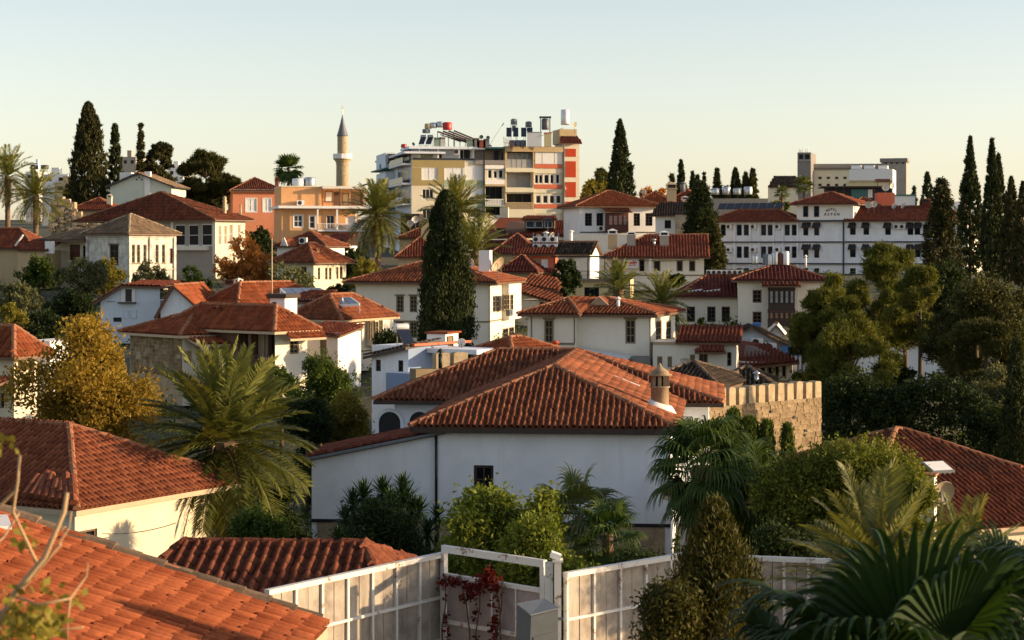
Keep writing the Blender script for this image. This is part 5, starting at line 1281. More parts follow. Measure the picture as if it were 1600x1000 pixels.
# 430-550 bay house
q = Bd('bay_house', 'small house with cream sunlit bay of slim windows below the orange building', 'house', 490, 172, 30, 410, 445, pl=432, pr=541, mat='cream')
q.win(FRONT, 466, 417, 479, 430, 2, 1, 'wood', 'glass_soft', .12, .07); W(q, SIDE, [(496.5, 418, 500.5, 437), (508, 418, 512, 437), (514, 418, 518, 437), (525.5, 417, 529, 436), (531, 417, 535, 436)], fm='wood_olive', pm='glass_soft', nx=1, ny=3, dep=.1, fw=.06)
q.walls(); q.hip(380, oh=.6, ax='y', mat='tile', tw=.28)
dormer(q, 440, 372, 450, 384, .8, 'white'); q.chimney(487, 387, 495, 404, 1.4, 'white', 'ridge', .4)
q2 = Bd('upper_roof_house', 'dark red roofed house with cooling unit behind the bay house', 'house', 506, 182, 18, 384, 420, pl=433, D=5, mat='white'); q2.walls(); q2.hip(362, oh=.4, ax='x', mat='tile_brown')
ac_unit('cream cooling unit on the white gable behind the bay house', wpt(q2, 473, 382, -.5), -.2, .75, .6)
q3 = Bd('maroon_roofed_house', 'lean-to with maroon corrugated roof below the orange building terrace', 'house', 534, 200, 14, 384, 410, pl=500, D=5, mat='white'); q3.walls(); q3.lean([(q3.x0, -.3, q3.H), (.4, -.3, q3.H), (.1, 4, q3.H + 1.3), (q3.x0, 4, q3.H + 1.3)], 'tile_maroon', 'roof'); q3.add('end_wall', FRONT, 507, 388, 523, 397, -.8, .1, 'white')
# blue walled house
n = Bd('blue_house', 'low white house with side coloured blue for shade and rooftop solar heater', 'house', 638, 96, 35, 541, 605, pl=581, pr=700, mat='white_cool')
W(n, FRONT, [(587, 562, 595, 580), (622, 563, 630, 581)], fm='wood_dark', pm='glass', nx=1, ny=2, dep=.12, fw=.05)
n.walls(side_mat='blue_wall')  # side wall is in shade; that shade is put into its blue colour
n.roofmats([[(n.x0 - .3, -.35, n.zz(556, n.x0, 0)), (.1, -.35, n.zz(541, 0, 0)), (.1, 2.5, n.zz(541, 0, 0) + .25), (n.x0 - .3, 2.5, n.zz(556, n.x0, 0) + .3)]], [], 'tile_old', under='wood_dark')
n.block('parapet', .1, .1, n.H, .32, n.D + 1.6, n.H + .12, 'red_band'); n.add('flat_roof', ('F', 1.5), 640, 545, 745, 552, -2.5, 0, 'white_cool')
n.add('lower_block', ('F', -1.2), 603, 583, 642, 612, -1., 0, 'blue_wall')
rb = Bd('roof_hut', 'white rooftop hut with brown door and tiled edge on the blue house', 'hut', 696, 99, 20, 522, 552, pl=667, pr=716, mat='white'); rb.win(SIDE, 698, 525, 707, 546, 1, 2, 'wood', 'wood_olive', .08, .05, hole=False, name='door'); rb.walls(); rb.block('tile_coping', rb.x0 - .1, -.1, rb.H + .002, .15, rb.D + .1, rb.H + .10, 'tile_bright')
s_ = solar_heater('white tank solar heater on a tilted frame above the blue house', ray(634, 545, 97), R(25), .62, panels=1)
dish('white satellite dish on the rooftop hut of the blue house', ray(721, 535, 97.5), .22, -5)
vent('small black flue pipe between the pale merlons', ray(688, 565, 84), .35, .09, 'black')
pr = Bd('small_pyramid_roof_house', 'small red pyramid roof just behind the main tiled roof', 'house', 800, 97, 42, 549, 575, pl=748, pr=862, mat='ivory'); pr.walls(); pr.hip(527, oh=.3, mat='tile_bright')
# dark mossy roofs
dk = Bd('dark_roofed_house', 'low house with dark mossy hip roof left of the castle merlons', 'house', 1118, 97, 20, 606, 640, pl=1000, pr=1165, mat='ivory'); dk.walls(); dk.hip(566, oh=.4, ax='x', mat='tile_dark', capmat='tile_old')
dk = Bd('dark_roofed_house', 'second dark tiled hip roof with white gutter behind the castle merlons', 'house', 1203, 101, 8, 604, 640, pl=1128, D=5.5, mat='ivory'); dk.walls(); dk.hip(573, oh=.35, ax='x', mat='tile_dark', capmat='tile_old'); dk.band(FRONT, 604, .12, .45, 'white_paint', name='gutter')
vent('steel ventilator with cowl on the second dark tiled roof', wpt(dk, 1182, 596, .6), .35, .12, 'steel')
dish('white dish with broken reflector edge right of the cream house', ray(1082, 573, 103), .26, 35)
# red lean-to with blue striped wall
ll = Bd('red_lean_to', 'restaurant with long red lean-to roof and glazed front, right of the low annex', 'house', 1237, 118, 10, 566, 600, pl=1150, D=6, mat='ivory')
W(ll, FRONT, [(1186, 573, 1196, 588), (1199, 571, 1207, 590), (1210, 571, 1218, 590), (1221, 570, 1229, 590)], fm='beam_light', pm='glass', nx=1, ny=1, dep=.12, fw=.07); ll.walls()
ll.roofmats([[(ll.x0 - .2, -.7, ll.zz(574, ll.x0, 0)), (.5, -.7, ll.zz(564, 0, 0)), (-1.8, 5, ll.zz(538, -2, 4)), (ll.x0 - .2, 5, ll.zz(531, ll.x0, 4))]], [], 'tile_red')
bw = Bd('blue_striped_house', 'narrow white facade with blue vertical stripes beside the pines', 'house', 1262, 121, 12, 545, 600, pl=1236, D=4, mat='white'); bw.walls(); bw.block('flat_roof', bw.x0 - .1, -.1, bw.H + .002, .1, 4, bw.H + .15, 'dark_metal')
for p0 in (1238, 1245.5, 1252): bw.add('stripe', FRONT, p0, 552, p0 + 2.6, 582, .003, .04, 'blue_tarp')
# blue gable house
bg_ = Bd('pale_gable_house', 'pale blue gable wall with cooling units and blue tarpaulin', 'house', 1240, 133, 7, 545, 590, pl=1145, D=7, mat='bluewhite'); 
xa, za = bg_.pt(FRONT, 1174, 512)
m = MB(); m.poly([(bg_.x0, -.002, 0), (0, -.002, 0), (0, -.002, bg_.zz(547, 0, 0)), (xa, -.002, za), (bg_.x0, -.002, bg_.zz(525, bg_.x0, 0))]); m.build('gable_wall', 'bluewhite', bg_.root)
bg_.roofmats([[(.3, -.4, bg_.zz(549, 0, 0)), (.3, 6, bg_.zz(549, 0, 0)), (xa, 6, za + .1), (xa, -.4, za + .1)], [(bg_.x0 - .2, 6, bg_.zz(526, bg_.x0, 0)), (bg_.x0 - .2, -.4, bg_.zz(526, bg_.x0, 0)), (xa, -.4, za + .1), (xa, 6, za + .1)]], [], 'tile_dark')
x, z = bg_.pt(FRONT, 1183, 536); ac_unit('upper cooling unit on the pale blue gable wall', bg_.world @ Vector((x, -.34, z - .3)), -bg_.th); x, z = bg_.pt(FRONT, 1204, 543); ac_unit('lower cooling unit on the pale blue gable wall', bg_.world @ Vector((x, -.34, z - .3)), -bg_.th)
bg_.add('tarpaulin', FRONT, 1221, 540, 1236, 552, .02, .5, 'blue_tarp'); bg_.add('blue_crate_cover', ('F', 2), 1176, 505, 1189, 510, -1, 0, 'blue_tarp')
sw = Bd('small_white_gable', 'tiny white gabled dormer house at the foot of the wooden bay', 'house', 1222, 140, 8, 520, 540, pl=1203, D=2.5, mat='white'); sw.gable(1213, 509, .2, 'white_paint'); sw.walls(gable='y')
# three window house and bay house
t = Bd('three_window_house', 'white house with three dark windows and shaded maroon roof', 'house', 1152, 155, 4, 463, 520, pl=1062, D=8, mat='ivory')
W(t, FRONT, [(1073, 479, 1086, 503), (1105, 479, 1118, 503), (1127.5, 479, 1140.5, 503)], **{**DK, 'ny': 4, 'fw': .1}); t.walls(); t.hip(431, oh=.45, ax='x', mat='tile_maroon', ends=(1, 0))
for (p0, p1) in ((1074, 1097), (1099, 1125)):
    yl = .55; z = t.zz(455, t.fx(p0, yl), yl); m = MB(); m.beam(t.p3(p0, 456, yl), t.p3(p1, 453, yl + .25), .3, .16); m.build('roof_window', 'white_paint', t.root)
vent('small pale cone vent at the lower right of the three window house', ray(1128, 520, 150), .2, .15, 'white_paint')
for i in range(7):
    ac_unit(('first', 'second', 'third', 'fourth', 'fifth', 'sixth', 'last')[i] + ' cooling unit from the left in the row of seven on the rack', ray(1108 + i * 8.2, 430.5, 160), 0, .42, .40, .25, group='cooling units along the roof edge')
m = MB(); rk = thing('unit_rack', 'dark steel rack carrying a row of seven cooling units', 'rack', ray(1104, 434, 160)); m.box(-.3, -.1, 0, 3.3, .5, .09); m.box(-.2, 0, -1.2, -.1, .1, 0); m.box(3.1, 0, -1.2, 3.2, .1, 0); m.build('shelf', 'dark_metal', rk)
v = Bd('wooden_bay_house', 'white house with large dark wooden bay window near the pines', 'house', 1290, 150, 6, 438, 525, pl=1153.5, D=8, mat='ivory')
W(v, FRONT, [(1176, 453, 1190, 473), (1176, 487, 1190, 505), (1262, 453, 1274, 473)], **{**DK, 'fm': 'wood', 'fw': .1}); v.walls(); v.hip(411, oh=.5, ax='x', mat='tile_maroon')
bx0, bx1 = v.fx(1200, -1.), v.fx(1243, -1.)
z0, z1, z2, z3 = (v.zz(p, -3, -1.) for p in (510, 498, 483, 453))
m = MB(); m.box(bx0, -1., z0, bx1, -.003, z1); m.box(bx0 + .05, -.95, z1, bx1 - .05, -.003, z2 - .3); m.box(bx0, -1., z2 - .3, bx1, -.003, z2); m.box(bx0 + .05, -.95, z2, bx1 - .05, -.003, z3); m.box(bx0, -1., z3, bx1, -.003, z3 + .25); m.build('wooden_bay', 'wood_dark', v.root)
for (a_, b_) in ((454, 474), (486, 498)):
    for i in range(5): v.win(('F', -.96), 1202.5 + i * 8, a_, 1208.5 + i * 8, b_, 1, 2, 'wood_red' if a_ > 480 else 'wood_dark', 'curtain' if a_ < 480 else 'curtain_warm', .05, .05, hole=False, name='bay_window')
z = v.zz(446, -3, -1.2); v.lean([(bx0 - .5, -1.5, z), (bx1 + .4, -1.5, z), (bx1 + .2, -.02, z + .35), (bx0 - .3, -.02, z + .35)], 'tile_brown', 'bay_roof')
v.post(bx1 + .25, -.9, z0 - .8, z, .12, 'ivory', 'porch_post')
for i, (px, top, bot, r, mt) in enumerate(((1180, 399, 412, .17, 'steel'), (1196, 397, 414, .16, 'grey_metal'), (1203, 398, 414, .17, 'tank'), (1211, 394, 414, .20, 'steel'), (1219, 396, 415, .17, 'wood_red'), (1228, 393, 414, .2, 'tank'))):
    w_ = wpt(v, px, bot, 3.2); water_tank(('small steel tank far left', 'dark grey tank', 'slim white tank', 'tall steel tank', 'rust coloured tank', 'wide white tank')[i] + ' on the ridge of the wooden bay house', w_, r * 1.3, (bot - top) / F * 153, mt)
vent('white pipe on the right ridge of the wooden bay house', wpt(v, 1259, 412, 3.5), .5, .08, 'white_paint')
# ------------------------------------------------------------------ three chimney house
t3 = Bd('three_chimney_house', 'white house with long dark red roof and three small capped chimneys', 'house', 1100, 190, 4, 402, 445, pl=948, D=8, mat='ivory')
W(t3, FRONT, [(1021, 407, 1032, 424), (1057, 407, 1067, 424), (1076.5, 407, 1086.5, 424)], fm='wood_olive', pm='glass_soft', nx=1, ny=1, dep=.12, fw=.1); t3.win(FRONT, 957, 407, 967, 420, 2, 1, 'wood', 'glass', .12, .06); t3.win(FRONT, 999, 405, 1007, 424, 1, 2, 'wood', 'glass', .12, .06)
t3.walls(); t3.hip(367, oh=.6, ax='x', mat='tile_red', tw=.3, ends=(1, 0))
for a in ((950, 357, 964, 382), (979.5, 361, 993, 377), (1031, 360, 1045, 383)): t3.chimney(*a, 1.6, 'tan' if a[0] < 960 else 'concrete', 'white_paint', .8)
t3.band(FRONT, 430, .12, .05, 'wood_olive'); t3.add('white_post', ('F', -.6), 1014, 403, 1018, 426, -.2, 0, 'white')
vent('pale mushroom vent on the dark red roof between chimneys', wpt(t3, 1022, 379, 1.6), .2, .14, 'steel')
bn = thing('banner', 'white shop banner with red script under the dark red roof', 'banner', t3.world @ Vector((t3.fx(986, -.5), -.5, t3.zz(419, t3.fx(986, -.5), -.5))), -t3.th)
w_, h_ = .72, .98; m = MB(); m.box(-w_, -.02, 0, w_, .02, h_); m.build('cloth', 'canvas', bn); m = MB()
m.tube([(-.62 + 1.22 * i / 60, -.03, .55 + .20 * math.sin(i * .75) * (.7 + .4 * math.sin(i * .31))) for i in range(61)], .035, 5); m.tube([(-.5, -.03, .24), (.55, -.03, .30)], .03, 5); m.build('lettering', 'red_ink', bn)
# yellow house with roof terrace
y = Bd('yellow_house', 'yellow house with white roof terrace room and vines, centre', 'house', 985, 178, 6, 437, 500, pl=866, D=7, mat='yellow')
y.win(FRONT, 872, 450, 888, 464, 2, 1, 'white_paint', 'glass_blue', .1, .07); y.win(FRONT, 913, 449, 936, 465, 3, 1, 'wood_dark', 'glass', .12, .06)
y.walls(); y.band(FRONT, 437, .22, .5, 'grey_concrete', name='terrace_slab')
yr = Bd('terrace_room', 'white roof terrace room with dark door above the yellow house', 'hut', 922, 180, 18, 393, 437, pl=872, pr=936, mat='white'); yr.win(FRONT, 884, 408, 900, 434, 1, 1, 'wood', 'wood_dark', .3, .05, name='door'); yr.win(FRONT, 903, 408, 920, 435, 2, 1, 'white_paint', 'shutter', .1, .05, name='sliding_door')
yr.gable(897, 382, .3, 'tile_dark', ax='x', h=.9); yr.walls(gable='x')
m = MB(); a0, a1, z0, z1 = y.rect(('F', -.45), 868, 424, 945, 436)
for i in range(26): x = a0 + (a1 - a0) * i / 25; m.box(x - .015, -.46, z0, x + .015, -.43, z1)
m.box(a0, -.47, z1, a1, -.42, z1 + .05); m.box(a0, -.47, (z0 + z1)/2, a1, -.42, (z0 + z1)/2 + .03); m.build('railing', 'dark_metal', y.root)
pg = thing('pergola', 'dark pergola beam frame over the terrace of the yellow house', 'pergola', y.world @ Vector((y.fx(866, -.4), -.4, y.zz(436, -6, -.4))), -y.th); L = y.fx(945, -.4) - y.fx(866, -.4)
for i in range(4): m = MB(); m.box(L * i / 3 - .06, 0, 0, L * i / 3 + .06, .12, 2.0); m.build('post', 'beam_light' if i == 1 else 'wood', pg)
m = MB(); m.box(-.3, -.05, 2.002, L + .3, .17, 2.15); m.box(-.3, 2, 2.002, L + .3, 2.15, 2.15); m.build('beam', 'wood_dark', pg)
# house with windows under AC rack
r4 = Bd('maroon_window_house', 'maroon walled house with wide white windows below the stacked cooling units', 'house', 868, 188, 8, 397, 440, pl=806, D=5, mat='red_band')
r4.win(FRONT, 815, 405, 828, 418, 2, 1, 'white_paint', 'glass_blue', .08, .08); r4.win(FRONT, 830, 405, 843, 418, 1, 1, 'beam_light', 'curtain_warm', .08, .06); r4.win(FRONT, 846, 405, 856, 418, 1, 1, 'white_paint', 'shutter', .08, .08)
r4.walls(); r4.lean([(r4.x0 - .3, -.6, r4.H), (.3, -.6, r4.H), (.1, 3, r4.H + 1.0), (r4.x0 + .6, 3, r4.H + 1.0)], 'tile_red', 'roof')
r4.lean([(r4.x0 - .2, -.7, r4.zz(426, -2, -.7)), (.2, -.7, r4.zz(426, -2, -.7)), (.2, -.01, r4.zz(420, -2, 0)), (r4.x0 - .2, -.01, r4.zz(420, -2, 0))], 'tile_maroon', 'lower_roof'); r4.add('lower_wall', ('F', .2), 810, 428, 866, 445, -1, .1, 'cream')
rk = thing('cooling_unit_rack', 'steel frame stacked with six cooling units on the maroon roof', 'rack', wpt(r4, 852, 394, 1.6), -r4.th); s = 190 / F
m = MB()
for x in (-1.25, 0, 1.25): m.box(x - .03, .1, 0, x + .03, .16, 1.9); m.box(x - .03, .7, 0, x + .03, .76, 1.9)
for z in (.0, .72): m.box(-1.3, .1, z, 1.3, .76, z + .05)
m.build('frame', 'grey_metal', rk)
for j in range(2):
    for i in range(3):
        p = r4.world @ r4.p3(838.5 + i * 13, 392 - j * 11.4, 1.6); ac_unit(('lower', 'upper')[j] + (' left', ' middle', ' right')[i] + ' cooling unit of six stacked in the steel frame', p + Vector((0, .1, .08)), -r4.th, .76, .56, .3, group='six cooling units in a frame')
dish('first of two dishes over the stacked cooling units, tilted left', wpt(r4, 842, 371, 2.4), .36, -30); dish('second dish over the stacked cooling units, seen nearly edge on', wpt(r4, 862, 369, 2.4), .42, 55)
vent('white domed chimney pot over the stacked cooling units', wpt(r4, 853, 373, 2.4), .5, .20, 'white_paint'); vent('tall white flue with round hole right of the stacked cooling units', wpt(r4, 892, 385, 2.6), 1.4, .19, 'white_paint')
# cluster of roofs under the apartment block
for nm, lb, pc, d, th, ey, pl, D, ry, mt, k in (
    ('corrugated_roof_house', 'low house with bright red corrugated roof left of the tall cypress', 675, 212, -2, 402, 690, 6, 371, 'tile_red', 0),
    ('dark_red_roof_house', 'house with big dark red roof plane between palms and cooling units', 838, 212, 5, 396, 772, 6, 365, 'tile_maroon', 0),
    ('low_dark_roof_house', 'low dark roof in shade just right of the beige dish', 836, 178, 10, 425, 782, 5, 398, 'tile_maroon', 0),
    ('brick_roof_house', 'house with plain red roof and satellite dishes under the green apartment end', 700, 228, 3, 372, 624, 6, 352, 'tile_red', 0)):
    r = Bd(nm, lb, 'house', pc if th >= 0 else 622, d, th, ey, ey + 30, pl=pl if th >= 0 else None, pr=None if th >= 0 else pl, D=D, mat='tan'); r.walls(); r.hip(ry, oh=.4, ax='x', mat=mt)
br = Bd('brown_box_house', 'dark brown boxy house front with two white dishes below the apartment block', 'house', 655, 234, 5, 334, 380, pl=626, D=4, mat='tile_dark'); br.walls()
dish('lower white dish on the dark brown boxy house', wpt(br, 641, 349, -.6), .42, 5); dish('upper white dish on the dark brown boxy house', wpt(br, 649, 343, -.4), .48, 20)
ck = thing('chimney_stack', 'stubby tan chimney beside the dark brown boxy house', 'chimney', ray(668, 356, 226)); m = MB(); m.box(-.75, 0, -2, .75, 1, .9); m.build('shaft', 'tan', ck); m = MB(); m.box(-.9, -.12, .902, .9, 1.1, 1.1); m.build('cap', 'concrete', ck)
gd = Bd('glazed_dormer_house', 'dark red roofed house with sunlit glazed dormer below the apartment balconies', 'house', 900, 243, 5, 356, 395, pl=756, D=9, mat='wood_red')
gd.win(FRONT, 775, 356.5, 790, 366, 1, 1, 'wood_dark', 'black', .2, .06); gd.walls(hw=gd.zz(375, -5, 0))
gd.roofmats([[(gd.x0 - .4, -.4, gd.zz(372, gd.x0, 0)), (.4, -.4, gd.zz(368, 0, 0)), (-1, 6, gd.zz(345, -2, 6)), (gd.x0 + 1.5, 6, gd.zz(339, gd.x0, 6))]], [], 'tile_red')
gd.add('dormer', ('F', .6), 820, 342, 866, 357, -2, .3, 'wood'); W(gd, ('F', .28), [(822, 345.5, 835, 356), (836.5, 345.5, 848, 356), (851, 345.5, 863, 356)], fm='white_paint', pm='glass_blue', nx=1, ny=1, dep=.1, fw=.06, hole=False)
z = gd.zz(343, gd.fx(845), 0); gd.lean([(gd.fx(816), -.3, z), (gd.fx(870), -.3, z), (gd.fx(868), 2, z + .5), (gd.fx(818), 2, z + .5)], 'tile_red', 'dormer_roof')
gd.add('castle_chimney', ('F', 1.5), 781, 324, 794, 340, -1, 0, 'cream'); pr_ = thing('roof_parasol', 'small dark open parasol below the striped red balconies', 'parasol', ray(856, 360, 238)); m = MB(); m.lathe([(.85, 1.15), (.5, 1.45), (.02, 1.6)], (0, 0, 0), 10, smooth=False); m.build('canopy', 'wood_dark', pr_); m = MB(); m.tube([(0, 0, -.5), (0, 0, 1.55)], .04, 6); m.build('pole', 'white_paint', pr_)
# ------------------------------------------------------------------ oriel house
o = Bd('oriel_house', 'white house with brown wooden oriel and orange roof right of the apartment block', 'house', 906, 232, -11, 322, 385, pr=1027, D=9, mat='white')
W(o, FRONT, [(914, 333, 925, 353), (932, 333, 942.5, 353), (990, 333, 1000, 353), (1008.5, 333, 1019.5, 353)], **{**DK, 'ny': 4, 'fw': .09}); o.walls(); o.hip(298.5, oh=.7, ax='x', mat='tile_bright', tw=.3)
a0, a1, z0, z1 = o.rect(('F', -1.1), 949, 331, 982, 363); m = MB(); m.box(a0, -1.1, z0, a1, -.003, z1); m.build('oriel', 'wood_red', o.root)
for i in range(4): o.win(('F', -1.1), 951.5 + i * 7.5, 336, 957 + i * 7.5, 352, 2, 3, 'wood_red', 'curtain', .06, .07, hole=False, name='oriel_window')
o.lean([(a0 - .4, -1.6, z1 + .02), (a1 + .4, -1.6, z1 + .02), (a1 + .2, -.02, z1 + .55), (a0 - .2, -.02, z1 + .55)], 'tile_brown', 'oriel_roof'); o.band(FRONT, 363, .12, .06, 'wood_dark')
x, z = o.pt(FRONT, 939, 359); ac_unit('white cooling unit under the windows left of the brown oriel', o.world @ Vector((x, -.35, z - .2)), -o.th)
gw = Bd('garden_wall', 'pale stepped garden wall below the oriel house', 'wall', 985, 222, 3, 366, 400, pl=892, D=1, mat='ivory'); gw.walls()
o2 = Bd('side_house', 'small white house with dark roof right of the oriel house', 'house', 1060, 226, 6, 337, 400, pl=1024, D=6, mat='white'); o2.win(FRONT, 1038.5, 344, 1048.5, 357, 2, 1, 'wood_dark', 'glass', .12, .07); o2.walls(); o2.lean([(o2.x0 - .6, -.6, o2.H), (1.6, -.6, o2.H + .1), (1.6, 5, o2.H + 1.7), (o2.x0 + .3, 5, o2.H + 1.6)], 'tile_dark', 'roof')
o3 = Bd('stone_house', 'rubble stone wall fragment of a house behind the dark conifer', 'house', 1078, 224, 4, 336, 400, pl=1055, D=4, mat='concrete'); o3.walls(); stones_on(o3, FRONT, 1055.5, 337, 1077.5, 372, 6, 'stone_old', .5)
o4 = Bd('red_roofed_house', 'orange roof with cream chimneys behind the oriel house', 'house', 1060, 256, 4, 323, 350, pl=985, D=8, mat='ivory'); o4.walls(); o4.hip(300, oh=.4, ax='x', mat='tile_bright'); o4.chimney(1042, 284, 1057, 315, 1, 'tan', 'tan', 1.)
o5 = Bd('red_roofed_house', 'small pointed red roof with cream chimney in front of the autumn tree', 'house', 1096, 262, 12, 318, 350, pl=1045, D=6, mat='ivory'); o5.walls(); o5.hip(296, oh=.4, mat='tile_red'); o5.chimney(1065, 306, 1075, 322, -.5, 'cream', 'white_paint', .7)
dish('small round white dish behind the ridge of the oriel house', ray(1006, 300, 246), .34, -20); vent('grey roof ventilator beside the small pointed red roof', ray(1067, 296, 262), .8, .35, 'grey_metal')
# ------------------------------------------------------------------ hotel
ht = Bd('hotel', 'long three storey white hotel with dark windows and red roofs on the right', 'hotel', 1510, 250, 23, 345, 450, pl=1116, pr=1535, mat='white_cool')
rows = ((351, 368), (385, 403), (419, 437)); dkh = dict(fm='band_dark', pm='glass', nx=1, ny=2, dep=.15, fw=.08)
for (a, b_) in rows:
    W(ht, FRONT, [(p, a, p + 8, b_) for p in (1126, 1151, 1162, 1189, 1199.5, 1226, 1237, 1255, 1272)], **dkh)
    W(ht, FRONT, [(p, a, p + 9, b_ - 1) for p in (1328, 1349, 1383, 1418, 1429, 1442)], **dkh)
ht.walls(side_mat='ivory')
for p0, p1 in ((1147, 1173.5), (1185, 1210.5), (1222, 1248)):
    for q0, q1 in ((p0, p0 + 2.6), (p1 - 2.6, p1)): ht.add('pilaster', FRONT, q0, 347, q1, 445, .004, .25, 'white_cool')
for py in (378, 412): ht.band(FRONT, py, .18, .30, 'band_dark')
m = MB(); x = ht.fx(1318); ht.post(x, -.05, 0, ht.H, .18, 'band_dark', 'downpipe')
for (a, b_) in rows[:2]:
    for p in (1254.5, 1271.5, 1327, 1348, 1382, 1417, 1430): z = ht.zz(a + .5, ht.fx(p), -.6); x0, x1 = ht.fx(p - 1), ht.fx(p + 11); ht.lean([(x0, -.7, z - .35), (x1, -.7, z - .35), (x1, -.02, z + .25), (x0, -.02, z + .25)], 'awning', 'awning', th=.05)
nnn = 0
for j, py in enumerate((356, 392)):
    for i, px in enumerate((1140, 1178, 1216, 1402, 1411)):
        if i > 2 and j: continue
        x, z = ht.pt(FRONT, px, py); ac_unit(('top floor', 'second floor')[j] + ' cooling unit on the hotel front, ' + ('first', 'second', 'third', 'fourth', 'fifth')[i] + ' from the left', ht.world @ Vector((x, -.36, z - .2)), -ht.th, group='cooling units on the hotel front')
S_ = ht.x0; xm = ht.fx(1240); xt = ht.fx(1330); sv = ht.x0, ht.x1, ht.D; ht.D = max(ht.D, 9)
def hroof(x0, x1, h, name, mat='tile_red', ends=(1, 1), y1=None):
    ht.hip(None, oh=.9, ax='x', mat=mat, h=h, x0=x0, x1=x1, y1=y1 or ht.D, z=ht.H + .1, name=name, ends=ends, tw=.32)
hroof(ht.x0, xm, ht.zz(329, (ht.x0 + xm) / 2, 2.6) - ht.H, 'roof', 'tile_red', y1=5.2)
hroof(xt, ht.x1, ht.zz(324, (ht.x1 + xt) / 2, 4) - ht.H, 'roof', 'tile_red', (0, 1), y1=8)
ta, tb = ht.fx(1245, -.4), ht.fx(1333, -.4); zt = ht.zz(319, ta, 0)
m = MB(); m.box(ta, -.4, ht.zz(345, ta, 0), tb, 7, zt + .2); m.build('tower_wall', 'white_far', ht.root)
W(ht, ('F', -.4), [(1255, 322, 1263, 339), (1272, 322, 1280, 339)], **{**dkh, 'hole': False}); ht.band(('F', -.4), 345, .25, .3, 'band_dark', (1240, 1335))
ht.hip(None, oh=.9, ax='x', mat='tile_red', h=ht.zz(300, (ta + tb) / 2, 3.3) - zt, x0=ta, x1=tb, y0=-.4, y1=7, z=zt, name='tower_roof', tw=.32)
def letters(b, txt, px, py, size, yl, rot=0., name='lettering'):
    cu = bpy.data.curves.new(name, 'FONT'); cu.body = txt; cu.size = size; cu.align_x = 'CENTER'; cu.align_y = 'CENTER'; cu.extrude = .012; cu.offset = .012; cu.materials.append(MAT['ink'])
    tmp = bpy.data.objects.new('tmp', cu); COL.objects.link(tmp); dg = bpy.context.evaluated_depsgraph_get(); me = bpy.data.meshes.new_from_object(tmp.evaluated_get(dg)); bpy.data.objects.remove(tmp)
    o_ = link(name, me, b.root); o_.location = b.p3(px, py, yl); o_.rotation_euler = (R(90), rot, 0)
for i, ch in enumerate('HOTEL'): u = i - 2; letters(ht, ch, 1299.5 + u * 3.6, 327.2 + .55 * u * u, .42, -.42, R(9 * u))
for i, ch in enumerate('ASPEN'): letters(ht, ch, 1299.5 + (i - 2) * 5.0, 335, .50, -.42)
sr = thing('solar_rack', 'long row of dark solar collectors on steel legs along the hotel roof', 'solar rack', ht.world @ Vector((ht.fx(1124, 4), 3.2, ht.zz(331, ht.fx(1124, 4), 4))), -ht.th); L = ht.fx(1225, 4) - ht.fx(1124, 4)
for i in range(8): m = MB(); x0 = L * i / 8; m.beam((x0 + L / 16, -.2, .35), (x0 + L / 16, .9, 1.15), L / 8 - .08, .08); m.build('collector', 'solar', sr)
for i in range(9): m = MB(); m.beam((L * i / 8, -.2, -.8), (L * i / 8, -.2, .4), .06, .06); m.beam((L * i / 8, .9, -.8), (L * i / 8, .9, 1.15), .06, .06); m.build('leg', 'grey_metal', sr)
for i, (px, py, r, mt) in enumerate(((1357, 320, .55, 'dish'), (1366, 319, .5, 'dish'), (1397, 322, .42, 'dish_beige'), (1411, 321, .5, 'dish'))): dish(('leftmost', 'second', 'small beige', 'rightmost')[i] + ' satellite dish on the right hotel roof ridge', ray(px, py, 256), r * .9, -20 + 25 * i)
for px0, py0, px1, py1 in ((1441, 309, 1453, 333), (1497, 318, 1508, 333)): ht.chimney(px0, py0, px1, py1, 3.5, 'tile_red', 'tile_brown', .8)
# buildings behind the hotel
def plain(name, label, pc, d, th, ey, by, mat, cat='building', **k): b = Bd(name, label, cat, pc, d, th, ey, by, mat=mat, **k); return b
p = plain('tower_block', 'grey concrete stair tower with dark top storey and aerials on the skyline', 1267, 450, 15, 238, 330, 'grey_concrete', pl=1246, pr=1275); W(p, FRONT, [(1248, 241, 1255, 249), (1257.5, 241, 1265, 249)], fm='dark_metal', pm='glass', nx=2, ny=1, dep=.5, fw=.2); p.walls(); p.band(FRONT, 250.5, .35, .2, 'concrete')
for i, (px, hh) in enumerate(((1249, 1.0), (1251.5, .7), (1254, .9), (1259, .8), (1262, 1.2))): m = MB(); x = p.fx(px, 1); m.tube([(x, 1, p.H), (x, 1, p.H + hh)], .09, 5); m.build('aerial', 'white_paint', p.root)
p = plain('long_block', 'long pinkish office block with small windows between two towers on the skyline', 1382, 455, 5, 260, 330, 'pale_block', pl=1268, D=12); W(p, FRONT, [(1278.5 + 13 * i, a, 1284 + 13 * i, a + 4) for i in range(4) for a in (276, 287)], fm='concrete', pm='glass_soft', nx=1, ny=1, dep=.3, fw=.1); p.walls(); p.band(FRONT, 259, .9, .6, 'concrete'); p.band(FRONT, 264, .4, .3, 'grey_concrete'); p.block('roof', p.x0, .2, p.H, 0, 11, p.H + .35, 'teal')
p = plain('tower_block', 'square brown concrete tower with overhanging flat cap at the right of the skyline block', 1416, 452, 16, 253, 330, 'concrete', pl=1377, pr=1419); W(p, FRONT, [(1382 + 9 * i, 253.8, 1386 + 9 * i, 256) for i in range(4)], fm='dark_metal', pm='glass', nx=1, ny=1, dep=.3, fw=.05); p.walls(); p.block('cap', p.x0 - .3, -.4, p.H, .3, 6, p.H + .9, 'grey_concrete')
p = plain('white_block', 'white boxy rooftop building in front of the long skyline block', 1395, 400, 15, 264, 320, 'white_far', pl=1327, pr=1400); p.walls()
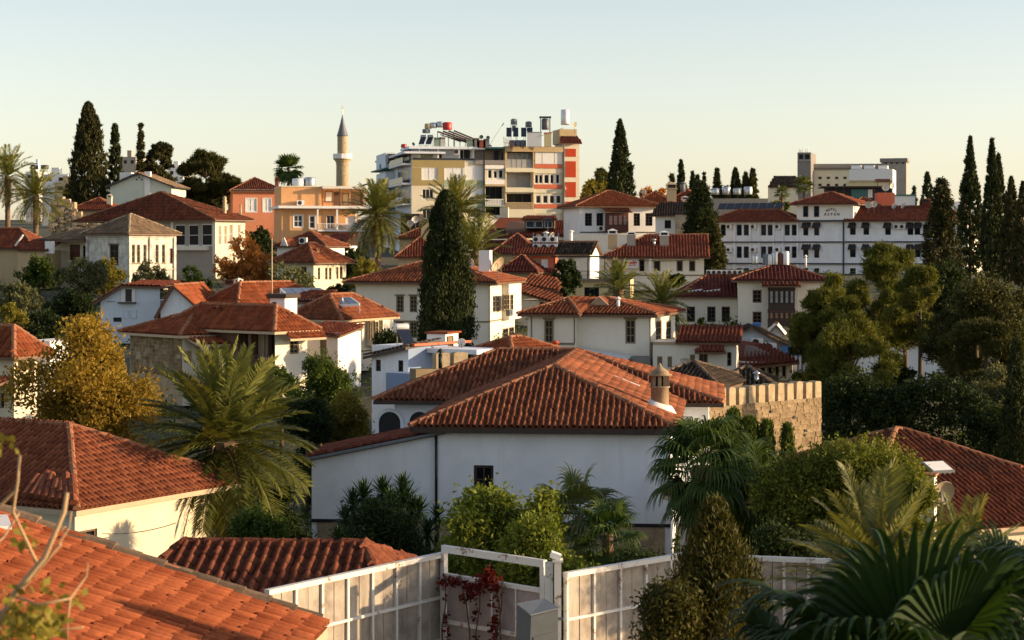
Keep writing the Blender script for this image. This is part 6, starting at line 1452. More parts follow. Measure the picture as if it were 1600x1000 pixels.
for i, (a, b_) in enumerate(((1330, 1345), (1350, 1366), (1372, 1387))): p.add('roof_unit', ('F', 1), a, 258.5, b_, 263.8, -2, 0, 'white_far')
p.band(FRONT, 283.5, .5, .3, 'tan'); p.add('lower_storey', FRONT, 1322, 284, 1394, 296, -3, .2, 'yellow')
p = plain('roof_cafe', 'dark canopied rooftop cafe on thin posts behind the hotel tower', 1395, 300, 4, 293, 330, 'dark', pl=1292, D=5); p.walls(); p.block('canopy', p.x0 - 1, -1.5, p.H + .002, 0, 5, p.H + .2, 'wood_dark')
p.add('green_screen', FRONT, 1330, 296, 1355, 309, .01, .15, 'teal'); p.add('white_panel', FRONT, 1356, 296, 1363, 309, .01, .15, 'white_far')
for a in (1306, 1318, 1366): p.add('post', ('F', -1.2), a, 290, a + 1.2, 330, -.1, 0, 'dark_metal')
p = plain('brick_red_house', 'brick red roof terrace wall behind the right hotel roof', 1398, 285, 5, 301, 330, 'red_band', pl=1371, D=4); p.walls()
p = Bd('red_roofed_house', 'low red roof behind the hotel tower', 'house', 1374, 282, 5, 322, 345, pl=1330, D=6, mat='tan'); p.walls(); p.hip(308, oh=.5, ax='x', mat='tile_red')
rt = thing('roof_canopy', 'rust red canopy above the white rooftop building', 'canopy', ray(1370, 284, 330)); m = MB(); m.box(0, 0, 0, 2.3, 2, .5); m.build('canopy', 'wood_red', rt); m = MB(); m.box(.1, 0, -2.2, .2, .1, 0); m.box(2.1, 0, -2.2, 2.2, .1, 0); m.build('post', 'dark_metal', rt)
dish('large open dish on the brick red terrace wall', ray(1384, 293, 283), .55, -15); dish('smaller dish right of the large one on the brick red terrace wall', ray(1394, 290, 283), .45, 40)
p = plain('white_house', 'low white houses line right of the skyline towers', 1430, 330, 4, 306, 335, 'white_far', pl=1398, D=5); p.walls(); p.block('roof_edge', p.x0 - .2, -.2, p.H, .2, 5, p.H + .25, 'teal')
p = plain('white_house', 'white house with antenna mast far right behind the conifer', 1505, 280, 4, 315, 345, 'white_far', pl=1455, D=5); p.walls()
p = plain('striped_house', 'cream building with dark striped sloping roof screens left of the skyline tower', 1247, 330, 8, 292, 330, 'pale_block', pl=1200, D=6); p.walls(); p.roofmats([[(p.x0, -.3, p.H), (.3, -.3, p.H), (-.2, 3, p.H + 1.9), (p.x0 + 1, 3, p.H + 1.9)]], [], 'tile_dark')
p = plain('low_block', 'low concrete building line on the skyline between conifers and striped house', 1215, 340, 3, 310, 330, 'concrete', pl=1100, D=6); p.walls()
for i in range(4): water_tank(('first', 'second', 'third', 'fourth')[i] + ' pale roof tank from the left on the low concrete skyline building', ray(1118 + i * 17, 304, 341), .75, 1.1 + .3 * (i % 2), 'steel')
# pale house behind pine trunks
pw = Bd('pale_house', 'bluish white house wall glimpsed between the dark pine trunks at right', 'house', 1482, 142, 6, 536, 640, pl=1330, D=8, mat='bluewhite')
W(pw, FRONT, [(1352, 612, 1366, 632), (1380, 610, 1398, 634), (1418, 612, 1432, 632)], fm='wood_dark', pm='black', nx=1, ny=1, dep=.2, fw=.07); pw.walls(); pw.hip(520, oh=.4, ax='x', mat='tile_brown')
# ------------------------------------------------------------------ apartment block
ap = Bd('apartment_block', 'six storey apartment block with olive, green and red fronts and crowded roof', 'apartment block', 643, 290, -12, 250, 400, pl=596, pr=880, mat='pale_block')
A = lambda nm, *a, **k: ap.add(nm, FRONT, *a, **k)
rec = lambda x0, y0, x1, y1, back='curtain', dep=1.2, nx=1: ap.win(FRONT, x0, y0, x1, y1, nx, 1, 'grey_metal', back, dep, .05 if nx > 1 else 0, name='loggia')
wn = lambda x0, y0, x1, y1, nx=2, ny=1, pm='glass_soft', fm='white_paint': ap.win(FRONT, x0, y0, x1, y1, nx, ny, fm, pm, .12, .10, sill=None)
# left section windows
for q in ((659, 262, 683, 281), (694.5, 262, 723, 281), (726.5, 259, 754, 280.5)): ap.win(FRONT, *q, 2, 1, 'white_paint', 'shutter', .10, .10, name='shuttered_window')
wn(659.5, 295, 677, 311, 3); wn(659.5, 326, 673, 342, 2); ap.win(FRONT, 727, 293, 754, 312, 2, 1, 'white_paint', 'shutter', .1, .1, name='shuttered_window'); wn(727, 326, 752, 340, 3); wn(696, 296, 720, 311, 3)
# middle narrow bay
wn(762, 265, 768.5, 279, 1, 1, 'glass'); wn(771, 267, 777, 279, 1, 1, 'glass'); wn(779, 265, 786, 279, 1, 1, 'glass')
rec(758.5, 291.5, 787, 311.5, 'glass', 1.4, 3); rec(758.5, 322.5, 787, 336, 'glass', 1.4, 3)
# right section: loggias
rec(791.5, 262.8 - 24, 832, 262, 'curtain', 1.1, 5) if ap.H > ap.zz(238, 20, 0) else None
rec(791.5, 269.5, 832, 293, 'curtain', 1.6, 2); rec(791.5, 302.5, 832, 318, 'glass_soft', 1.0, 3)
for x in (835, 841.5, 849.5, 859, 868): wn(x + .2, 272.5, x + (6.5 if x != 849.5 else 8.3), 287, 1, 1, 'glass')
for x in (837, 848, 858.5, 868.5): wn(x, 305, x + 8, 318, 1, 1, 'glass_soft')
wn(845, 337, 854, 350, 2); wn(860, 337, 868, 350, 1, 1, 'glass')
ap.walls(side_mat='bluewhite')
# colour fields and slabs, proud of the wall
A('render_panel', 643.2, 250.5, 726, 261.5, .004, .05, 'olive_wall'); A('render_panel', 643.2, 281.5, 693, 290, .004, .05, 'olive_wall'); A('render_panel', 643.2, 261.8, 658.5, 281.2, .004, .05, 'olive_wall'); A('render_panel', 683.6, 261.8, 694, 281.2, .004, .05, 'olive_wall')
A('render_panel', 693.3, 281.5, 755, 292.5, .004, .06, 'sage'); A('render_panel', 726, 312.5, 755, 325.5, .004, .06, 'sage')
A('rain_pipe', 755.6, 232, 757, 345, .01, .35, 'dark_metal')
A('balcony_front', 757.3, 280.5, 788, 288, .01, .35, 'white_far'); A('balcony_front', 757.3, 258, 788, 264, .01, .25, 'white_far'); A('slab', 757.3, 288.3, 788.5, 291, .01, .5, 'tan')
for k in range(12): A('baluster', 758 + k * 2.5, 312, 759.4 + k * 2.5, 321, .05, .15, 'white_paint')
A('handrail', 757.3, 311, 788, 312.3, .05, .22, 'white_paint'); A('slab', 757.3, 321, 788, 323, .01, .4, 'sage')
for y0, y1 in ((262.6, 268.8), (293.6, 300.5)): A('slab', 789, y0, 833.5, y1, .01, .45, 'pale_block')
for k in range(18): A('baluster', 791 + k * 2.35, 317.5, 792 + k * 2.35, 326.5, .25, .35, 'tan')
A('handrail', 790, 316.3, 833, 317.5, .2, .4, 'tan'); A('balcony_front', 789.5, 327, 833, 340, .01, .5, 'pale_block')
for y0, y1 in ((288.2, 295), (319, 325.5), (350.5, 357)): A('red_band', 835, y0, 878, y1, .01, .2, 'red_band')
for y0, y1 in ((295.3, 301.5), (326, 334)): A('slab', 834, y0, 879.5, y1, .01, .14, 'pale_block')
for x in (789.2, 833, 879): A('pier', x - .8, 233, x + .9, 365, .01, .30, 'tan')
# upper storeys (set on top of the main body)
Z0 = ap.H; zz = lambda py, px: ap.zz(py, ap.fx(px), 0)
def up(nm, px0, py0, px1, py1, y0, y1, mat): return ap.block(nm, ap.fx(px0), y0, zz(py1, px0), ap.fx(px1), y1, zz(py0, px0), mat)
up('penthouse_wall', 645, 232.5, 741, 250, 1.4, 7, 'bluewhite')
for q, mt in (((658, 236, 678, 248.5), 'sage'), ((688, 239.5, 692.5, 249), 'glass_soft'), ((720, 234, 726, 248), 'glass'), ((727.5, 233.5, 737, 248), 'glass_soft')): up('pent_window', *q, 1.3, 1.41, mt)
for px in (655, 684, 717, 739): up('pent_pillar', px, 232.5, px + 2.5, 250, .3, .6, 'white_far')
up('roof_slab', 638, 228.5, 757, 232.4, -.6, 8, 'bluewhite'); up('rail', 645, 246.5, 741, 249.8, .05, .15, 'dark_metal')
up('loggia_roof', 741, 229.5, 789, 232.4, -.4, 6, 'teal'); up('loggia_back', 742, 232.4, 788, 250, 2.0, 6, 'grey_concrete'); up('loggia_window', 776, 235, 783, 250, 1.9, 2.01, 'black'); up('loggia_window', 760, 235, 772, 250, 1.9, 2.01, 'curtain_warm'); up('parapet', 742, 250.1, 789, 256.8, -.3, -.05, 'grey_concrete')
up('upper_wall', 834, 233, 879.5, 250, 0, 7, 'pale_block'); up('upper_back', 790, 238.5, 834, 250, 1.1, 7, 'curtain'); up('pier', 789, 237, 791.5, 250, -.2, 1.1, 'tan'); up('roof_slab', 788.5, 228.6, 880, 237, -.45, 7.5, 'tan')
A('loggia_glass', 791.5, 249, 832, 262, -.02, .05, 'curtain')
for x in (799, 807, 815, 823): up('glass_bar', x, 238.5, x + .5, 262, -.07, .03, 'grey_metal')
up('shutter', 836, 237.5, 878, 256, -.2, -.01, 'shutter'); up('red_band', 835, 256.3, 878, 263, -.22, -.01, 'red_band'); up('slab', 834, 263.3, 879.5, 271, -.15, -.008, 'pale_block')
for x in (846.5, 866): up('shutter_joint', x, 238, x + .6, 256, -.22, -.205, 'concrete')
# stair tower with red panels
tw0, tw1 = ap.fx(880.6), ap.fx(904); ap.block('stair_tower', tw0, -.5, 0, tw1, 6, zz(223, 880), 'cream')
for y0, y1 in ((232.5, 245), (252, 277), (284.5, 308), (315, 325), (331, 340), (346.5, 368)): ap.block('red_panel', ap.fx(882.5), -.56, zz(y1, 882), ap.fx(898.5), -.502, zz(y0, 882), 'red_paint')
a, b_ = ap.fx(874), ap.fx(907); z1, z2 = zz(224, 880), zz(212.5, 880)
ap.lean([(a, -1.1, z1), (b_, -1.1, z1), (b_ - .3, .4, z2), (a + .3, .4, z2)], 'tile_maroon', 'tower_eave')
ap.block('tower_head', ap.fx(875), .3, z1, ap.fx(902), 5, zz(201.5, 880), 'tan')
for k, py in enumerate((292, 323, 346)): A('bracket_lamp', 880.9, py, 882.2, py + 5, .51, .9, 'cream')
# left end: stacked balconies
S = SIDE; kx = lambda px: ap.sy(px)
for j, (y0, y1) in enumerate(((258, 261), (288, 291), (319, 322))):
    ap.add('balcony_slab', S, 620, y0, 642.5, y1, .01, 1.3, 'white_far'); ap.add('balcony_rail', S, 620, y0 - 9, 642, y0 - .3, 1.2, 1.26, 'glass_blue'); ap.add('balcony_door', S, 622, y0 - 22, 640, y0 - .3, .005, .03, 'glass_soft')
    ap.add('balcony_screen', S, 602, y0 - 17, 617, y0 + 6, .01, 1.5, 'bluewhite'); ap.add('balcony_slab', S, 597, y0 + 7, 618, y0 + 9, .01, 1.9, 'teal')
ap.add('end_roof', S, 598, 244, 645, 247, -5, 1.3, 'bluewhite'); ap.add('water_barrel', S, 604, 243, 620, 257, .1, 1.4, 'dark_metal')
wl = Bd('white_wing', 'narrow white stair wing at the far left end of the apartment block', 'building', 606, 312, -20, 252, 360, pl=593, pr=618, mat='white_far'); wl.walls(); wl.add('screen', FRONT, 593.5, 257, 606, 267, -.3, .3, 'teal')
# ---- rooftop clutter
P = lambda px, py, dy=4: ray(px, py, 290 + dy)
rf = thing('steel_truss', 'rust brown sloping steel frame carrying tanks on the apartment roof', 'frame', P(700, 229)); s = 294 / F
for k in range(4):
    m = MB(); y0 = k * .9; m.beam((-1.6 + k * .8, y0, 2.3 + .1 * k), (4.4 + k * .75, y0, .2), .2, .24); m.beam((-1.6 + k * .8, y0, 0), (-1.6 + k * .8, y0, 2.3), .1, .1); m.beam((1 + k * .8, y0, 0), (1 + k * .8, y0, 1.4), .1, .1); m.build('rafter', 'wood_red' if k < 2 else 'wood', rf)
for k in range(4): m = MB(); m.beam((-1.2 + k * .9, .1, 1.85 - k * .3), (2.0 + k * .9, .1, .7 - k * .1), .9, .12); m.build('collector', 'solar', rf)
for i, (px, py, r, hh, mt, lb) in enumerate(((669, 201, .55, .75, 'tan', 'tan barrel at the left of the apartment roof frame'), (677, 200, .55, .8, 'steel', 'first grey barrel on the apartment roof frame'), (688, 199, .6, .85, 'steel', 'second grey barrel next to the red tank on the roof'), (699, 203, .7, 1.15, 'tank_red', 'red drum tank on top of the apartment roof frame'), (666, 208, .6, .6, 'grey_metal', 'lower grey tank over the dark collectors'), (631, 231, .45, .55, 'tank_red', 'small red barrel at the left end of the apartment roof'))): water_tank(lb, P(px, py, 3), r, hh, mt, 0)
for i, px in enumerate((660, 671)): solar_heater(('left', 'right')[i] + ' dark collector heater near the left apartment roof edge', P(px, 228, 2), R(-12), .85, 'steel', panels=1)
for i, (px, py, w_, hh, mt) in enumerate(((683, 229, 1., 1.4, 'sage'), (691.5, 229, .9, 1.5, 'ivory'), (735, 229, 1.2, 1.1, 'sage'), (744, 229, 1.0, 1.3, 'concrete'), (752, 229, 1.3, 1.0, 'red_band'), (760, 229, .9, 1.2, 'concrete'))):
    k = thing('chimney_stack', ('green', 'cream holed', 'low green', 'grey', 'reddish', 'brown')[i] + ' flue block on the left apartment roof', 'chimney', P(px, py, 1.5)); m = MB(); m.box(-w_/2, 0, -.2, w_/2, .7, hh); m.build('shaft', mt, k); m = MB()
    for q in range(3): m.box(-w_ * .35 + q * w_ * .27, -.01, hh * .75, -w_ * .35 + q * w_ * .27 + .14, .02, hh * .92)
    m.build('flue', 'black', k)
dish('grey dish on a pole left of the gap between apartment roofs', P(752, 214, 2), .33, 5, 'grey_metal'); dish('second grey dish on a pole at the gap between apartment roofs', P(762.5, 215, 2), .30, -10, 'grey_metal'); dish('blue grey dish at the far left of the apartment roof', P(646, 225, 2), .28, -40, 'grey_metal')
fg = thing('flagpole', 'slanting thin flagpole with dark pennant over the apartment roof gap', 'flagpole', P(763, 228, 1)); m = MB(); m.tube([(0, 0, -.2), (2.3, 0, 3.5)], .025, 5); m.build('pole', 'grey_metal', fg); m = MB(); m.beam((2.05, 0, 3.0), (2.35, 0, 3.5), .03, .12); m.build('pennant', 'black', fg)
for i, (px, lb) in enumerate(((803, 'left tall solar heater with steel tank on the right apartment roof'), (826, 'second tall solar heater with steel tank on the right apartment roof'))):
    k = thing('solar_water_heater', lb, 'solar heater', P(px, 229, 2)); m = MB()
    for x in (-.5, .42): m.box(x, 1, 0, x + .08, 1.08, 4.2 - .4 * i)
    m.box(-.5, 1, 2.4, .5, 1.08, 2.5); m.build('stand', 'steel', k); m = MB(); m.lathe([(.42, 3.4 - .4 * i), (.46, 3.5 - .4 * i), (.46, 4.1 - .4 * i), (.3, 4.3 - .4 * i)], (0, 1.05, 0), 12); m.build('tank', 'grey_metal' if i == 0 else 'lead', k); m = MB(); m.box(-.3, 1.0, 2.5, .3, 1.06, 3.3 - .4 * i); m.build('panel', 'solar', k)
    for x in (-.75, .28 if i == 0 else .2):
        m = MB(); m.beam((x, -.2, 1.5), (x, .6, 2.9), .8, .08); m.build('collector', 'solar', k); m = MB(); m.beam((x, .6, 0), (x, .6, 2.9), .06, .06); m.build('leg', 'grey_metal', k)
k = thing('tank_tower', 'dark framed tank tower with flat cap on the right apartment roof', 'tank tower', P(852, 229, 2)); m = MB()
for x in (-.75, .65):
    for y_ in (0, 1.2): m.box(x, y_, 0, x + .12, y_ + .12, 4.4)
m.box(-.9, -.1, 4.402, .9, 1.4, 4.6); m.build('frame', 'dark_metal', k); m = MB(); m.lathe([(.5, 2.6), (.56, 2.7), (.56, 4.1), (.4, 4.3)], (0, .65, 0), 14); m.build('tank', 'lead', k)
wt = water_tank('tall white cylindrical tank on the stair tower, highest on the roof', P(883, 195, 3), .66, 2.3, 'tank'); dish('beige dish on the stair tower beside the white tank', P(898, 195, 2.5), .44, 50, 'dish_beige')
k = thing('roof_hut', 'corrugated white roof hut at the front of the right apartment roof', 'hut', P(835, 229, 1)); m = MB(); m.box(-1.1, 0, 0, 1.1, 1.5, 2.15); m.build('wall', 'white_far', k); m = MB(); m.box(-1.15, -.05, 2.152, 1.15, 1.55, 2.22); m.build('roof', 'grey_metal', k)
k = thing('roof_hut', 'yellow ochre roof hut with red lid on the right apartment roof', 'hut', P(856, 229, 1)); m = MB(); m.box(-.55, 0, 0, .55, 1.2, 2.0); m.build('wall', 'yellow', k); m = MB(); m.box(-.6, -.05, 2.002, .6, 1.25, 2.15); m.build('lid', 'red_band', k)
for i in range(3): water_tank(('left', 'middle', 'right')[i] + ' dark plastic barrel behind the right apartment roof edge', P(801 + i * 8, 229, 2), .5, .95, 'lead')
k = thing('roof_screen', 'ragged rust wire screen at the left edge of the right apartment roof', 'screen', P(793, 229, 1)); m = MB()
for i in range(7): m.beam((-.5 + i * .22, 0, 0), (-.6 + i * .2, .2, 1.5 - .12 * i), .05, .05)
m.beam((-.5, 0, .6), (.9, 0, .4), .05, .05); m.build('bars', 'wood_red', k)
k = thing('roof_beam', 'slanting beam running up to the stair tower roof', 'beam', P(860, 210, 1)); m = MB(); m.beam((-1.6, 0, -.3), (2.0, 0, 1.0), .08, .08); m.build('beam', 'beam_light', k)
ac_unit('small cooling unit on the penthouse wall under the roof slab', P(714, 242, 1.2), R(5), .8, .8, .3)
# ------------------------------------------------------------------ minaret
p0 = ray(535, 300, 350); zb = gz(p0.x, 350); zp = lambda py: CZ - (py - HY) / F * 350 - zb; r = .00333 * 350 / 350 * 350
r = 9.2 / F * 350
mn = thing('minaret', 'slender stone minaret with one balcony and grey cone above the roofs', 'minaret', (p0.x, 350, zb))
m = MB(); m.lathe([(r * 1.12, -.2), (r * 1.05, zp(270)), (r * 1.05, zp(258)), (r * 1.1, zp(256)), (r * 1.05, zp(254.5))], (0, 0, 0), 24, smooth=False); m.build('shaft', 'stone_pale', mn)
m = MB(); m.lathe([(r * 1.06, zp(254.6)), (r * 1.25, zp(252)), (r * 1.28, zp(251)), (r * 1.5, zp(249.5)), (r * 1.55, zp(248.5)), (r * 1.6, zp(248))], (0, 0, 0), 24, smooth=False); m.build('corbel', 'stone', mn)
m = MB(); m.lathe([(r * 1.6, zp(247.98)), (r * 1.6, zp(240.5)), (r * 1.52, zp(240.4)), (r * 1.52, zp(247.5))], (0, 0, 0), 12, smooth=False); m.build('balcony', 'white_far', mn)
m = MB(); m.lathe([(r * .86, zp(247.9)), (r * .86, zp(214)), (r * .9, zp(213))], (0, 0, 0), 24, smooth=False); m.build('upper_shaft', 'stone_pale', mn)
m = MB(); m.lathe([(r * .9, zp(213)), (r * .96, zp(212)), (r * .72, zp(205)), (r * .38, zp(193)), (r * .05, zp(180))], (0, 0, 0), 20, smooth=False); m.build('cone', 'lead', mn)
m = MB(); z = zp(180); m.lathe([(.03, z), (.10, z + .25), (.03, z + .45), (.13, z + .7), (.03, z + .95), (.08, z + 1.1), (.02, z + 1.3)], (0, 0, 0), 8); m.tube([(.22 * math.sin(a), 0, z + 1.5 - .22 * math.cos(a)) for a in [R(-150 + 300 * i / 12) for i in range(13)]], .035, 5); m.build('finial', 'gold', mn)
# ------------------------------------------------------------------ orange building and neighbours
ob = Bd('orange_building', 'orange plastered house with balconies and roof terrace in front of the minaret', 'building', 440, 235, -13, 326, 385, pr=560, D=9, mat='orange_wall')
ob.win(FRONT, 458.5, 336, 473, 355, 2, 2, 'white_paint', 'glass_blue', .12, .12, trim='white_paint'); ob.win(FRONT, 483, 337, 492, 357, 1, 2, 'white_paint', 'glass_blue', .12, .1, trim='white_paint'); ob.win(FRONT, 510, 336, 523, 358, 2, 1, 'white_paint', 'glass_blue', .3, .1, name='balcony_door'); ob.win(FRONT, 540, 338, 556, 357, 2, 1, 'white_paint', 'shutter', .3, .1)
ob.walls(); ob.block('upper_wall', ob.fx(439.5), .05, ob.H + .35, ob.fx(502), 8, ob.zz(292, 2, 0), 'orange_wall'); z = ob.H
ob.block('slab', ob.fx(433), -1.4, z + .02, ob.fx(585), 8.5, z + .34, 'white_far'); z0, z1 = ob.zz(359, 5, -1.2), ob.zz(350, 5, -1.2)
ob.block('upper_shadow_wall', ob.fx(503), 2.6, z + .35, ob.fx(575), 8, ob.zz(295, 6, 0), 'orange_wall'); ob.block('terrace_roof', ob.fx(502.5), -1.0, ob.zz(295, 6, 0), ob.fx(568), 8, ob.zz(291, 6, 0), 'ivory'); ob.block('roof_edge', ob.fx(438.5), -.05, ob.zz(292, 2, 0) + .002, ob.fx(502.2), 8, ob.zz(290.6, 2, 0), 'ivory')
for q, mt in (((508, 299, 520, 316), 'white_far'), ((522, 300, 532, 321), 'wood'), ((535, 302, 546, 321), 'curtain_warm'), ((550, 300, 566, 321), 'wood')): ob.win(('F', 2.6), *q, 1, 1, 'wood', mt, .1, .06, hole=False)
for a in (502.8, 530, 548, 566): ob.add('terrace_post', ('F', -.8), a, 295, a + 1.5, 325, -.1, 0, 'wood')
ob.block('balcony_floor', ob.fx(494), -1.4, z0 - .2, ob.fx(575), -.003, z0, 'white_far')
for a in (495.2, 525.5, 555): ob.add('column', ('F', -1.2), a, 327, a + 2.6, 359, -.2, 0, 'white_far')
m = MB(); xa, xb = ob.fx(495, -1.35), ob.fx(574, -1.35)
for i in range(34): x = xa + (xb - xa) * i / 33; m.box(x - .02, -1.37, z0, x + .02, -1.33, z1)
m.box(xa, -1.4, z1, xb, -1.3, z1 + .07); m.build('balcony_railing', 'white_paint', ob.root)
m = MB(); zr = ob.zz(315, 6, -1.2)
for i in range(30): x = ob.fx(503, -1.3) + i * .19; m.box(x - .02, -1.32, z + .35, x + .02, -1.28, zr)
m.box(ob.fx(503, -1.3), -1.34, zr, ob.fx(576, -1.3), -1.26, zr + .07); m.build('terrace_railing', 'wood', ob.root)
x, zq = ob.pt(('F', .05), 469, 324); ac_unit('cooling unit standing on the white slab of the orange building', ob.world @ Vector((x, -.5, z + .34)), -ob.th, .9, .62)
dish('white dish on the lower balcony of the orange building', ray(531, 356, 232), .4, 10)
water_tank('horizontal white tank cluster on the orange building roof', ob.world @ Vector((ob.fx(466, 3), 3, ob.zz(291, 2, 3))), .75, .95, 'tank'); water_tank('second pale tank beside the white one on the orange building roof', ob.world @ Vector((ob.fx(484, 3), 3, ob.zz(291, 2, 3))), .7, 1.1, 'steel')
ar = thing('arched_canopy', 'dark arched canopy at the right end of the orange terrace', 'canopy', ob.world @ Vector((ob.fx(580, 1), 1, ob.zz(292, 8, 1)))); m = MB()
for k in range(8):
    a0, a1 = math.pi * k / 8, math.pi * (k + 1) / 8; q = lambda a, y_, rr: (rr * 1.3 * math.cos(a), y_, rr * .42 * math.sin(a))
    m.poly([q(a0, -1, 1), q(a1, -1, 1), q(a1, 2, 1), q(a0, 2, 1)]); m.poly([q(a0, -1, .93), q(a1, -1, .93), q(a1, 2, .93), q(a0, 2, .93)]); m.poly([q(a0, -1, 1), q(a1, -1, 1), q(a1, -1, .93), q(a0, -1, .93)])
m.build('cover', 'dark', ar); m = MB(); m.box(-1.3, -1, -2, -1.2, -.9, 0); m.box(1.2, -1, -2, 1.3, -.9, 0); m.build('post', 'dark_metal', ar)
sb = Bd('salmon_house', 'salmon pink house with two shuttered windows and brown hip roof', 'house', 364, 262, -13, 298, 360, pr=440, D=8, mat='salmon_wall')
W(sb, FRONT, [(384, 310, 401, 331), (411, 310, 423.5, 331)], fm='white_paint', pm='shutter', nx=2, ny=2, dep=.1, fw=.12, trim='white_paint'); sb.walls(); sb.band(FRONT, 298, .3, .35, 'ivory'); sb.hip(278, oh=.5, ax='x', mat='tile_brown'); sb.chimney(430, 276, 435.5, 297, 2.2, 'tile_brown', 'tile_brown', .5)
# far blocks on the left skyline
for lb, pc, d, th, ey, pl, mt in (('pale block with roof clutter behind the date palms at far left', 106, 400, 5, 272, 66, 'white_far'), ('lower tan block left of the first tall cypress', 122, 380, 5, 286, 85, 'tan'), ('brownish block between the two narrow cypresses', 212, 400, 5, 245, 190, 'concrete'), ('white block right of the broad cypress', 286, 400, 5, 262, 262, 'white_far'), ('distant white block at the far left edge', 60, 430, 5, 268, 40, 'white_far')):
    b = Bd('distant_block', lb, 'building', pc, d, th, ey, 330, pl=pl, D=8, mat=mt); n_ = max(2, int(-b.x0 / 2.2))
    for i in range(n_): px = pl + (pc - pl) * (i + .25) / n_; b.win(FRONT, px, ey + 5, px + (pc - pl) * .5 / n_, ey + 11, 1, 1, 'concrete', 'glass_soft', .2, .08)
    b.walls(); b.block('roof_hut', b.x0 * .7, 1, b.H, b.x0 * .4, 3, b.H + 1.4, mt)
water_tank('slim white roof tank left of the first tall cypress', ray(59, 265, 428), .4, 2.3, 'tank')
for i, px in enumerate((54, 70)): water_tank(('left', 'right')[i] + ' dark roof tank on legs at the far left skyline', ray(px, 270, 401), .8, .8, 'dark_metal', .8)
# ------------------------------------------------------------------ trees on the skyline
T = tree
T('cypress', 'cypress_tree', 'tallest dark cypress with blunt top at upper left', 138, 159, 58, 258, 'leaf_cypress_warm', 1, shape=.75)
T('cypress', 'cypress_tree', 'slim dense cypress second from the left on the skyline', 180, 192, 23, 262, 'leaf_cypress', 2, shape=.6)
T('conifer', 'conifer_tree', 'narrow ragged conifer third from left on the skyline', 220, 193, 30, 264, 'leaf_cypress_warm', 3, dens=2.5)
T('broad', 'cypress_tree', 'broad rounded cypress right of the narrow ragged conifer', 249, 211, 52, 266, 'leaf_cypress_warm', 4, cb=.0, dens=2.6, yb=318)
T('pine', 'pine_tree', 'bushy green pine between the dark cypresses and the salmon house', 322, 224, 96, 272, 'leaf_conifer', 5, cb=.0, dens=2.4, yb=338)
T('pine', 'pine_tree', 'small pine leaning against the salmon house', 360, 262, 40, 268, 'leaf_conifer', 6, cb=.0, dens=2, yb=330)
T('cypress', 'cypress_tree', 'tall cypress standing alone right of the apartment block', 969, 186, 42, 262, 'leaf_cypress', 7, shape=.95)
T('pine', 'stone_pine', 'flat layered pine left of the lone tall cypress', 940, 256, 38, 330, 'leaf_conifer', 8, cb=.55, dens=1.3)
T('broad', 'tree', 'low yellowish tree below the layered pine', 930, 276, 60, 318, 'leaf_yellowgreen', 9, cb=.05)
T('broad', 'autumn_tree', 'rust coloured autumn tree on the skyline behind the oriel house', 1018, 274, 52, 330, 'leaf_rust', 10, cb=.1, dens=1.3)
T('cypress', 'cypress_tree', 'dark cypress behind the rust coloured autumn tree', 1064, 250, 17, 345, 'leaf_cypress', 11)
T('pine', 'pine_tree', 'small dark pine touching the cypress behind the autumn tree', 1050, 262, 22, 345, 'leaf_conifer', 12, cb=.2)
for i, (px, yt, w, k, lb) in enumerate(((1082, 268, 9, 'cypress', 'first thin cypress right of the small pointed red roof'), (1090, 274, 9, 'cypress', 'second thin cypress right of the small pointed red roof'), (1100, 270, 9, 'conifer', 'thin spiky conifer between two groups of skyline cypresses'), (1120, 264, 20, 'conifer', 'spiky layered conifer on the skyline above the hotel solar rack'), (1134, 280, 16, 'broad', 'small round tree between spiky conifer and cypress'), (1149, 263, 15, 'cypress', 'cypress in the middle of the skyline tree row above the hotel'), (1165, 270, 20, 'conifer', 'left of two joined conifers above the hotel'), (1176, 265, 24, 'conifer', 'right of two joined conifers above the hotel'))):
    T(k, 'skyline_tree', lb, px, yt, w * 1.35, 372, 'leaf_cypress' if k == 'cypress' else 'leaf_conifer', 20 + i, group='small trees on the skyline', dens=2.2)
T('cypress', 'cypress_tree', 'squat cypress behind the right end of the hotel', 1449, 270, 22, 330, 'leaf_cypress', 30)
T('cypress', 'cypress_tree', 'tiny cypress left of the squat one behind the hotel', 1428, 291, 12, 345, 'leaf_cypress', 31)
T('cypress', 'cypress_tree', 'pointed tall cypress at upper right, left of the pair', 1516, 213, 36, 215, 'leaf_cypress', 32, shape=1.35)
T('cypress', 'cypress_tree', 'left spire of the joined pair of tall cypresses at far right', 1550, 216, 30, 205, 'leaf_cypress', 33, shape=1.3)
T('cypress', 'cypress_tree', 'right spire of the joined pair of tall cypresses at far right', 1560, 240, 32, 207, 'leaf_cypress', 34, shape=1.3)
T('cypress', 'cypress_tree', 'warm toned cypress nearer the right edge', 1580, 276, 30, 195, 'leaf_cypress_warm', 35, shape=1.2)
T('cypress', 'cypress_tree', 'last cypress cut by the right edge', 1598, 284, 30, 190, 'leaf_cypress_warm', 36, shape=1.2)
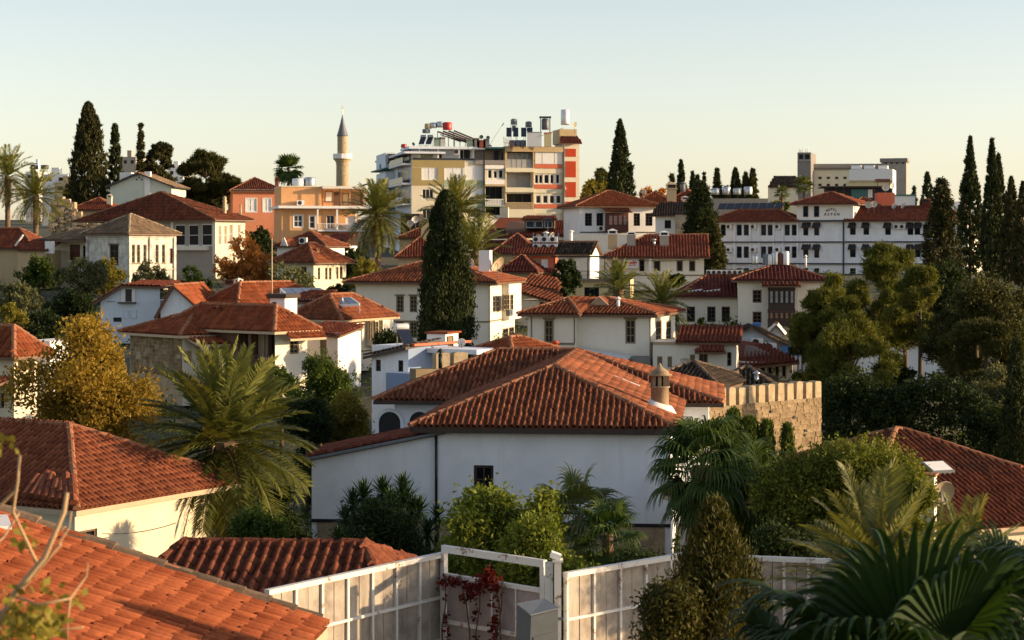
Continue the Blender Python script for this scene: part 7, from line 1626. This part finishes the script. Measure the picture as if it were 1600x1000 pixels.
# conifers and pines in the middle distance
T('conifer', 'conifer_tree', 'dark shaggy conifer in front of the left end of the hotel', 1094, 286, 92, 205, 'leaf_cypress', 40, dens=1.3, shape=.75, yb=440)
T('conifer', 'conifer_tree', 'second dark conifer crown lower right of the shaggy one', 1116, 345, 44, 200, 'leaf_conifer', 41, dens=2, shape=.7, yb=440)
T('conifer', 'conifer_tree', 'drooping dark conifer before the right wing of the hotel', 1472, 282, 96, 172, 'leaf_cypress_warm', 42, dens=1.1, shape=.8)
T('pine', 'pine_tree', 'tall bright green pine covering the hotel centre', 1385, 345, 150, 122, 'leaf_pine', 43, cb=.18, dens=2.6, yb=600)
T('pine', 'pine_tree', 'sunlit pine in front of the wooden bay house', 1292, 405, 120, 112, 'leaf_pine', 44, cb=.08, dens=2.4, yb=620)
T('pine', 'pine_tree', 'broad pine with golden flank right of the sunlit pine', 1330, 470, 165, 107, 'leaf_pine', 45, cb=.0, dens=2.4, yb=640)
T('pine', 'pine_tree', 'pine with drooping golden crown above the pale house', 1438, 410, 110, 116, 'leaf_pine', 46, cb=.25, dens=2.4, yb=620)
T('broad', 'oak_tree', 'dark leafy tree with gold highlights right of the pale house', 1525, 395, 150, 110, 'leaf_conifer', 47, cb=.0, dens=1.9)
T('broad', 'oak_tree', 'dark tree filling the right edge below the cypresses', 1592, 430, 120, 118, 'leaf_conifer', 48, cb=.0, dens=1.9)
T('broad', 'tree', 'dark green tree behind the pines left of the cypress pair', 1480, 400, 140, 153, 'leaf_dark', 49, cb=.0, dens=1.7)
T('pine', 'pine_tree', 'dark pine filling the gap behind the golden crowned pine', 1415, 440, 120, 134, 'leaf_conifer', 53, cb=.05, dens=1.8, yb=560)
T('pine', 'pine_tree', 'dark pine rising between broad pine and the left grove edge', 1265, 470, 80, 118, 'leaf_conifer', 54, cb=.0, dens=1.8, yb=640)
T('pine', 'pine_tree', 'dark feathery pine above the willow at right', 1540, 470, 130, 104, 'leaf_conifer', 55, cb=.1, dens=1.8, yb=660)
T('broad', 'willow_tree', 'soft light green willowy tree at right above the dark hedge', 1562, 556, 110, 98, 'leaf_olive', 50, cb=.0, dens=1.2)
T('cypress', 'cypress_tree', 'dark slender cypress against the right edge below the trees', 1588, 530, 40, 82, 'leaf_cypress', 51)
T('broad', 'tree', 'small dark broadleaf tree before the pale house wall', 1405, 560, 50, 112, 'leaf_dark', 52, cb=.15)
def hedge(name, label, pts, d_w, ht, mat, seed, n, L=.16):
    g = np.random.default_rng(seed); C = []
    P = [Vector(p) for p in pts]
    for k in range(n):
        i = g.integers(0, len(P) - 1); t = g.uniform(); p = P[i].lerp(P[i + 1], t); w = g.uniform(-.5, .5) * d_w; z = ht * g.uniform(0, 1) ** .6 * (1 + .12 * math.sin(p.x * 1.7 + p.y))
        C.append((p.x + g.normal(0, .15), p.y + w, gz(p.x, p.y) + z))
    V, Q = leaves(np.array(C), 22, .22, L, L * .5, g, None, 0, .5); tag(link(name, bulk(name, V, Q, mat)), label, 'hedge', kind='stuff')
hedge('hedge', 'long dark hedge bank below the pines behind the castle wall', [ray(1285, 690, 93), ray(1420, 690, 93), ray(1640, 690, 90)], 3, 3.2, 'leaf_dark', 3, 1500, .2)
# centre and left trees
T('cypress', 'cypress_tree', 'tall black green cypress in the centre before the white house', 697, 297, 72, 118, 'leaf_cypress', 60, shape=.6, dens=1.5, lp=5.5, yb=600)
T('broad', 'autumn_tree', 'large golden autumn tree at left behind the red hip roof', 138, 500, 225, 76, 'leaf_gold', 61, cb=.12, dens=.42, lp=7.5, cover=1.5, K=26, asp=.5)
T('broad', 'autumn_tree', 'slender golden leader of the autumn tree at left', 142, 468, 100, 77, 'leaf_gold', 62, cb=.35, dens=.5, lp=7.5, cover=1.4, K=12, asp=.5)
T('broad', 'autumn_tree', 'rust orange autumn tree in front of the house with three large windows', 378, 378, 95, 176, 'leaf_rust', 63, cb=.1, dens=1.1)
T('broad', 'tree', 'dark green round tree below the salmon house', 413, 347, 54, 222, 'leaf_dark', 64, cb=.0, dens=1.2)
T('broad', 'olive_tree', 'silvery olive tree at left edge beneath the red sheds', 30, 446, 72, 148, 'leaf_olive', 65, cb=.05, dens=1.2)
T('broad', 'tree', 'dark green tree beside the olive tree at left', 108, 452, 90, 150, 'leaf_dark', 66, cb=0, dens=1.1)
T('broad', 'olive_tree', 'greyish olive shrub tree in the garden of the old mansion', 125, 405, 80, 178, 'leaf_olive', 67, cb=0, dens=1.1)
T('shrub', 'shrub', 'yellow brown shrub under the mansion front window', 165, 412, 66, 182, 'leaf_yellowgreen', 68, cat='shrub')
T('shrub', 'shrub', 'bright green shrub at left of the mansion porch', 62, 402, 70, 184, 'leaf_green', 69, cat='shrub')
T('shrub', 'shrub', 'olive green shrub below the sunlit mansion side', 238, 412, 64, 172, 'leaf_olive', 70, cat='shrub')
T('shrub', 'shrub', 'dark shrub right of the mansion terrace', 298, 414, 60, 172, 'leaf_green', 71, cat='shrub')
T('broad', 'tree', 'yellow green bush at the left edge above the red roof terrace', 14, 470, 70, 128, 'leaf_yellowgreen', 72, cb=0)
T('broad', 'tree', 'dark laurel between olive tree and white gabled house', 72, 478, 84, 124, 'leaf_dark', 73, cb=0, dens=1.1)
T('broad', 'olive_tree', 'pale olive tree in front of the small bay house', 452, 414, 92, 158, 'leaf_olive', 74, cb=.05, dens=1.2)
T('broad', 'tree', 'olive brown tree under the left date palm by the white house', 570, 398, 76, 165, 'leaf_yellowgreen', 75, cb=0, dens=1.1)
T('broad', 'tree', 'dark green tree right of the small bay house', 548, 372, 54, 190, 'leaf_dark', 76, cb=0, dens=1.1)
T('broad', 'tree', 'dark tree below the olive beside the white house corner', 525, 436, 60, 150, 'leaf_dark', 77, cb=0)
T('broad', 'fruit_tree', 'dark green fruit tree under the veranda balcony', 440, 553, 84, 92, 'leaf_green', 78, cb=.05)
T('broad', 'tree', 'tree with golden leaf tips left of the blue house', 500, 556, 110, 84, 'leaf_green', 79, cb=.05, dens=1.2)
T('broad', 'autumn_tree', 'thin golden tree in front of the white solar panel house', 503, 542, 44, 88, 'leaf_yellowgreen', 80, cb=.3, dens=.9)
T('broad', 'tree', 'feathery olive green tree between big date palm and main house', 535, 568, 95, 76, 'leaf_yellowgreen', 81, cb=.1, dens=1.2, lp=5)
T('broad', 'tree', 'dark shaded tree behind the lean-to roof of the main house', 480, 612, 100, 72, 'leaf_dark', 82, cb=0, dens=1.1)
T('shrub', 'shrub', 'dark green bush beneath the rooftop solar heater', 603, 516, 60, 104, 'leaf_dark', 83, cat='shrub', yb=560)
T('broad', 'vine_tree', 'dark vine clad tree left of the yellow house windows', 885, 402, 56, 172, 'leaf_dark', 84, cb=.02, dens=1.4, yb=475)
T('shrub', 'shrub', 'small dark potted shrubs beneath the three dark windows', 1100, 503, 36, 150, 'leaf_dark', 85, cat='shrub', yb=520); T('shrub', 'shrub', 'second dark shrub right of the potted one beneath three windows', 1140, 505, 34, 150, 'leaf_dark', 86, cat='shrub', yb=522)
T('shrub', 'shrub', 'small agave like shrub under the white house beside the dark red roof', 1058, 428, 30, 180, 'leaf_dark', 87, cat='shrub', yb=446)
T('broad', 'tree', 'bright green small tree left of the hotel tower', 1222, 296, 44, 290, 'leaf_bright', 88, cb=0)
# ruin on the slope at upper left
ru = thing('ruined_wall', 'crumbling tan stone ruin between date palms and the flat red roof', 'ruin', ray(120, 362, 236)); g = np.random.default_rng(5)
m = MB()
for i in range(9): x0 = -3.2 + i * .72; hh = .8 + 3.6 * math.exp(-((i - 1.5) / 3.2) ** 2) + g.uniform(-.3, .3); m.box(x0, g.uniform(-.2, .2), -1, x0 + .8, 1.2, hh)
m.build('core', 'stone_pale', ru); m = MB()
for i in range(170):
    x, z = g.uniform(-3.2, 3.2), g.uniform(0, 4); k = 1 + 3.4 * math.exp(-((x + 2.0) / 2.3) ** 2)
    if z < k: s_ = g.uniform(.15, .32); m.box(x - s_, -.32 - g.uniform(0, .12), z - s_ * .6, x + s_, -.1, z + s_ * .6)
m.build('stonework', 'stone_old', ru, 'stuff')
# ------------------------------------------------------------------ palms
date_palm('date_palm', 'big date palm left of centre with arching sunlit fronds', 350, 690, 58, 158, 96, 'frond', 1, skirt=14, tr=.32, dates=True, nl=56, top=76, low=-52, vee=.35)
date_palm('date_palm', 'tall date palm with golden hanging fronds left of the dark cypress', 590, 335, 168, 62, 78, 'frond_gold', 2, skirt=22, low=-55, dates=True, nl=24)
date_palm('date_palm', 'tall date palm behind the central dark cypress', 712, 332, 176, 66, 78, 'frond_gold', 3, skirt=18, low=-55, dates=True, nl=24)
date_palm('date_palm', 'shorter date palm to the right of the palm behind the cypress', 742, 392, 168, 56, 44, 'frond_gold', 4, skirt=8, low=-40, nl=24)
date_palm('date_palm', 'green date palm in front of the yellow house', 966, 452, 128, 46, 44, 'frond', 5, low=-30, nl=24)
date_palm('date_palm', 'green date palm behind the cream house roof', 1034, 474, 124, 54, 46, 'frond', 6, low=-35, nl=24)
date_palm('date_palm', 'date palm cut by the left edge, the taller one', 12, 275, 212, 52, 44, 'frond_gold', 7, skirt=12, low=-50, nl=22)
date_palm('date_palm', 'date palm with drooping gold fronds beside the ruin', 56, 306, 208, 50, 48, 'frond_gold', 8, skirt=12, low=-50, nl=22)
fan_palm('fan_palm', 'fan palm on the skyline behind the orange building', 451, 264, 300, 26, 34, 'fan', 11, low=-55, segs=14)
fan_palm('fan_palm', 'small fan palm below the grey skyline tower', 1256, 290, 300, 18, 24, 'fan_gold', 12, low=-40, segs=12)
fan_palm('fan_palm', 'small round palm under the pale striped house', 1222, 302, 290, 14, 20, 'fan_gold', 13, low=-40, segs=12)
fan_palm('washingtonia_palm', 'large fan palm with hanging dead leaves in front of the main house corner', 1098, 728, 48, 92, 46, 'fan', 14, skirt=26, low=-62, droop=1.5, pet=.9, segs=30, tr=.26, mats2='fan')
fan_palm('washingtonia_palm', 'second shaggy fan palm merged to the right of the large one', 1162, 765, 49.5, 96, 36, 'fan', 15, skirt=16, low=-62, droop=1.5, segs=28, tr=.22)
fan_palm('fan_palm', 'small golden fan palm before the blue white wall', 905, 806, 50, 86, 18, 'fan_gold', 16, low=-35, droop=1.2, segs=24, tr=.12)
fan_palm('fan_palm', 'dark fan palm low behind the gate lintel', 950, 835, 44, 70, 16, 'fan', 17, low=-35, droop=1.1, segs=24, tr=.12)
# yuccas
def yucca(name, label, d, heads, seed):
    g = np.random.default_rng(seed); x, y = (heads[0][0] - 800) / F * d, d; zb = gz(x, y); root = thing(name, label, 'yucca', (x, y, zb))
    for (px, py, r) in heads:
        r = r / F * d; dy = g.uniform(-.5, .5); p = ray(px, py, d + dy) - Vector((x, y, zb)); m = MB(); m.tube([(p.x * .3, p.y * .5, -.2), (p.x * .8, p.y, p.z * .5), p], [.10, .08, .06], 7); m.build('stem', 'bark_dark', root)
        n = 80; V, Q = [], []
        for k in range(n):
            u = (k + .5) / n; el = R(86 - 125 * u); az = k * 2.39996; L = r * g.uniform(.9, 1.12); dv = np.array((math.cos(az) * math.cos(el), math.sin(az) * math.cos(el), math.sin(el))); s = np.cross(dv, (0, 0, 1.)); s /= np.linalg.norm(s) + 1e-6; c = np.array(p); w = r * .055
            a, b2, e = c + dv * .02, c + dv * L * .5, c + dv * L + np.array((0, 0, -L * .10)); i = len(V); V += [a - s * w * .6, a + s * w * .6, b2 + s * w, b2 - s * w, e + s * .002, e - s * .002]; Q += [(i, i+1, i+2, i+3), (i+3, i+2, i+4, i+5)]
        link('rosette', bulk('rosette', np.array(V), np.array(Q), 'yucca'), root)
yucca('yucca', 'clump of dark spiky yuccas against the white lean-to wall', 53, [(552, 790, 34), (610, 790, 36), (645, 800, 34), (575, 832, 40), (640, 838, 40), (600, 812, 38), (530, 850, 36), (568, 778, 36), (598, 772, 36), (632, 782, 38), (630, 762, 30), (585, 810, 40), (618, 818, 44), (655, 800, 32), (540, 812, 30), (600, 850, 40), (560, 850, 36)], 1)
yucca('yucca', 'smaller spiky yucca beside the black downpipe', 51, [(683, 808, 26), (668, 836, 34), (650, 852, 30)], 2)
# garden trees before the main house
T('broad', 'lemon_tree', 'sunlit yellow green fruit tree in front of the dark window', 792, 730, 150, 44, 'leaf_bright', 90, cb=.40, dens=.42, lp=9, cover=1.8, asp=.55)
T('broad', 'lemon_tree', 'tall sunlit shoots of the fruit tree nearest the wall', 846, 732, 62, 43.5, 'leaf_bright', 91, cb=.45, dens=.5, lp=8.5, cover=1.8, asp=.55)
T('broad', 'fruit_tree', 'green leafy tree behind the gate lintel', 845, 800, 150, 42, 'leaf_bright', 92, cb=.2, dens=.55, lp=8, cover=1.6, asp=.5)
T('shrub', 'shrub', 'green bushes below the dark plinth of the main house', 735, 808, 120, 47, 'leaf_bright', 93, cat='shrub', lp=7)
T('shrub', 'shrub', 'dark garden bush between yuccas and the shed roof', 590, 800, 200, 48.5, 'leaf_dark', 94, cat='shrub', lp=7)
T('shrub', 'shrub', 'bright green bush between cream house wall and shed', 405, 792, 130, 50, 'leaf_green', 95, cat='shrub', lp=7)
T('shrub', 'shrub', 'shaded bush under the big date palm', 440, 745, 110, 58, 'leaf_dark', 96, cat='shrub', lp=7)
T('broad', 'laurel_tree', 'broad dense rounded tree left of the right red roof', 1318, 688, 270, 46.5, 'leaf_round', 97, cb=.50, dens=3.2, lp=6.5, K=30, asp=.55, cover=.9)
T('broad', 'laurel_tree', 'rounded tree part hanging beside the cream roof stack', 1415, 716, 100, 45.5, 'leaf_round', 98, cb=.45, dens=2, lp=6, asp=.55)
T('broad', 'tree', 'dark tree between shaggy palms and dense rounded tree', 1185, 690, 130, 50, 'leaf_dark', 99, cb=0, dens=1.2, lp=7)
for i, (px, yt, w_) in enumerate(((1198, 656, 22), (1230, 662, 18), (1170, 652, 40), (1146, 640, 30))): T('cypress', 'young_cypress', ('second from right', 'rightmost', 'second from left', 'leftmost')[i] + ' small bushy cypress at the foot of the castle wall', px, yt, w_, 66, 'leaf_green', 100 + i, group='small cypresses below the castle wall', dens=2, shape=.5)
T('shrub', 'flower_bush', 'bush with orange flowers at the right end of the castle wall', 1300, 664, 44, 68, 'leaf_bright', 105, cat='shrub')
T('shrub', 'banana_plant', 'bright banana like plant beside the stone chimney', 1082, 588, 30, 76, 'leaf_bright', 106, cat='plant', lp=14, dens=.5)
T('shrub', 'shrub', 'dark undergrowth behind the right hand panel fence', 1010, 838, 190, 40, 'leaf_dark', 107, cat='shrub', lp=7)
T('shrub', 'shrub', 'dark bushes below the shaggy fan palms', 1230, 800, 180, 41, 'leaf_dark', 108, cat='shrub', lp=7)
T('broad', 'tree', 'unseen leafy tree added outside the right edge to shade the panel fence', 1790, 640, 360, 34.8, 'leaf_dark', 120, cb=.15, dens=1.0, lp=9)  # out of view; added so its shadow falls across the panel fence
# thuja with golden tips in front of the fence
T('cypress', 'thuja_tree', 'thuja with golden tips standing in front of the panel fence', 1116, 784, 290, 24, 'leaf_thuja', 110, dens=.26, lp=8, shape=1.2, cover=2.6)
T('broad', 'thuja_tree', 'darker bushy thuja lower left of the golden tipped one', 1062, 896, 150, 23.4, 'leaf_thuja', 111, cb=.6, dens=1.0, lp=8, K=16)
T('shrub', 'shrub', 'small green shrub at the foot of the thuja near the bottom edge', 1022, 948, 60, 22.5, 'leaf_green', 112, cat='shrub', lp=10, dens=.6)
# foreground palms lower right
date_palm('date_palm', 'young feather palm with upright yellow fronds behind the dark fan palm', 1370, 930, 19, 190, 42, 'frond_gold', 21, top=84, low=12, tr=.16, nl=40, vee=.25)
date_palm('date_palm', 'feather palm with fine pale fronds at the lower right', 1505, 925, 20, 150, 30, 'frond_gold', 22, top=82, low=20, tr=.14, nl=36, vee=.25)
def big_fan():
    d = 13.; x = (1420 - 800) / F * d; zb = gz(x, d); zc = CZ - (1120 - HY) / F * d
    root = thing('fan_palm', 'dark fan palm with huge drooping leaves in the lower right foreground', 'palm tree', (x, d, zb)); h = zc - zb; g = np.random.default_rng(4)
    m = MB(); m.tube([(0, 0, h * i / 12) for i in range(13)], [.16 + .02 * (i % 2) for i in range(13)], 10, smooth=False); m.build('trunk', 'bark_palm', root)
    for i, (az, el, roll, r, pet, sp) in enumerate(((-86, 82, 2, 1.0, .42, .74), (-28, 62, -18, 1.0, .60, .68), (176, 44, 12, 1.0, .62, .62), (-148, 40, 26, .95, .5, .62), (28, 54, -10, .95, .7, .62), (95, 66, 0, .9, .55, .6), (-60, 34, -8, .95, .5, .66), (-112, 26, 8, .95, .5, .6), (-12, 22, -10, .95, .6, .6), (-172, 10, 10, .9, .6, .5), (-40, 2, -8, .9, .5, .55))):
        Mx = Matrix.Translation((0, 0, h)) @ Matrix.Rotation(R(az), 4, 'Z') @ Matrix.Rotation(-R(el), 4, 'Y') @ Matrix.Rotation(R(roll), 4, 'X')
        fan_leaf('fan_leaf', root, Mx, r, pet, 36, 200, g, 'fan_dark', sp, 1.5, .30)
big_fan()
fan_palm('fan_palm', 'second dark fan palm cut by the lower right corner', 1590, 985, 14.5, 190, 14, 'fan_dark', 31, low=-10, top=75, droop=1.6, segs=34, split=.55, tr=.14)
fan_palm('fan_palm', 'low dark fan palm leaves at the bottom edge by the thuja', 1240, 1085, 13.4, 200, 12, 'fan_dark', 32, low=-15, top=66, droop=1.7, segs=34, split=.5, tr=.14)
# red creeper on the gate
def creeper():
    g = np.random.default_rng(9); A, B = ray(692, 900, 35.5), ray(852, 918, 33.75); base = A.lerp(B, .5); zb = gz(base.x, base.y)
    root = thing('creeper', 'red and brown autumn creeper hanging over the gate panels', 'creeper', (base.x, base.y, zb)); C = []; m = MB()
    off = lambda t, z: A.lerp(B, t) + Vector((-.05, -.16, z)) - Vector((base.x, base.y, zb))
    for t0, z0, dt, dz, n in ((.50, .10, .08, .07, 30), (.44, -.10, .11, .08, 22), (.10, -.05, .10, .06, 10), (.28, -.12, .14, .06, 14), (.30, -.30, .08, .06, 7), (.54, -.4, .03, .22, 13), (.55, -.85, .025, .25, 9), (.36, -.75, .015, .3, 5), (.06, -.6, .025, .4, 8)):
        for _ in range(n): C.append(off(t0 + g.normal(0, dt * .6), z0 + g.normal(0, dz)) + Vector((0, g.uniform(-.1, .04), 0)))
    for t, tt in ((.06, .02), (.2, .3), (.4, .36), (.55, .60), (.62, .56)): m.tube([off(t, .05), off((t + tt) / 2 + .02, -.45), off(tt, -.95), off(tt + .02, -1.7)], .014, 5)
    m.build('stem', 'bark', root); V, Q = leaves(np.array([tuple(c) for c in C]), 7, .06, .085, .06, g); link('foliage', bulk('foliage', V, Q, 'leaf_red'), root)
creeper()
# bare twigs and yellow leaves bottom left
def twigs():
    d = 9.5; g = np.random.default_rng(12); p0 = ray(-40, 1040, d); zb = gz(p0.x, d); root = thing('bare_shrub', 'leafless pale twigs with a few yellow leaves in the lower left corner', 'shrub', (p0.x, d, zb))
    L = lambda px, py, dd=0.: ray(px, py, d + dd) - Vector((p0.x, d, zb)); m = MB()
    for path, r in (([(-40, 1500), (-30, 1040), (20, 930), (70, 870), (100, 800), (105, 770)], .020), ([(-30, 1040), (0, 960), (60, 890), (95, 850)], .012), ([(60, 885), (20, 800), (28, 750), (30, 715)], .010), ([(-30, 800), (0, 790), (25, 765), (32, 712)], .009), ([(20, 930), (60, 945), (110, 935), (135, 900), (137, 880)], .008), ([(70, 960), (95, 985), (130, 980)], .008), ([(-20, 860), (5, 840), (30, 802)], .007), ([(40, 905), (85, 860), (108, 825), (112, 800)], .006), ([(110, 935), (105, 970), (106, 1010)], .006)):
        pts = [L(x, y, .15 * math.sin(i * 1.3 + x)) for i, (x, y) in enumerate(path)]; m.tube(pts, [r * (1 - .6 * i / len(pts)) for i in range(len(pts))], 6)
    m.build('branches', 'twig', root)
    C = [L(x + g.normal(0, s), y + g.normal(0, s * .7), g.normal(0, .2)) for x, y, s, n in ((40, 960, 30, 34), (20, 985, 26, 30), (70, 985, 22, 18), (105, 925, 10, 4), (35, 845, 12, 3), (8, 690, 6, 2)) for _ in range(n)]
    V, Q = leaves(np.array([tuple(c) for c in C]), 5, .035, .055, .035, g); link('foliage', bulk('foliage', V, Q, 'leaf_yellowgreen'), root)
twigs()
# undergrowth between the houses
def cover():
    g = np.random.default_rng(77); C = []
    while len(C) < 5200:
        y = 32 + 230 * g.uniform() ** 1.3; x = g.uniform(-.30, .30) * y; C.append((x, y, gz(x, y) + g.uniform(0, .5) * (.4 + .6 * math.sin(x * .7) * math.sin(y * .5))))
    V, Q = leaves(np.array(C), 14, .5, .24, .12, g, None, 0, .4); tag(link('undergrowth', bulk('undergrowth', V, Q, 'leaf_green')), 'low green undergrowth covering the slopes between houses', 'undergrowth', kind='stuff')
cover()
cable('sagging black cable strung in front of the three chimney house', [ray(868, 402, 182), ray(948, 402, 184), ray(1100, 404, 186)], .03)
cable('thin cable along the sunlit wall of the cream house at left', [ray(160, 834, 51), ray(275, 817, 54)], .012)
